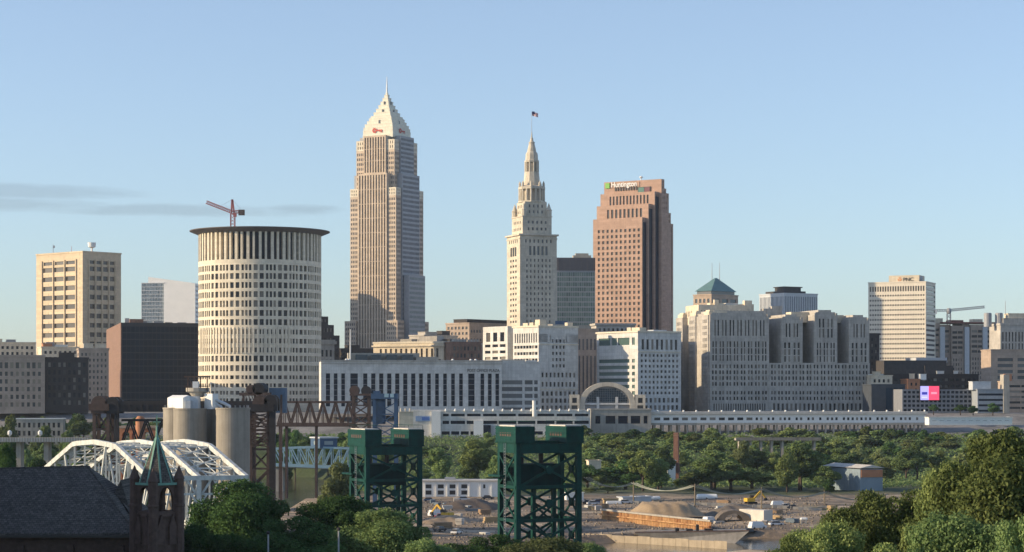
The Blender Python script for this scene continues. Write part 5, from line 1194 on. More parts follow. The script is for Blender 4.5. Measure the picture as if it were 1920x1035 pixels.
# blue steel tower
Yr = 780.0
rt = thing('blue_bridge_tower', 'blue steel bridge tower behind the farther green tower', 'bridge tower', (X(720), Yr, -41))
for xx in (702, 742):
    for yy in (0, 6):
        b = MB(); b.box(X(xx) - .6, X(xx) + .6, Yr + yy - .6, Yr + yy + .6, -41, Z(742)); b.build('leg', 'blue_steel', rt)
b = MB(); b.box(X(696), X(746), Yr - 1.2, Yr + 7.2, Z(748), Z(738)); b.box(X(700), X(712), Yr, Yr + 5, Z(738), Z(733)); b.build('head_beam', 'blue_steel', rt)
b = MB(); b.box(X(702), X(722), Yr + 1, Yr + 4, Z(795), Z(748)); b.build('counterweight', 'blue_steel', rt)
for (p0, p1) in ((721, 729), (732, 739)):
    b = MB(); b.box(X(p0), X(p1), Yr - 1.3, Yr - 1.21, Z(745), Z(738)); b.build('panel', 'pale_blue', rt)
for i in range(4):
    b = MB(); za, z2 = Z(755 + i * 22), Z(777 + i * 22); b.bar((X(702), Yr - .2, za), (X(742), Yr - .2, z2), .35); b.bar((X(742), Yr - .2, za), (X(702), Yr - .2, z2), .35); b.bar((X(702), Yr - .2, z2), (X(742), Yr - .2, z2), .4); b.build('brace', 'blue_steel', rt)

# pale blue truss road bridge with its operator's house
Yr = 900.0
rt = thing('road_truss_bridge', 'pale blue steel truss road bridge over the brown river', 'bridge', (X(585), Yr, -32))
for y_ in (Yr, Yr + 9):
    b = MB(); n = 10; x0, x1 = X(512), X(668); top = lambda t: Z(842 - 3 * math.sin(math.pi * t)) ; lo = lambda t: Z(872 + 6 * t)
    for i in range(n):
        t0, t1 = i / n, (i + 1) / n; xa_, xb_ = x0 + (x1 - x0) * t0, x0 + (x1 - x0) * t1
        member('top_chord', (xa_, y_, top(t0)), (xb_, y_, top(t1)), .6, .8, 'pale_blue'); member('bottom_chord', (xa_, y_, lo(t0)), (xb_, y_, lo(t1)), .6, 1.0, 'pale_blue')
        member('post', (xa_, y_, top(t0)), (xa_, y_, lo(t0)), .35, .4, 'pale_blue')
        if i < n / 2: member('diagonal', (xa_, y_, top(t0)), (xb_, y_, lo(t1)), .4, .45, 'pale_blue')
        else: member('diagonal', (xa_, y_, lo(t0)), (xb_, y_, top(t1)), .4, .45, 'pale_blue')
b = MB(); b.hexa([(X(505), Yr + .5, Z(876)), (X(675), Yr + .5, Z(882)), (X(675), Yr + 8.5, Z(882)), (X(505), Yr + 8.5, Z(876))], [(X(505), Yr + .5, Z(873)), (X(675), Yr + .5, Z(879)), (X(675), Yr + 8.5, Z(879)), (X(505), Yr + 8.5, Z(873))]); b.build('deck', 'concrete', rt)
b = MB(); b.box(X(514), X(530), Yr + 1, Yr + 8, -46, Z(878)); b.build('pier', 'concrete', rt)
b = MB(); b.box(X(655), X(668), Yr + 1, Yr + 8, -46, Z(883)); b.build('pier', 'concrete', rt)
b = MB(); fo = FR(600, Yr - 1, 30); fo.box(b, 0, 9.5, 0, 8.0, Z(840), Z(822)); hs_ = b.build('control_house', 'blue_steel', rt, label='blue grey operator house on top of the truss')
b = MB(); fo.box(b, -.4, 9.9, -.4, 8.4, Z(822) + .003, Z(819.5)); b.build('roof', 'steel_roof', hs_)
b = MB(); fo.box(b, 3, 6, -.1, -.01, Z(834), Z(827)); b.build('window', 'glass_pale', hs_); b = MB(); fo.box(b, -.1, -.01, 2, 6, Z(834), Z(827)); b.build('window', 'glass_pale', hs_)

# ---------------------------------------------------------------- grain silos
Ysl = 600.0
def X(px): return PX(px, Ysl)
def Z(py): return PZ(py, Ysl)
rt = thing('grain_silos', 'cluster of tall concrete silos with white sheds on top', 'silo', (X(378), Ysl + 8, -41))
for (pc, wpx, dy, top) in ((322, 60, 9, 768), (350, 62, 2, 769), (393, 44, 12, 769), (433, 64, 0, 768)):
    r_ = wpx / 2 / F * Ysl; b = MB(); b.lathe(X(pc), Ysl + dy + 4, [(r_, -41), (r_, Z(top)), (r_ + .15, Z(top)), (r_ + .15, Z(top) + .5), (r_ - .4, Z(top) + .5), (r_ - .4, Z(top) + .1)], 40); b.build('silo', 'silo', rt)
fo = FR(343, Ysl + 3, 30)
b = MB(); z0, z1 = Z(768) + .1, Z(746); l_ = fo.lenL(314); r_ = 3.2; zr = Z(741)
b.hexa([fo.pt(0, 0, z0), fo.pt(0, r_, z0), fo.pt(l_, r_, z0), fo.pt(l_, 0, z0)], [fo.pt(0, 0, z1), fo.pt(0, r_, z1), fo.pt(l_, r_, z1), fo.pt(l_, 0, z1)])
b.q(fo.pt(0, 0, z1), fo.pt(0, r_ / 2, zr), fo.pt(l_, r_ / 2, zr), fo.pt(l_, 0, z1)); b.q(fo.pt(0, r_, z1), fo.pt(0, r_ / 2, zr), fo.pt(l_, r_ / 2, zr), fo.pt(l_, r_, z1)); b.q(fo.pt(0, 0, z1), fo.pt(0, r_, z1), fo.pt(0, r_ / 2, zr)); b.q(fo.pt(l_, 0, z1), fo.pt(l_, r_, z1), fo.pt(l_, r_ / 2, zr))
sh = b.build('shed', 'white_panel', rt)
b = MB(); fo.box(b, -.1, -.003, .9, 2.2, z0, z0 + 2.4); b.build('door', 'glass_dark', sh)
b = MB(); b.box(X(345), X(368), Ysl + 4, Ysl + 8, Z(768) + .1, Z(743)); b.box(X(346), X(355), Ysl + 2, Ysl + 3.9, Z(768) + .1, Z(751)); b.build('shed', 'steel_roof', rt)
fo = FR(398, Ysl + 4, 40); b = MB(); fo.box(b, 0, 4.2, 0, 2.0, Z(768) + .1, Z(738)); b.build('shed', 'white_panel', rt)
b = MB(); c = (X(362), Ysl + 9); b.lathe(*c, [(1.6, Z(745)), (2.4, Z(737)), (3.4, Z(734)), (3.4, Z(727)), (2.6, Z(727))], 14); b.build('hopper', 'concrete', rt)
b = MB()
for px_ in (345, 357, 369, 382): b.bar((X(px_), Ysl + 7, Z(734)), (X(px_), Ysl + 7, Z(705)), .28)
b.bar((X(338), Ysl + 7, Z(706)), (X(388), Ysl + 7, Z(706)), .3, .4); b.bar((X(338), Ysl + 7, Z(724)), (X(384), Ysl + 7, Z(724)), .2)
b.bar((X(345), Ysl + 7, Z(706)), (X(357), Ysl + 7, Z(728)), .18); b.build('elevator_frame', 'rust', rt)
b = MB(); b.box(X(355), X(366), Ysl + 6, Ysl + 8, Z(727), Z(715)); b.build('motor_house', 'white_panel', rt)
b = MB(); b.tube([P(404, 750, Ysl + 5), P(420, 756, Ysl + 5), P(431, 762, Ysl + 5), P(431, 768, Ysl + 5)], .45, 8); b.tube([P(404, 757, Ysl + 5), P(414, 762, Ysl + 5), P(417, 768, Ysl + 5)], .4, 8); b.build('spout_pipe', 'steel_roof', rt)
b = MB()
for pc, wp in ((322, 60), (433, 64)):
    for i in range(20):
        t = 2 * math.pi * i / 20; r_ = wp / 2 / F * Ysl - .3; cx2, cy2 = X(pc), Ysl + (13 if pc == 322 else 4); b.bar((cx2 + r_ * math.cos(t), cy2 + r_ * math.sin(t), Z(768)), (cx2 + r_ * math.cos(t), cy2 + r_ * math.sin(t), Z(768) + 1.2), .08)
b.build('railing', 'metal', rt)

# brick viaduct arches seen through the lift bridge
Yv = 720.0
rt = thing('brick_viaduct', 'sunlit orange brick arches seen under the rusty lift bridge', 'viaduct', (PX(252, Yv), Yv, -41))
b = MB(); arches = [(236, 14), (254, 14), (275, 14)]
x0, x1 = PX(224, Yv), PX(292, Yv); ztop, zsp = PZ(803, Yv), PZ(816, Yv)
spn = [(PX(c - w_ / 2, Yv), PX(c + w_ / 2, Yv)) for c, w_ in arches]; xprev = x0
for a_, c_ in spn:
    b.box(xprev, a_, Yv, Yv + 5, -41, ztop); n = 8
    for i in range(n):
        t0, t1 = math.pi * (1 - i / n), math.pi * (1 - (i + 1) / n); xm, r_ = (a_ + c_) / 2, (c_ - a_) / 2
        p0 = (xm + r_ * math.cos(t0), zsp + r_ * math.sin(t0)); p1 = (xm + r_ * math.cos(t1), zsp + r_ * math.sin(t1))
        b.hexa([(p0[0], Yv, p0[1]), (p1[0], Yv, p1[1]), (p1[0], Yv + 5, p1[1]), (p0[0], Yv + 5, p0[1])], [(p0[0], Yv, ztop), (p1[0], Yv, ztop), (p1[0], Yv + 5, ztop), (p0[0], Yv + 5, ztop)])
    xprev = c_
b.box(xprev, x1, Yv, Yv + 5, -41, ztop); b.build('arcade', 'brick_red', rt)
b = MB(); b.box(x0, x1, Yv - .3, Yv + 5.3, ztop + .003, ztop + .8); b.build('parapet', 'tanbrick', rt)
b = MB(); c = (PX(266, Yv), Yv - 3); b.lathe(*c, [(1.6, -41), (1.6, PZ(785, Yv)), (.9, PZ(780, Yv))], 16); b.build('turret', 'brick_red', rt)

# elevated road at the far left with lamps
Ye = 720.0
rt = thing('road_viaduct', 'grey elevated road with street lamps at the left edge', 'viaduct', (PX(60, Ye), Ye, -41))
b = MB(); b.box(PX(-60, Ye), PX(172, Ye), Ye, Ye + 9, PZ(829, Ye), PZ(825, Ye)); b.build('deck', 'concrete', rt)
b = MB(); b.box(PX(-60, Ye), PX(172, Ye), Ye - .3, Ye - .02, PZ(829, Ye), PZ(820, Ye))
b.build('barrier', 'concrete', rt)
b = MB()
for i in range(46): b.box(PX(-60 + i * 5, Ye) - .08, PX(-60 + i * 5, Ye) + .08, Ye - .42, Ye - .31, PZ(828, Ye), PZ(820.5, Ye))
b.build('railing', 'steel_roof', rt)
for px_ in (-20, 32, 84, 132):
    b = MB(); b.box(PX(px_, Ye) - .8, PX(px_, Ye) + .8, Ye + 2, Ye + 7, -41, PZ(829, Ye)); b.build('pier', 'concrete', rt)
for px_, lab in ((17, 'white globe street lamp nearest the left edge, on the elevated road'), (74, 'white globe street lamp above the white bridge, on the elevated road')):
    b = MB(); c = P(px_, 825, Ye); c.y += 1; mast(b, c, 1.4, .12); lp = thing('street_lamp', lab, 'lamp', c, 'street lamps on the elevated road'); b.build('post', 'metal', lp)
    b = MB(); b.lathe(c.x, c.y, [(.15, c.z + 1.3), (.75, c.z + 1.9), (.75, c.z + 2.8), (.2, c.z + 3.3)], 10); b.build('globe', 'white', lp)

# low concrete road viaduct on the wooded bluff
Yv = 1045.0
rt = thing('road_viaduct', 'low concrete road viaduct among shrubs on the station bluff', 'viaduct', (PX(1460, Yv), Yv, -38))
b = MB(); b.box(PX(1380, Yv), PX(1540, Yv), Yv, Yv + 8, PZ(826, Yv), PZ(822, Yv)); b.build('deck', 'concrete', rt)
b = MB(); b.box(PX(1380, Yv), PX(1540, Yv), Yv - .3, Yv - .02, PZ(826, Yv), PZ(820, Yv)); b.build('barrier', mat('stained_concrete', (.20, .19, .17), var=.2, streak=.5), rt)
for i in range(8):
    b = MB(); x_ = PX(1388 + i * 20, Yv); b.box(x_ - .5, x_ + .5, Yv + 1, Yv + 7, -40, PZ(826, Yv)); b.build('pier', 'concrete', rt)
# ---------------------------------------------------------------- white three-truss bridge
rt = thing('white_truss_bridge', 'white arched truss bridge with three parallel trusses behind the church spire', 'bridge', (-80, 445, -40))
N0 = Vector((PX(283, 420), 420, 0)); D0 = Vector((-31.7, 50, 0)); S0 = Vector((9.15, 2.2, 0)); ZD = -27.5
def chord(t): return float(np.interp(t, [0, .30, .5, .70, 1], [-17, -11.0, -10.4, -11.0, -17]))
def wp(k, t, z): p = N0 + D0 * t + S0 * k; return Vector((p.x, p.y, z))
n = 10
for k in range(3):
    b = MB()
    for i in range(24): b.bar(wp(k, i / 24, chord(i / 24)), wp(k, (i + 1) / 24 + .003, chord((i + 1) / 24)), .8, 1.0)
    b.build('top_chord', 'white_steel', rt)
    b = MB(); b.bar(wp(k, -.01, ZD), wp(k, 1.01, ZD), .7, 1.0); b.build('bottom_chord', 'white_steel', rt)
    for i in range(n + 1):
        b = MB(); t = i / n; b.bar(wp(k, t, ZD), wp(k, t, chord(t) - .3), .34 if 0 < i < n else .9, .38 if 0 < i < n else .9); b.build('post', 'white_steel', rt)
    for i in range(0, n, 2):
        b = MB(); t0, t1, t2 = i / n, (i + 1) / n, (i + 2) / n
        if i < n / 2: b.bar(wp(k, t0, chord(t0)), wp(k, t1, ZD), .35, .4); 
        else: b.bar(wp(k, t1, ZD), wp(k, t2, chord(t2)), .35, .4)
        b.build('diagonal', 'white_steel', rt)
for k in range(2):
    for i in range(n + 1):
        t = i / n; b = MB(); b.bar(wp(k, t, chord(t) - .3), wp(k + 1, t, chord(t) - .3), .24, .28); b.build('top_strut', 'white_steel', rt)
    for i in range(n):
        t0, t1 = i / n, (i + 1) / n; tm = (t0 + t1) / 2; c0, c1, cm = chord(t0) - .3, chord(t1) - .3, chord(tm) - .3
        for p, q, w_ in ((wp(k, t0, c0), wp(k + 1, t1, c1), .26), (wp(k + 1, t0, c0), wp(k, t1, c1), .26), (wp(k + .25, t0, c0), wp(k + .25, t1, c1), .14), (wp(k + .75, t0, c0), wp(k + .75, t1, c1), .14), (wp(k + .5, t0, c0), wp(k + .5, t1, c1), .16), (wp(k + .25, tm, cm), wp(k + .75, tm, cm), .14)):
            b = MB(); b.bar(p, q, w_, w_); b.build('lateral_brace', 'white_steel', rt)
    for t in (0, 1):
        b = MB(); za = chord(t); b.bar(wp(k, t, za), wp(k + 1, t, za), .7, .9); b.bar(wp(k + .05, t, za - 3.2), wp(k + .95, t, za - 3.2), .35, .4)
        for i in range(4):
            u0, u1 = .06 + i * .22, .06 + (i + 1) * .22
            b.bar(wp(k + u0, t, za - (0 if i % 2 else 3.2)), wp(k + u1, t, za - (3.2 if i % 2 else 0)), .35, .4)
        b.bar(wp(k, t, za - 5.8), wp(k + .16, t, za - 3.2), .4, .4); b.bar(wp(k + 1, t, za - 5.8), wp(k + .84, t, za - 3.2), .4, .4)
        b.build('portal_brace', 'white_steel', rt)
b = MB(); b.hexa([wp(0, -.02, ZD - 1.2), wp(2, -.02, ZD - 1.2), wp(2, 1.02, ZD - 1.2), wp(0, 1.02, ZD - 1.2)], [wp(0, -.02, ZD - .55), wp(2, -.02, ZD - .55), wp(2, 1.02, ZD - .55), wp(0, 1.02, ZD - .55)]); b.build('deck', 'asphalt', rt)
for t in (-.06, 1.0):
    b = MB(); b.hexa([wp(-.2, t, -46), wp(2.2, t, -46), wp(2.2, t + .06, -46), wp(-.2, t + .06, -46)], [wp(-.2, t, ZD - 1.25), wp(2.2, t, ZD - 1.25), wp(2.2, t + .06, ZD - 1.25), wp(-.2, t + .06, ZD - 1.25)]); b.build('abutment', 'concrete', rt)

# ---------------------------------------------------------------- brick church
Yh = 262.0
rt = thing('church', 'dark brick church with a slate roof and a green-ribbed spire', 'church', (PX(120, Yh), Yh, -30))
r0, r1 = P(-90, 884, 268), P(166, 878, 268)
e0, e1 = P(-90, 1033, 256), P(256, 1004, 256)
e0.z = e1.z
bk0 = Vector((r0.x, 280, e1.z)); bk1 = Vector((e1.x, 280, e1.z))
b = MB()
th = .25
b.hexa([e0, e1, r1, r0], [p + Vector((0, 0, th)) for p in (e0, e1, r1, r0)])
b.hexa([e1, bk1, r1], [p + Vector((0, 0, th)) for p in (e1, bk1, r1)])
b.hexa([bk1, bk0, r0, r1], [p + Vector((0, 0, th)) for p in (bk1, bk0, r0, r1)])
rf = b.build('roof', 'slate', rt)
b = MB(); b.bar(r0 + Vector((0, 0, th)), r1 + Vector((0, 0, th)), .25, .2); b.bar(r1 + Vector((0, 0, th)), e1 + Vector((0, 0, th)), .25, .2); b.build('ridge_cap', 'slate', rf)
b = MB(); b.bar(e0 - Vector((0, .15, .1)), e1 - Vector((0, .15, .1)), .25, .3); b.build('gutter', 'dark_letter', rf)
b = MB(); b.box(r0.x, e1.x - .6, 257, 279, -34, e1.z - .02); b.build('wall', 'church', rt)
for i in range(3):                                     # buttresses and windows of the nave
    b = MB(); x_ = e1.x - 2 - i * 6; b.box(x_ - .35, x_ + .35, 256.3, 256.99, -34, e1.z - 1.2); b.build('buttress', 'church', rt)
# dormer ridge behind
b = MB(); a = P(226, 903, 272); c = P(182, 945, 266)
b.hexa([P(200, 908, 270), P(245, 965, 262), P(245, 975, 275), P(200, 935, 282)], [p + Vector((0, 0, .2)) for p in (P(200, 908, 270), P(245, 965, 262), P(245, 975, 275), P(200, 935, 282))]); b.build('roof', 'slate', rt)
b = MB(); v = [P(208, 918, 264), P(250, 990, 264), P(208, 990, 264)]; v = [P(226, 900, 266), P(250, 975, 266), P(195, 975, 266)]; b.hexa(v, [p + Vector((0, 9, 0)) for p in v]); b.build('gable', 'slate', rt)
# tower, corner towards the camera
Yt2 = 252.0; tmm = Yt2 / F; hw = 43 * tmm / 1.414
ft = FR(287, Yt2 - hw * 1.2, 45); W2 = 2 * hw * .97
zc = PZ(909, Yt2); zb0 = PZ(972, Yt2)
b = MB(); ft.box(b, 0, W2, 0, W2, -34, zb0); b.build('tower_base', 'church', rt)
def arch_wall(side):
    b = MB(); t = .32; H = zc - zb0; hwid = W2 * .28; zsp = zb0 + H * .50; m_ = W2 / 2
    def q(s, z, d):
        if side == 0: return ft.pt(W2 - s, d, z)
        if side == 1: return ft.pt(d, s, z)
        if side == 2: return ft.pt(s, W2 - d, z)
        return ft.pt(W2 - d, W2 - s, z)
    e = .33 if side % 2 else 0.0
    def slab(s0, s1, z00, z01, z10, z11):
        b.hexa([q(s0, z00, 0), q(s1, z10, 0), q(s1, z10, t), q(s0, z00, t)], [q(s0, z01, 0), q(s1, z11, 0), q(s1, z11, t), q(s0, z01, t)])
    slab(e, m_ - hwid, zb0, zc, zb0, zc); slab(m_ + hwid, W2 - e, zb0, zc, zb0, zc)
    slab(m_ - hwid, m_ + hwid, zb0, zb0 + .9, zb0, zb0 + .9)
    nn = 5
    for sgn in (-1, 1):
        for i in range(nn):
            u0, u1 = i / nn, (i + 1) / nn
            za = zsp + hwid * 1.5 * math.sin(math.acos(1 - u0)) if False else zsp + hwid * 1.7 * math.sqrt(max(0, 1 - (1 - u0) ** 2)); zb_ = zsp + hwid * 1.7 * math.sqrt(max(0, 1 - (1 - u1) ** 2))
            s0, s1 = m_ + sgn * hwid * (1 - u0), m_ + sgn * hwid * (1 - u1)
            slab(s0, s1, za, zc, zb_, zc)
    b.build('belfry_wall', 'church', rt)
for s_ in range(4): arch_wall(s_)
for (l, r) in ((0, 0), (W2, 0), (0, W2), (W2, W2)):    # corner piers and pinnacles
    p = ft.pt(l, r); b = MB(); top = PZ(884, Yt2) if (l, r) != (0, 0) else PZ(888, Yt2)
    b.lathe(p.x, p.y, [(.62, -34), (.62, zc - 2.6), (.70, zc - 2.5), (.70, zc - 2.3), (.58, zc - 2.2), (.58, top - .9), (.68, top - .85), (.05, top + .7)], 8); b.build('pinnacle', 'church', rt)
b = MB()
for z_ in (zb0 + .05, zc - 3.9): ft.box(b, -.12, W2 + .12, -.12, -.003, z_, z_ + .25); ft.box(b, -.12, -.003, -.12, W2 + .12, z_, z_ + .25)
b.build('string_course', 'church', rt)
b = MB(); ft.box(b, -.25, W2 + .25, -.25, W2 + .25, zc + .003, zc + .28); b.build('copper_cornice', 'patina', rt)
cc = ft.pt(W2 / 2, W2 / 2); zs0, zs1 = zc + .28, PZ(818, Yt2); rs = W2 * .55
b = MB(); b.lathe(cc.x, cc.y, [(rs, zs0), (rs * .93, zs0 + .6), (.1, zs1)], 8, R(22.5)); sp = b.build('spire', 'slate', rt)
for i in range(8):
    t = R(22.5) + i * math.pi / 4; b = MB(); b.bar((cc.x + rs * 1.0 * math.cos(t), cc.y + rs * 1.0 * math.sin(t), zs0), (cc.x, cc.y, zs1 + .1), .20, .20); b.build('copper_rib', 'patina', sp)
b = MB(); b.lathe(cc.x, cc.y, [(.28, zs1 - 1.2), (.12, zs1 + .6), (.12, zs1 + 1.2)], 8); b.bar((cc.x - .45, cc.y, zs1 + 1.7), (cc.x + .45, cc.y, zs1 + 1.7), .12); b.bar((cc.x, cc.y, zs1 + 1), (cc.x, cc.y, zs1 + 2.5), .12); b.build('finial_cross', 'patina', sp)
for (l, r, sd) in ((W2 * .5, -.1, 0), (-.1, W2 * .5, 1)):  # small gablets under the belfry openings
    for q_ in (-.22, .22):
        b = MB(); s_ = W2 * (.5 + q_)
        v = [ft.pt(s_ - .5, -.3, zb0 - 3.0), ft.pt(s_ + .5, -.3, zb0 - 3.0), ft.pt(s_ + .5, -.3, zb0 - .9), ft.pt(s_, -.3, zb0 + .5), ft.pt(s_ - .5, -.3, zb0 - .9)] if sd == 0 else [ft.pt(-.3, s_ - .5, zb0 - 3.0), ft.pt(-.3, s_ + .5, zb0 - 3.0), ft.pt(-.3, s_ + .5, zb0 - .9), ft.pt(-.3, s_, zb0 + .5), ft.pt(-.3, s_ - .5, zb0 - .9)]
        dv = Vector((ft.dR if sd == 0 else ft.dL)) * .29; b.hexa(v, [p + dv for p in v]); b.build('gablet', 'church', rt)
# ---------------------------------------------------------------- trees
def leaf_mesh(name, c, nrm, size, rng, m_):
    n = len(c); t = rng.normal(size=(n, 3)); t -= (t * nrm).sum(1)[:, None] * nrm; t /= np.linalg.norm(t, axis=1)[:, None] + 1e-9
    u = np.cross(nrm, t); s = size[:, None]
    v = np.empty((n, 4, 3)); v[:, 0] = c - t * s; v[:, 1] = c + u * s * .55 + nrm * s * .15; v[:, 2] = c + t * s; v[:, 3] = c - u * s * .55 + nrm * s * .15
    me = bpy.data.meshes.new(name); me.vertices.add(4 * n); me.vertices.foreach_set('co', v.astype(np.float32).ravel())
    me.loops.add(4 * n); me.loops.foreach_set('vertex_index', np.arange(4 * n, dtype=np.int32))
    me.polygons.add(n); me.polygons.foreach_set('loop_start', np.arange(0, 4 * n, 4, dtype=np.int32)); me.polygons.foreach_set('loop_total', np.full(n, 4, dtype=np.int32))
    me.update(calc_edges=True); me.materials.append(M[m_]); return me
def make_tree(name, seed, nleaf, lsize, m_, shape='round', nlobe=18):
    rng = np.random.default_rng(seed)
    if shape == 'round': ctr, rad = np.array([0, 0, 5.9]), np.array([2.7, 2.7, 2.9])
    elif shape == 'tall': ctr, rad = np.array([0, 0, 5.6]), np.array([2.3, 2.3, 3.4])
    elif shape == 'bush': ctr, rad = np.array([0, 0, 4.2]), np.array([2.7, 2.7, 3.9])
    else: ctr, rad = np.array([0, 0, 5.4]), np.array([3.0, 3.0, 2.6])
    C, Nn, S = [], [], []
    lc = []; 
    for i in range(nlobe):
        d = rng.normal(size=3); d /= np.linalg.norm(d); rr_ = rng.uniform(.45, 1.0)
        if i == 0: d, rr_ = np.array([0, 0, 1.0]), .9
        lc.append((ctr + d * rad * rr_ * np.array([1, 1, .95]), rng.uniform(.75, 1.45) * (1.15 if rr_ < .7 else .9)))
    w_ = np.array([r * r for _, r in lc]); w_ /= w_.sum()
    for (c0, r), k in zip(lc, (w_ * nleaf).astype(int)):
        d = rng.normal(size=(k, 3)); d /= np.linalg.norm(d, axis=1)[:, None]
        sub = rng.normal(size=(14, 3)); sub /= np.linalg.norm(sub, axis=1)[:, None]         # twig clumps break the lobe up
        near = (d @ sub.T).max(1); rr_ = r * (.62 + .5 * np.clip((near - .55) / .45, 0, 1) * rng.uniform(.55, 1.0, k) + .12 * rng.normal(size=k))
        p = c0 + d * rr_[:, None] * np.array([1.1, 1.1, .85]); nn = d + rng.normal(size=(k, 3)) * .85; nn[:, 2] += .35; nn /= np.linalg.norm(nn, axis=1)[:, None]
        C.append(p); Nn.append(nn); S.append(lsize * rng.uniform(.6, 1.35, k))
    C, Nn, S = np.concatenate(C), np.concatenate(Nn), np.concatenate(S)
    rt = thing(name, 'tree', 'tree', (0, 0, 0))
    me = leaf_mesh('crown', C, Nn, S, rng, m_); o = bpy.data.objects.new('crown', me); col.objects.link(o); o.parent = rt
    b = MB(); h = ctr[2]
    b.tube([(0, 0, -1.0), (.05, .02, h * .3), (-.03, .05, h * .65), (0, 0, h * 1.1)], [.28, .22, .15, .05], 8)
    for c0, r in lc[1:9]:
        st = Vector((0, 0, h * rng.uniform(.35, .6))); e = Vector(c0); b.tube([st, st.lerp(e, .5) + Vector((0, 0, .15)), e], [.11, .07, .02], 6)
    b.build('trunk', 'bark', rt, smooth=True)
    return rt
NEAR = [make_tree('broadleaf_tree', 11 + i, 64000, .095, 'leaf_warm', s, 26) for i, s in enumerate(('round', 'wide', 'bush'))]
MID = [make_tree('broadleaf_tree', 31 + i, 8500, .22, 'leaf', s, 11) for i, s in enumerate(('round', 'tall', 'wide', 'bush'))]
BUSH = [make_tree('shrub', 51 + i, 2600, .42, 'leaf', 'bush', 12) for i in range(2)]
used = set()
def put_tree(proto, px, py_top, wpx, Y, label, group=None, m_=None, rot=None, name=None, drop=0.0):
    x = PX(px, Y); g_ = gz(x, Y) - drop; H = max(2.0, PZ(py_top, Y) - g_); Wd = wpx / F * Y
    s = (Wd / 8.0, Wd / 8.0, H / (9.6 if proto in NEAR + MID else 9.2))
    rz = rnd.uniform(0, 6.28) if rot is None else rot
    if proto in used: o = copy_tree(proto, (x, Y, g_), rz, s, label, group)
    else:
        used.add(proto); o = proto; o.location = (x, Y, g_); o.rotation_euler = (0, 0, rz); o.scale = s; o['label'] = label
        if group: o['group'] = group
    o.name = name or o.name
    if m_:
        for ch in o.children:
            if ch.name.startswith('crown'): ch.material_slots[0].link = 'OBJECT'; ch.material_slots[0].material = M[m_]
    return o
# big near trees at the lower right
for i, (pi, px, py, w_, Y, lab, m_) in enumerate([
    (0, 1885, 781, 330, 150, 'tallest foreground tree at the right edge, warm green crown', 'leaf_warm'),
    (1, 1795, 822, 230, 156, 'round foreground tree close left of the tallest one at the right edge', 'leaf_warm'),
    (2, 1712, 862, 210, 160, 'bushy foreground tree, second left of the tallest one at the right', 'leaf_warm'),
    (0, 1625, 902, 200, 160, 'foreground tree right below the grey riverside shed', 'leaf_warm'),
    (1, 1800, 925, 260, 122, 'darker low tree in the bottom right corner', 'leaf'),
    (2, 1930, 900, 220, 116, 'deep green tree cut off by the bottom right corner', 'leaf'),
    (1, 1548, 948, 190, 150, 'low spreading tree beside the building site, bottom right', 'leaf_warm'),
    (0, 1480, 988, 160, 142, 'lowest bushy tree at the bottom edge right of the building site', 'leaf_warm'),
    (2, 1660, 965, 230, 118, 'bushy tree at the bottom edge below the grey riverside shed', 'leaf_warm')]):
    put_tree(NEAR[pi], px, py, w_, Y, lab, 'foreground trees on the right', m_, rot=i * 1.7)
# dark foreground trees, left of centre
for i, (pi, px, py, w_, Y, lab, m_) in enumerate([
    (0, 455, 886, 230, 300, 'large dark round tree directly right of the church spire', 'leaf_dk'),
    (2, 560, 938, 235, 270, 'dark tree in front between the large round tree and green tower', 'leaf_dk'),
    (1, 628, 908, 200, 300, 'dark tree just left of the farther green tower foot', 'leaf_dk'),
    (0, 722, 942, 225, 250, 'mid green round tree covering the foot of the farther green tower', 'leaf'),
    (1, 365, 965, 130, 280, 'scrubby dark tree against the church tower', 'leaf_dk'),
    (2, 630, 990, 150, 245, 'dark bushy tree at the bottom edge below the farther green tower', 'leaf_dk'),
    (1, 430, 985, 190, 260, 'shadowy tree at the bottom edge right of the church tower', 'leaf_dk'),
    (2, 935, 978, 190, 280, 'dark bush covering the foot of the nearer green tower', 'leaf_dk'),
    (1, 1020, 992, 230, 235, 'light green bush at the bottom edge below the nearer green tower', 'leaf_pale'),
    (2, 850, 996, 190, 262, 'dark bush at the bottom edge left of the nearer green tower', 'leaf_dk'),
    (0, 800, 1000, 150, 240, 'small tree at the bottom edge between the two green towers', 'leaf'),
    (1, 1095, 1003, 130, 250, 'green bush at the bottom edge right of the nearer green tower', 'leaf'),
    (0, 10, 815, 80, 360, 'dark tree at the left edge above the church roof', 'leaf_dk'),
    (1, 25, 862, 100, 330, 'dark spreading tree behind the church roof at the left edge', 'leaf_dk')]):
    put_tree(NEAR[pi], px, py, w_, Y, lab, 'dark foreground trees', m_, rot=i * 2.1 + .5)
put_tree(MID[1], 634, 864, 90, 590, 'pale yellow green willow beside the farther green tower', None, 'leaf_pale', name='willow_tree')
put_tree(MID[3], 612, 890, 40, 600, 'small pale bush at the willow foot', None, 'leaf_pale')
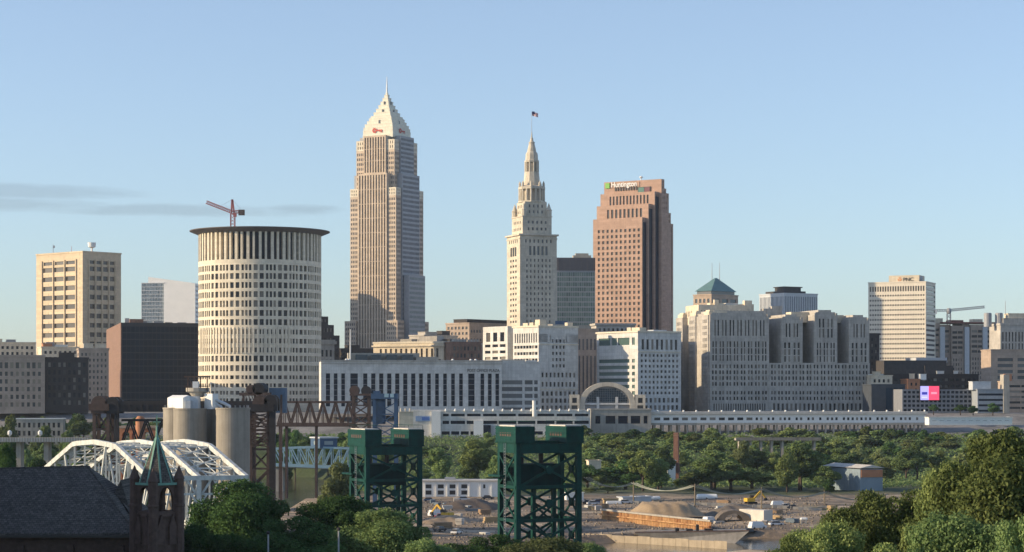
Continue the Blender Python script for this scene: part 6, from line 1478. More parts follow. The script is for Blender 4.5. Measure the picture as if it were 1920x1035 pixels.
# trees named by what they stand next to in the valley
for (pi, px, py, w_, Y, lab, m_) in [
    (0, 890, 822, 100, 880, 'tall sunlit tree behind the white riverside building', 'leaf_warm'),
    (1, 822, 838, 70, 900, 'darker tree between the farther green tower and sunlit tree', 'leaf'),
    (2, 930, 846, 60, 870, 'tree directly left of the nearer green tower', 'leaf'),
    (0, 1612, 830, 42, 1000, 'round bright green tree above the grey riverside shed', 'leaf_pale'),
    (1, 1240, 838, 70, 900, 'tree directly left of the brick chimney', 'leaf'),
    (0, 1340, 842, 110, 880, 'broad dark tree right of the brick chimney', 'leaf'),
    (1, 1395, 826, 60, 960, 'brownish tree rising over the valley belt', 'leaf_pale'),
    (0, 1500, 826, 120, 870, 'largest dark tree in the valley belt, left of the grey shed', 'leaf'),
    (2, 1140, 908, 45, 840, 'grey green bush right of the nearer green tower', 'leaf_pale'),
    (3, 1108, 912, 36, 850, 'grey green shrub against the nearer green tower', 'leaf_pale'),
    (1, 148, 776, 60, 1120, 'dark tree below the blackened warehouse, by the lift bridge', 'leaf'),
    (2, 85, 785, 70, 1080, 'tree under the left warehouses', 'leaf'),
    (0, 20, 775, 60, 1100, 'leafy tree at the left edge below the pale warehouse', 'leaf_warm'),
    (3, 1555, 895, 34, 830, 'dark shrub at the grey shed corner', 'leaf_dk')]:
    put_tree(MID[pi], px, py, w_, Y, lab, 'valley trees', m_)
ONES = 'first second third fourth fifth sixth seventh eighth ninth tenth eleventh twelfth thirteenth fourteenth fifteenth sixteenth seventeenth eighteenth nineteenth'.split()
def nth(i):
    if i < 19: return ONES[i]
    t, u = divmod(i + 1, 10); n_ = ['', '', 'twent', 'thirt', 'fort', 'fift', 'sixt', 'sevent', 'eight', 'ninet'][t]
    return n_ + 'ieth' if u == 0 else n_ + 'y-' + ONES[u - 1]
TONE = {'leaf': 'mid green', 'leaf_dk': 'dark green', 'leaf_warm': 'warm olive', 'leaf_pale': 'pale green'}
FORM = ['round', 'tall', 'spreading', 'bushy']
def row(pxs, phrase, grp, tops, widths, ydep, tones, protos=MID, rel=None):
    pxs = [p for p in pxs if rnd.random() > .14]
    for i, px in enumerate(pxs):
        k = rnd.randrange(len(protos)); m_ = rnd.choice(tones); Y = rnd.uniform(*ydep); px = px + rnd.uniform(-7, 7)
        top = rnd.uniform(*tops) if rel is None else HZ - (gz(PX(px, Y), Y) + rnd.uniform(*rel)) * F / Y
        put_tree(protos[k], px, top, rnd.uniform(*widths), Y, '%s %s %s, %s' % (TONE[m_], FORM[k] if protos is MID else 'low', phrase, nth(i)) + ' from the left', grp, m_)
T1 = ['leaf', 'leaf', 'leaf_dk', 'leaf_warm', 'leaf', 'leaf_warm', 'leaf_pale']
row(range(1100, 1570, 34), 'tree in the front row behind the building site', 'valley belt trees', (836, 888), (66, 116), (850, 885), T1)
row(range(1096, 1770, 30), 'tree in the back row of the valley belt', 'valley belt trees', (820, 860), (50, 96), (930, 985), T1)
row(range(1100, 1900, 19), 'shrub in the upper row on the station bluff', 'bluff shrubs', None, (34, 60), (1110, 1160), T1, BUSH, (4, 8))
row(range(1105, 1900, 20), 'shrub in the middle row on the station bluff', 'bluff shrubs', None, (36, 62), (1055, 1105), T1, BUSH, (4, 9))
row(range(1102, 1900, 22), 'shrub in the lower row on the station bluff', 'bluff shrubs', None, (36, 64), (990, 1045), T1, BUSH, (5, 10))
row(range(540, 950, 20), 'tree on the bank below the riverside garage', 'river bank trees', (808, 842), (42, 66), (1000, 1110), ['leaf', 'leaf_dk', 'leaf'])
row(range(800, 950, 27), 'tree close behind the white riverside building', 'river bank trees', (858, 884), (48, 64), (855, 880), ['leaf'])
row(range(-20, 310, 14), 'tree in the hollow below the left warehouses', 'hollow trees', (798, 836), (44, 66), (800, 1080), ['leaf', 'leaf_dk'])
row(range(-10, 280, 17), 'tree behind the white truss bridge', 'hollow trees', (856, 905), (54, 80), (530, 690), ['leaf', 'leaf_dk'])
row((1745, 1772, 1795, 1822, 1848, 1866, 1895), 'street tree before the parking garages', 'garage street trees', (752, 763), (24, 34), (1214, 1220), ['leaf_dk'])
row(range(512, 665, 13), 'tree under the far rusty truss bridge', 'river bank trees', (800, 822), (34, 52), (1010, 1120), ['leaf', 'leaf_dk', 'leaf'])
row(range(-20, 320, 20), 'tree along the road below the left warehouses', 'hollow trees', (772, 790), (30, 50), (1130, 1190), ['leaf', 'leaf_dk', 'leaf_warm'])
# dense undergrowth on the slopes and along the river: low mounds of leaves
rg = np.random.default_rng(77)
def undergrowth(n, x0, x1, y0, y1, h, size, keep):
    x = rg.uniform(x0, x1, n); y = rg.uniform(y0, y1, n); ok = keep(x, y); x, y = x[ok], y[ok]
    mound = .5 + .5 * np.sin(x * .31 + 3 * np.sin(y * .11)) * np.sin(y * .27 + 2 * np.sin(x * .13)); mound = .25 + .75 * mound
    z = ground_z(x, y) + h * mound * rg.uniform(.35, 1.0, len(x))
    nn = rg.normal(size=(len(x), 3)) * .6; nn[:, 2] += 1; nn[:, 1] -= .35; nn /= np.linalg.norm(nn, axis=1)[:, None]
    return np.stack([x, y, z], 1), nn, size * rg.uniform(.6, 1.4, len(x))
inview = lambda x, y: (np.abs(x / y) < .26)
A_ = undergrowth(80000, 20, 320, 880, 1172, 3.2, .55, lambda x, y: inview(x, y) & ((y > 985) | (x > 34)))
B_ = undergrowth(26000, -290, -95, 560, 1180, 2.6, .6, lambda x, y: inview(x, y) & (seg_dist(x, y) > 24))
C_ = undergrowth(26000, -100, 30, 850, 1165, 2.6, .55, lambda x, y: seg_dist(x, y) > 20)
D_ = undergrowth(30000, -60, 60, 215, 440, 1.6, .30, lambda x, y: (np.abs(x / y) < .26) & (y < 420))
me = leaf_mesh('undergrowth', np.concatenate([q[0] for q in (A_, B_, C_, D_)]), np.concatenate([q[1] for q in (A_, B_, C_, D_)]), np.concatenate([q[2] for q in (A_, B_, C_, D_)]), rg, 'leaf')
o = bpy.data.objects.new('undergrowth', me); col.objects.link(o); o['kind'] = 'stuff'; o['label'] = 'dense green undergrowth covering the slopes and river banks'; o['category'] = 'undergrowth'

# ---------------------------------------------------------------- valley floor: buildings and building site
fr = FR(790, 815, 2); Yb = 815; rr = fr.lenR(936)
rt = thing('riverside_building', 'long white two-storey riverside building between the green towers', 'building', fr.pt(6, rr / 2, -41))
w = MB(); z0, z1 = -41.0, PZ(903, Yb); 
def prb(s, z, dd): return fr.pt(dd, s, z0 + z)
def pane(xa, xb, za, zb, d):
    b = MB(); b.q(prb(xa, za, d), prb(xb, za, d), prb(xb, zb, d), prb(xa, zb, d)); b.build('window', 'glass', rt)
sp = [(fr.lenR(a), fr.lenR(a + 11)) for a in (798, 821, 843, 865)]
facade(w, pane, prb, rr, z1 - z0, [(z1 - z0 - 5.0, z1 - z0 - 3.4, sp), (z1 - z0 - 2.6, z1 - z0 - 1.1, sp + [(fr.lenR(906), fr.lenR(910))])], .4)
w.q(fr.pt(0, 0, z0), fr.pt(0, 0, z1), fr.pt(13, 0, z1), fr.pt(13, 0, z0)); w.q(fr.pt(13, 0, z0), fr.pt(13, 0, z1), fr.pt(13, rr, z1), fr.pt(13, rr, z0)); w.build('wall', 'white', rt)
b = MB(); fr.box(b, -.5, 13.3, -.3, rr + .3, z1 + .003, z1 + .5); b.build('roof', 'roof_lt', rt)
b = MB()
for i in range(7): fr.box(b, -.25, -.01, i * rr / 7 + 1.2, i * rr / 7 + 1.6, z0, z1 - .2)
b.build('pilaster', 'white', rt)
b = MB(); fr.box(b, 3, 6, 9, 13, z1 + .5, z1 + 1.5); b.build('rooftop_unit', 'metal', rt)

fr = FR(1636, 850, 35); 
rt = building('riverside_shed', 'grey metal shed with an orange end wall at the tree belt, right', 'shed', FR(1613, 850, 20), 0, FR(1613, 850, 20).lenL(1545), 0, FR(1613, 850, 20).lenR(1655), PZ(880, 850), floors(30, 2.2, .06, .9), None, mat('blue_grey_cladding', (.20, .26, .31), rough=.5, var=.1), 'metal', z0=-41, parapet=0)
fs = FR(1613, 850, 20); b = MB(); fs.box(b, -.3, -.01, .3, fs.lenR(1655) - .2, PZ(895, 850), PZ(881, 850)); b.build('end_wall', 'brick_red', rt)
b = MB(); l1 = fs.lenL(1545); r1_ = fs.lenR(1655)
b.hexa([fs.pt(-.6, -.6, PZ(878, 850) + .01), fs.pt(-.6, r1_ + .6, PZ(878, 850) + .01), fs.pt(l1 + .6, r1_ + .6, PZ(878, 850) + .01), fs.pt(l1 + .6, -.6, PZ(878, 850) + .01)], [fs.pt(-.6, r1_ / 2, PZ(872, 850)), fs.pt(-.6, r1_ / 2 + .1, PZ(872, 850)), fs.pt(l1 + .6, r1_ / 2 + .1, PZ(872, 850)), fs.pt(l1 + .6, r1_ / 2, PZ(872, 850))]); b.build('gable_roof', 'roof_lt', rt)
b = MB(); c = PX(1268, 940); b.lathe(c, 940, [(1.9, -41), (1.45, PZ(814, 940)), (1.6, PZ(814, 940)), (1.6, PZ(811, 940)), (1.1, PZ(811, 940))], 4, R(30))
rt = thing('brick_chimney', 'tall square brick chimney among the valley trees', 'chimney', (c, 940, -41)); b.build('shaft', mat('chimney_brick', (.20, .10, .07), var=.25, scale=.6, streak=.4), rt)
b = MB(); b.lathe(c, 940, [(1.72, PZ(817, 940)), (1.72, PZ(815, 940))], 4, R(30)); b.build('cap_band', 'brick', rt)
rt = building('small_shed', 'small white shed at the foot of the brick chimney', 'shed', FR(1252, 925, 10), 0, 5, 0, 3.5, PZ(864, 925), None, None, 'white', 'glass', z0=-41, parapet=.3)
rt = building('small_shed', 'cream shed among trees right of the nearer green tower', 'shed', FR(1104, 925, 10), 0, 5, 0, 5.5, PZ(864, 925), None, None, 'cream', 'glass', z0=-41, parapet=.3)

# rusty sheet-pile wall: corrugated, running towards the river
rt = thing('sheet_pile_wall', 'long rusty orange sheet-pile wall on the building site', 'retaining wall', (PX(1230, 640), 640, -41))
a0, a1 = Vector((PX(1128, 672), 672, 0)), Vector((PX(1334, 612), 612, 0)); d_ = (a1 - a0); L_ = d_.length; d_.normalize(); nrm = Vector((d_.y, -d_.x, 0))
b = MB(); nseg = 70
prof = [(0, 0), (.3, 0), (.45, .22), (.8, .22), (1.0, 0)]
for i in range(nseg):
    for (u0, o0), (u1, o1) in zip(prof[:-1], prof[1:]):
        p0 = a0 + d_ * (L_ * (i + u0) / nseg) + nrm * o0; p1 = a0 + d_ * (L_ * (i + u1) / nseg) + nrm * o1
        b.q((p0.x, p0.y, -43), (p1.x, p1.y, -43), (p1.x, p1.y, -37.2), (p0.x, p0.y, -37.2))
b.build('sheet_pile', 'sheetpile', rt)
b = MB(); b.bar((a0.x, a0.y, -37.0), (a1.x, a1.y, -37.0), 1.0, .5); b.build('capping_beam', 'concrete', rt)
b = MB(); b.bar(a0 + nrm * .6 + Vector((0, 0, -38.6)), a1 + nrm * .6 + Vector((0, 0, -38.6)), .3, .35); b.build('waler', 'sheetpile', rt)
# fill behind the wall
b = MB(); pts = []
q0, q1 = a0, a1; back = Vector((.28, .96, 0))
b.hexa([(q0.x, q0.y, -43), (q1.x, q1.y, -43), (q1.x + 3, q1.y + 30, -43), (q0.x + 6, q0.y + 44, -43)], [(q0.x, q0.y, -37.3), (q1.x, q1.y, -37.6), (q1.x + 3, q1.y + 30, -40.6), (q0.x + 6, q0.y + 44, -39.8)])
o = b.build('dirt_fill', mat('site_dirt', (.20, .15, .105), c2=(.30, .235, .165), scale=.15, bump=.4)); o['kind'] = 'structure'
# sand and gravel heap
def heap(name, label, pxc, Y, w_, dpt, h, z0, m_, seed, flat=.55):
    b = MB(); nx_, ny_ = 28, 18; rg = random.Random(seed); x0 = PX(pxc, Y); k = 0; ph = [rg.uniform(0, 6) for _ in range(6)]
    for j in range(ny_ + 1):
        for i in range(nx_ + 1):
            u, v_ = i / nx_ * 2 - 1, j / ny_ * 2 - 1; e = max(0, 1 - max(abs(u), abs(v_)) ** 1.0) if False else max(0.0, 1 - (abs(u) ** 3 + abs(v_) ** 3) ** (1 / 3))
            z = h * min(1, e / (1 - flat)) + (.12 if flat < .5 else .03) * h * math.sin(u * 7 + ph[0]) * math.sin(v_ * 5 + ph[1]) * min(1, e * 4) + .07 * h * math.sin(u * 17 + ph[2] + v_ * 9) * min(1, e * 4)
            b.v.append((x0 + u * w_ / 2 + .4 * math.sin(v_ * 6 + ph[3]), Y + v_ * dpt / 2, z0 + z))
    for j in range(ny_):
        for i in range(nx_): a_ = j * (nx_ + 1) + i; b.f.append((a_, a_ + 1, a_ + nx_ + 2, a_ + nx_ + 1))
    return single(b, name, m_, label, 'heap', loc=(x0, Y, z0), smooth=True)
heap('gravel_heap', 'long flat-topped sand and gravel heap behind the sheet-pile wall', 1248, 690, 24, 26, 3.7, -39.6, 'sandpile', 3, .62)
heap('gravel_heap', 'low grey dirt heap right of the sand heap', 1380, 700, 22, 22, 3.0, -40.2, mat('grey_dirt', (.15, .125, .10), var=.2, scale=.3, bump=.4), 4, .3)
heap('gravel_heap', 'dark earth heap left of the nearer green tower', 880, 740, 26, 40, 3.2, -40.6, mat('dark_dirt', (.09, .07, .055), var=.2, scale=.3, bump=.4), 5, .3)
heap('gravel_heap', 'small tan earth heap at the foot of the riverside building', 840, 660, 22, 26, 2.2, -40.6, mat('tan_dirt', (.26, .20, .14), var=.2, scale=.3, bump=.4), 6, .3)
# concrete arch culvert
Yc2 = 660.0
rt = thing('concrete_culvert', 'pale concrete culvert with an arched mouth on the building site', 'culvert', (PX(1400, Yc2), Yc2, -41))
b = MB(); x0, x1, xa_, xb_ = PX(1352, Yc2), PX(1400, Yc2), PX(1358, Yc2), PX(1394, Yc2); zt = -36.6; n = 10
for i in range(n):
    t0, t1 = math.pi * (1 - i / n), math.pi * (1 - (i + 1) / n); xm, r_ = (xa_ + xb_) / 2, (xb_ - xa_) / 2
    p0 = (xm + r_ * math.cos(t0), -40.5 + 2.9 * math.sin(t0)); p1 = (xm + r_ * math.cos(t1), -40.5 + 2.9 * math.sin(t1))
    q0, q1 = (xm + (r_ + 2.4) * math.cos(t0), -40.5 + 3.9 * math.sin(t0)), (xm + (r_ + 2.4) * math.cos(t1), -40.5 + 3.9 * math.sin(t1))
    b.hexa([(p0[0], Yc2, p0[1]), (p1[0], Yc2, p1[1]), (p1[0], Yc2 + 9, p1[1]), (p0[0], Yc2 + 9, p0[1])], [(q0[0], Yc2, q0[1]), (q1[0], Yc2, q1[1]), (q1[0], Yc2 + 9, q1[1]), (q0[0], Yc2 + 9, q0[1])])
b.build('arch', mat('muddy_concrete', (.16, .13, .10), var=.3, scale=.5, bump=.4), rt)
fc2 = FR(1432, Yc2 - 4, 40); b = MB(); fc2.box(b, 0, fc2.lenL(1386), 0, 4, -41, -36.4); b.build('block_wall', 'roof_lt', rt)
# flat work barge drawn up at the bank
rt = thing('work_barge', 'flat grey work barge with a raked end below the sheet-pile wall', 'barge', (PX(1300, 606), 606, -42))
b = MB(); x0, x1 = PX(1190, 606), PX(1398, 600); lo = [(x0 + 3, 604, -42.2), (x1 - 4, 592, -42.2), (x1 - 4, 602, -42.2), (x0 + 3, 614, -42.2)]; hi = [(x0, 604, -39.9), (x1, 591, -38.6), (x1, 602, -38.6), (x0, 614, -39.9)]
b.hexa(lo, hi); b.build('hull', mat('barge_grey', (.22, .21, .20), var=.25, scale=.4, streak=.5), rt)
b = MB(); b.bar((x0, 604, -39.7), (x1, 591, -38.4), .3, .3); b.build('rub_rail', 'rust', rt)
for i, (t, w_, h_) in enumerate(((.36, 1.0, .9), (.46, 1.8, .6), (.55, .7, 1.7), (.63, 2.2, .5))):
    b = MB(); xx = x0 + (x1 - x0) * t; b.box(xx, xx + w_, 599, 602, -39.6 + t, -39.6 + t + h_); b.build('deck_machinery', 'black_steel', rt)
# low quay wall along the river at the bottom edge
rt = thing('quay_wall', 'low sandy concrete quay wall at the bottom edge right of the nearer green tower', 'wall', (PX(1200, 590), 590, -42))
for i in range(12):
    xa_, ya_ = PX(1075 + i * 24, 606 - i * 3), 606 - i * 3; xb_, yb_ = PX(1075 + (i + 1) * 24, 606 - (i + 1) * 3), 606 - (i + 1) * 3
    b = MB(); b.hexa([(xa_ + .03, ya_, -43), (xb_ - .03, yb_, -43), (xb_ - .03, yb_ + 1.2, -43), (xa_ + .03, ya_ + 1.2, -43)], [(xa_ + .03, ya_, -40.1 + .1 * (i % 3)), (xb_ - .03, yb_, -40.1 + .1 * (i % 3)), (xb_ - .03, yb_ + 1.2, -40.1), (xa_ + .03, ya_ + 1.2, -40.1)]); b.build('wall_block', mat('sandy_concrete', (.36, .30, .22), var=.2, streak=.5) if i == 0 else bpy.data.materials['sandy_concrete'], rt)
# tanks, pipes, barriers
def tank(label, px0, px1, py0, py1, Y, m_='white'):
    b = MB(); z_ = PZ((py0 + py1) / 2, Y); r_ = (py1 - py0) / 2 / F * Y; x0, x1 = PX(px0, Y), PX(px1, Y)
    rt = thing('storage_tank', label, 'tank', ((x0 + x1) / 2, Y, z_ - r_), 'white tanks on the site')
    b.tube([(x0, Y, z_), (x0 + .4, Y, z_), (x1 - .4, Y, z_), (x1, Y, z_)], [r_ * .6, r_, r_, r_ * .6], 14); b.build('shell', m_, rt, smooth=False)
    b = MB(); g_ = -41.5
    for t in (.2, .8): xx = x0 + (x1 - x0) * t; b.box(xx - .25, xx + .25, Y - r_ * .8, Y + r_ * .8, g_, z_ - r_ * .5)
    b.build('saddle', 'concrete', rt)
tank('white tank lying before the tree belt, right of the third power pole', 1306, 1345, 926, 938, 800)
tank('short white tank left of the second power pole', 1218, 1238, 930, 938, 800)
tank('pale blue tank lying near the nearer green tower', 1136, 1166, 939, 949, 760, 'steel_roof')
tank('white pipe section on the right of the site', 1500, 1514, 970, 976, 640)
for i, (px, Y, s_, lab) in enumerate([(1180, 770, 7, 'pale blue roof of a low shed by the parked cars, left one'), (1205, 775, 6, 'pale blue roof of a low shed by the parked cars, right one')]):
    rt = building('low_shed', lab, 'shed', FR(px - 12, Y, 20), 0, 5, 0, s_, -38.2, None, None, 'steel_roof', 'glass', z0=-41, parapet=.3)
rt = building('site_container', 'white site container seen under the nearer green tower', 'container', FR(1062, 780, 12), 0, 3, 0, 6.5, PZ(924, 780), None, None, 'white', 'glass', z0=-41, parapet=.1)
bar = MB(); bar.hexa([(-1.5, -.3, 0), (1.5, -.3, 0), (1.5, .3, 0), (-1.5, .3, 0)], [(-1.5, -.1, .85), (1.5, -.1, .85), (1.5, .1, .85), (-1.5, .1, .85)])
proto = single(bar, 'concrete_barrier', 'concrete', 'concrete barrier block in the row along the site road', 'barrier', 'barrier row along the site road')
first = True
for i in range(46):
    px = 1105 + i * 9.5; Y = 770 - i * .9 + rnd.uniform(-1, 1); x = PX(px, Y); o = proto if first else proto.copy()
    if not first: col.objects.link(o)
    first = False; o['label'] = 'concrete barrier in the site road row, %s from the green tower' % nth(i); o.location = (x, Y, gz(x, Y)); o.rotation_euler = (0, 0, rnd.uniform(-.15, .15)); o.scale = (1, 1, 1.2)
# rubble and spoil scattered on the site
sb = MB(); rg = random.Random(9)
for i in range(4200):
    px = rg.uniform(790, 1560); Y = rg.uniform(560, 800); x = PX(px, Y); s_ = rg.uniform(.12, .55) * (1.6 if rg.random() < .08 else 1); z_ = gz(x, Y)
    if z_ < -41.5: continue
    b0 = [(x + s_ * rg.uniform(.5, 1) * math.cos(t), Y + s_ * rg.uniform(.5, 1) * math.sin(t), z_ - .1) for t in (0, 1.6, 3.1, 4.7)]; sb.hexa(b0, [(p[0] * .6 + x * .4, p[1] * .6 + Y * .4, z_ + s_ * rg.uniform(.3, .9)) for p in b0])
o = sb.build('rubble', mat('rubble_stone', (.17, .14, .11), var=.2, isl=.5)); o['kind'] = 'stuff'; o['label'] = 'scattered rubble on the building site'; o['category'] = 'rubble'

# stacked materials about the site
ms = [mat('stack_%d' % i, c, var=.2) for i, c in enumerate([(.45, .42, .38), (.30, .20, .12), (.55, .55, .52), (.12, .16, .20), (.42, .30, .16)])]
spots = sorted(rnd.choice([(rnd.uniform(1340, 1560), rnd.uniform(640, 770)), (rnd.uniform(795, 925), rnd.uniform(600, 780)), (rnd.uniform(1100, 1190), rnd.uniform(690, 770))]) for _ in range(34))
for i, (px, Y) in enumerate(spots):
    x = PX(px, Y); z_ = gz(x, Y); a_ = rnd.uniform(0, 3.1); L_, W_, H_ = rnd.uniform(2, 6), rnd.uniform(1, 2.2), rnd.uniform(.6, 2.0); fq = FR(0, Y, math.degrees(a_), x=x); k = rnd.randrange(5)
    tone = ['grey', 'brown', 'white', 'dark', 'tan'][k]; rt = thing('material_stack', '%s stack of building material, %s from the left on the site' % (tone, nth(i)), 'stack', (x, Y, z_), 'material stacks on the site')
    n = rnd.randrange(2, 5)
    for j in range(n):
        b = MB(); fq.box(b, rnd.uniform(-.1, .1), W_, rnd.uniform(-.3, .3), L_ * rnd.uniform(.85, 1.0), z_ + H_ * j / n + .02, z_ + H_ * (j + 1) / n - .05); b.build('layer', ms[k], rt)

# ---------------------------------------------------------------- power poles and wires
pol = [(1100, 893, 760), (1188, 903, 770), (1303, 907, 690), (1428, 914, 730), (1546, 920, 760), (1660, 925, 790)]
tops = []
for i, (px, py, Y) in enumerate(pol):
    x = PX(px, Y); g_ = gz(x, Y); t = PZ(py, Y); tops.append(Vector((x, Y, t - .4)))
    if i == 0: continue
    rt = thing('power_pole', ['', 'wooden power pole right of the nearer green tower', 'tall wooden power pole behind the sand heap', 'wooden power pole right of the white tank', 'wooden power pole by the tree belt, nearest the grey shed', 'wooden power pole among the right foreground trees'][i], 'pole', (x, Y, g_), 'power poles along the site')
    b = MB(); b.tube([(x, Y, g_ - 1), (x, Y, t)], [.3, .2], 8); b.build('post', 'timber', rt)
    b = MB(); b.bar((x - 1.3, Y, t - .5), (x + 1.3, Y, t - .5), .2, .25); b.build('cross_arm', 'timber', rt)
for i in range(len(tops) - 1):
    rt = None; b = MB()
    for dx in (-.9, 0, .9):
        a_, c_ = tops[i] + Vector((dx, 0, 0)), tops[i + 1] + Vector((dx, 0, 0)); pts = [a_.lerp(c_, k / 12) - Vector((0, 0, 2.4 * 4 * (k / 12) * (1 - k / 12))) for k in range(13)]
        b.tube(pts, .11, 5)
    single(b, 'power_cable', mat('cable_%d' % i, (.26, .28, .24), var=.1), 'sagging power cables, span %s along the tree belt' % ['nearest the green tower', 'second from the green tower', 'in the middle over the sand heap', 'fourth from the green tower', 'nearest the right foreground trees'][i], 'cable', 'power cables', loc=tuple(tops[i]))

# ---------------------------------------------------------------- vehicles
def make_car(m_, van=False):
    rt = thing('parked_van' if van else 'parked_car', 'car', 'van' if van else 'car', (0, 0, 0))
    b = MB(); L_, W_ = (5.4, 2.0) if van else (4.4, 1.8); h1 = 1.15 if van else .85
    side = [(-L_ / 2, .35), (L_ / 2, .35), (L_ / 2, .75), (L_ / 2 - .1, h1 * .85), (L_ / 2 - 1.1, h1), (-L_ / 2 + .1, h1), (-L_ / 2, .8)]
    b.hexa([(x, -W_ / 2, z) for x, z in side], [(x, W_ / 2, z) for x, z in side]); b.build('body', m_, rt)
    b = MB(); r0, r1, zt = (-L_ / 2 + .15, L_ / 2 - 1.2, 2.1) if van else (-L_ / 2 + .5, L_ / 2 - 1.3, 1.42)
    b.hexa([(r0, -W_ / 2 + .06, h1 + .003), (r1 + .4, -W_ / 2 + .06, h1 + .003), (r1 + .4, W_ / 2 - .06, h1 + .003), (r0, W_ / 2 - .06, h1 + .003)], [(r0 + .3, -W_ / 2 + .2, zt), (r1 - .2, -W_ / 2 + .2, zt), (r1 - .2, W_ / 2 - .2, zt), (r0 + .3, W_ / 2 - .2, zt)]); b.build('cabin', m_ if van else 'glass', rt)
    b = MB(); b.box(r0 + .35, r1 - .3, -W_ / 2 + .22, W_ / 2 - .22, zt + .003, zt + .05); b.build('roof', m_, rt)
    for sx_ in (-1, 1):
        for sy in (-1, 1):
            b = MB(); n = 12; lo = [(sx_ * L_ * .31 + .34 * math.cos(2 * math.pi * i / n), sy * (W_ / 2 - .12) - .12, .34 + .34 * math.sin(2 * math.pi * i / n)) for i in range(n)]; b.hexa(lo, [(p[0], p[1] + .24, p[2]) for p in lo]); b.build('wheel', 'tyre', rt)
    return rt
cars = {'w': make_car('carwhite'), 'd': make_car('cardark'), 'b': make_car('carblue'), 'v': make_car('carwhite', True), 'r': make_car('red')}
cu = set()
for i, (k, px, Y, rz, lab) in enumerate([
    ('d', 1102, 765, .3, 'dark car parked nearest the green tower on the site'), ('w', 1112, 760, .2, 'white car parked near the nearer green tower'), ('b', 1122, 768, .4, 'blue car parked near the nearer green tower'),
    ('w', 1173, 762, .1, 'white car parked by the pale blue sheds'), ('v', 1460, 745, .2, 'white van on the right of the site'), ('w', 1475, 740, .3, 'white car right of the white site van'),
    ('d', 1486, 735, .2, 'dark car right of the site, before the grey bush'), ('v', 818, 690, .6, 'white van left on the site, between the green towers'), ('r', 828, 682, .2, 'red car beside the white van between the green towers'),
    ('w', 856, 600, 1.2, 'white car low on the site road between the green towers'), ('d', 825, 607, 1.0, 'dark car low on the site left of the white one'), ('b', 805, 790, .1, 'blue car at the left end of the riverside building'),
    ('w', 870, 790, .0, 'white car along the riverside building'), ('d', 915, 788, .1, 'dark car at the right end of the riverside building'), ('v', 1420, 620, .5, 'white van parked below the concrete culvert'),
    ('d', 1404, 615, .5, 'dark car left of the van below the culvert'), ('w', 1455, 640, .3, 'white car right of the concrete culvert'), ('v', 1330, 660, .9, 'white van behind the sheet-pile wall end')]):
    x = PX(px, Y); loc = (x, Y, gz(x, Y) + .02)
    if k in cu: o = copy_tree(cars[k], loc, rz, (1, 1, 1), lab, 'cars parked on the site')
    else: cu.add(k); o = cars[k]; o.location = loc; o.rotation_euler = (0, 0, rz); o['label'] = lab; o['group'] = 'cars parked on the site'
# excavator
def excavator(label, px, Y, rz):
    x = PX(px, Y); g_ = gz(x, Y); rt = thing('excavator', label, 'excavator', (0, 0, 0)); 
    for s_ in (-1, 1): b = MB(); b.hexa([(-2, s_ * 1.1 - .3, .25), (2, s_ * 1.1 - .3, .25), (2, s_ * 1.1 + .3, .25), (-2, s_ * 1.1 + .3, .25)], [(-1.8, s_ * 1.1 - .3, .95), (1.8, s_ * 1.1 - .3, .95), (1.8, s_ * 1.1 + .3, .95), (-1.8, s_ * 1.1 + .3, .95)]); b.build('track', 'tyre', rt)
    b = MB(); b.box(-2.2, 1.0, -1.3, 1.3, 1.05, 2.3); b.build('body', 'yellow', rt)
    b = MB(); b.box(-.2, 1.3, .1, 1.25, 2.31, 3.3); b.build('cab', 'glass', rt)
    b = MB(); b.bar((.8, -.5, 1.9), (3.6, -.5, 4.6), .4, .6); b.bar((3.6, -.5, 4.6), (5.6, -.5, 2.2), .35, .45); b.build('boom', 'yellow', rt)
    b = MB(); b.hexa([(5.2, -1, 1.2), (6.2, -1, 1.5), (6.2, 0, 1.5), (5.2, 0, 1.2)], [(5.3, -1, 2.2), (5.9, -1, 2.3), (5.9, 0, 2.3), (5.3, 0, 2.2)]); b.build('bucket', 'black_steel', rt)
    rt.location = (x, Y, g_); rt.rotation_euler = (0, 0, rz)
excavator('yellow excavator above the concrete culvert', 1408, 760, .4)
excavator('yellow excavator beside the red car between the green towers', 836, 670, 2.6)

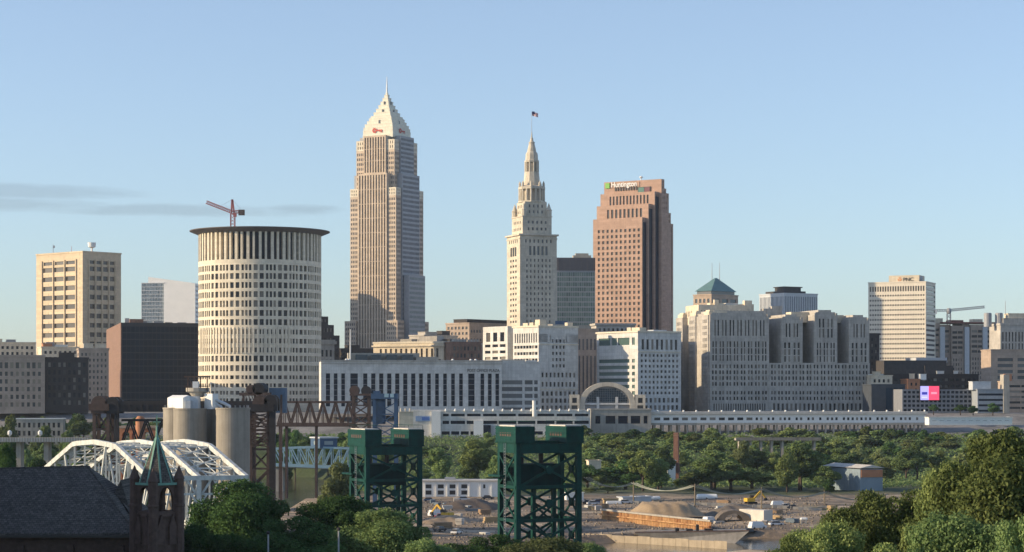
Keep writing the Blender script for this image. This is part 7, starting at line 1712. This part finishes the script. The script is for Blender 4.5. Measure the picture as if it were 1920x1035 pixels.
# foreground lamp posts
for px, py0, Y, lab in ((503, 1002, 240, 'thin grey lamp post among the dark trees, left one'), (635, 995, 240, 'thin grey lamp post among the dark trees, right one')):
    x = PX(px, Y); b = MB(); b.tube([(x, Y, gz(x, Y) - 1), (x, Y, PZ(py0, Y))], [.14, .09], 8); rt = thing('lamp_post', lab, 'lamp post', (x, Y, gz(x, Y)), 'lamp posts among the dark trees'); b.build('post', 'grey_met', rt)
    b = MB(); b.lathe(x, Y, [(.1, PZ(py0, Y)), (.22, PZ(py0, Y) + .1), (.2, PZ(py0, Y) + .3), (.05, PZ(py0, Y) + .4)], 8); b.build('lamp_head', 'black_steel', rt)

# ---------------------------------------------------------------- unseen brick block added beside the church, just out of frame, to shade it
fr = FR(0, 205, 4, x=-104)
rt = building('church_shade_block', 'tall dark brick apartment house beside the church, outside the frame', 'building', fr, 0, 66, 0, 26, 2.5, floors(3.4, 3, .4, .5), floors(3.4, 3, .4, .5), 'brick', 'glass', z0=-34, parapet=.8)

rt = building('low_block', 'low white flat-roofed block below the left warehouses', 'building', FR(28, 1120, 4), 0, 8, 0, 25, PZ(786, 1120), None, zones((1, 0, floors(4, 2.6, .5, .6))), 'concrete', 'glass', z0=-30, parapet=.5, wallmat2='white')

# ---------------------------------------------------------------- evening haze over the valley and the town
b = MB(); b.box(-2600, 2600, -120, 2700, -50, 292)
hz_ = b.build('haze', 'white'); hz_.data.materials.clear()
hm = bpy.data.materials.new('haze'); hm.use_nodes = True; hm.node_tree.nodes.clear()
vo = hm.node_tree.nodes.new('ShaderNodeVolumePrincipled'); vo.inputs['Density'].default_value = .000036; vo.inputs['Color'].default_value = (.72, .85, 1.0, 1); vo.inputs['Anisotropy'].default_value = .25
oo = hm.node_tree.nodes.new('ShaderNodeOutputMaterial'); hm.node_tree.links.new(vo.outputs[0], oo.inputs['Volume'])
hz_.data.materials.append(hm); hz_['kind'] = 'stuff'; hz_['label'] = 'thin evening haze over the valley and town'; hz_['category'] = 'haze'
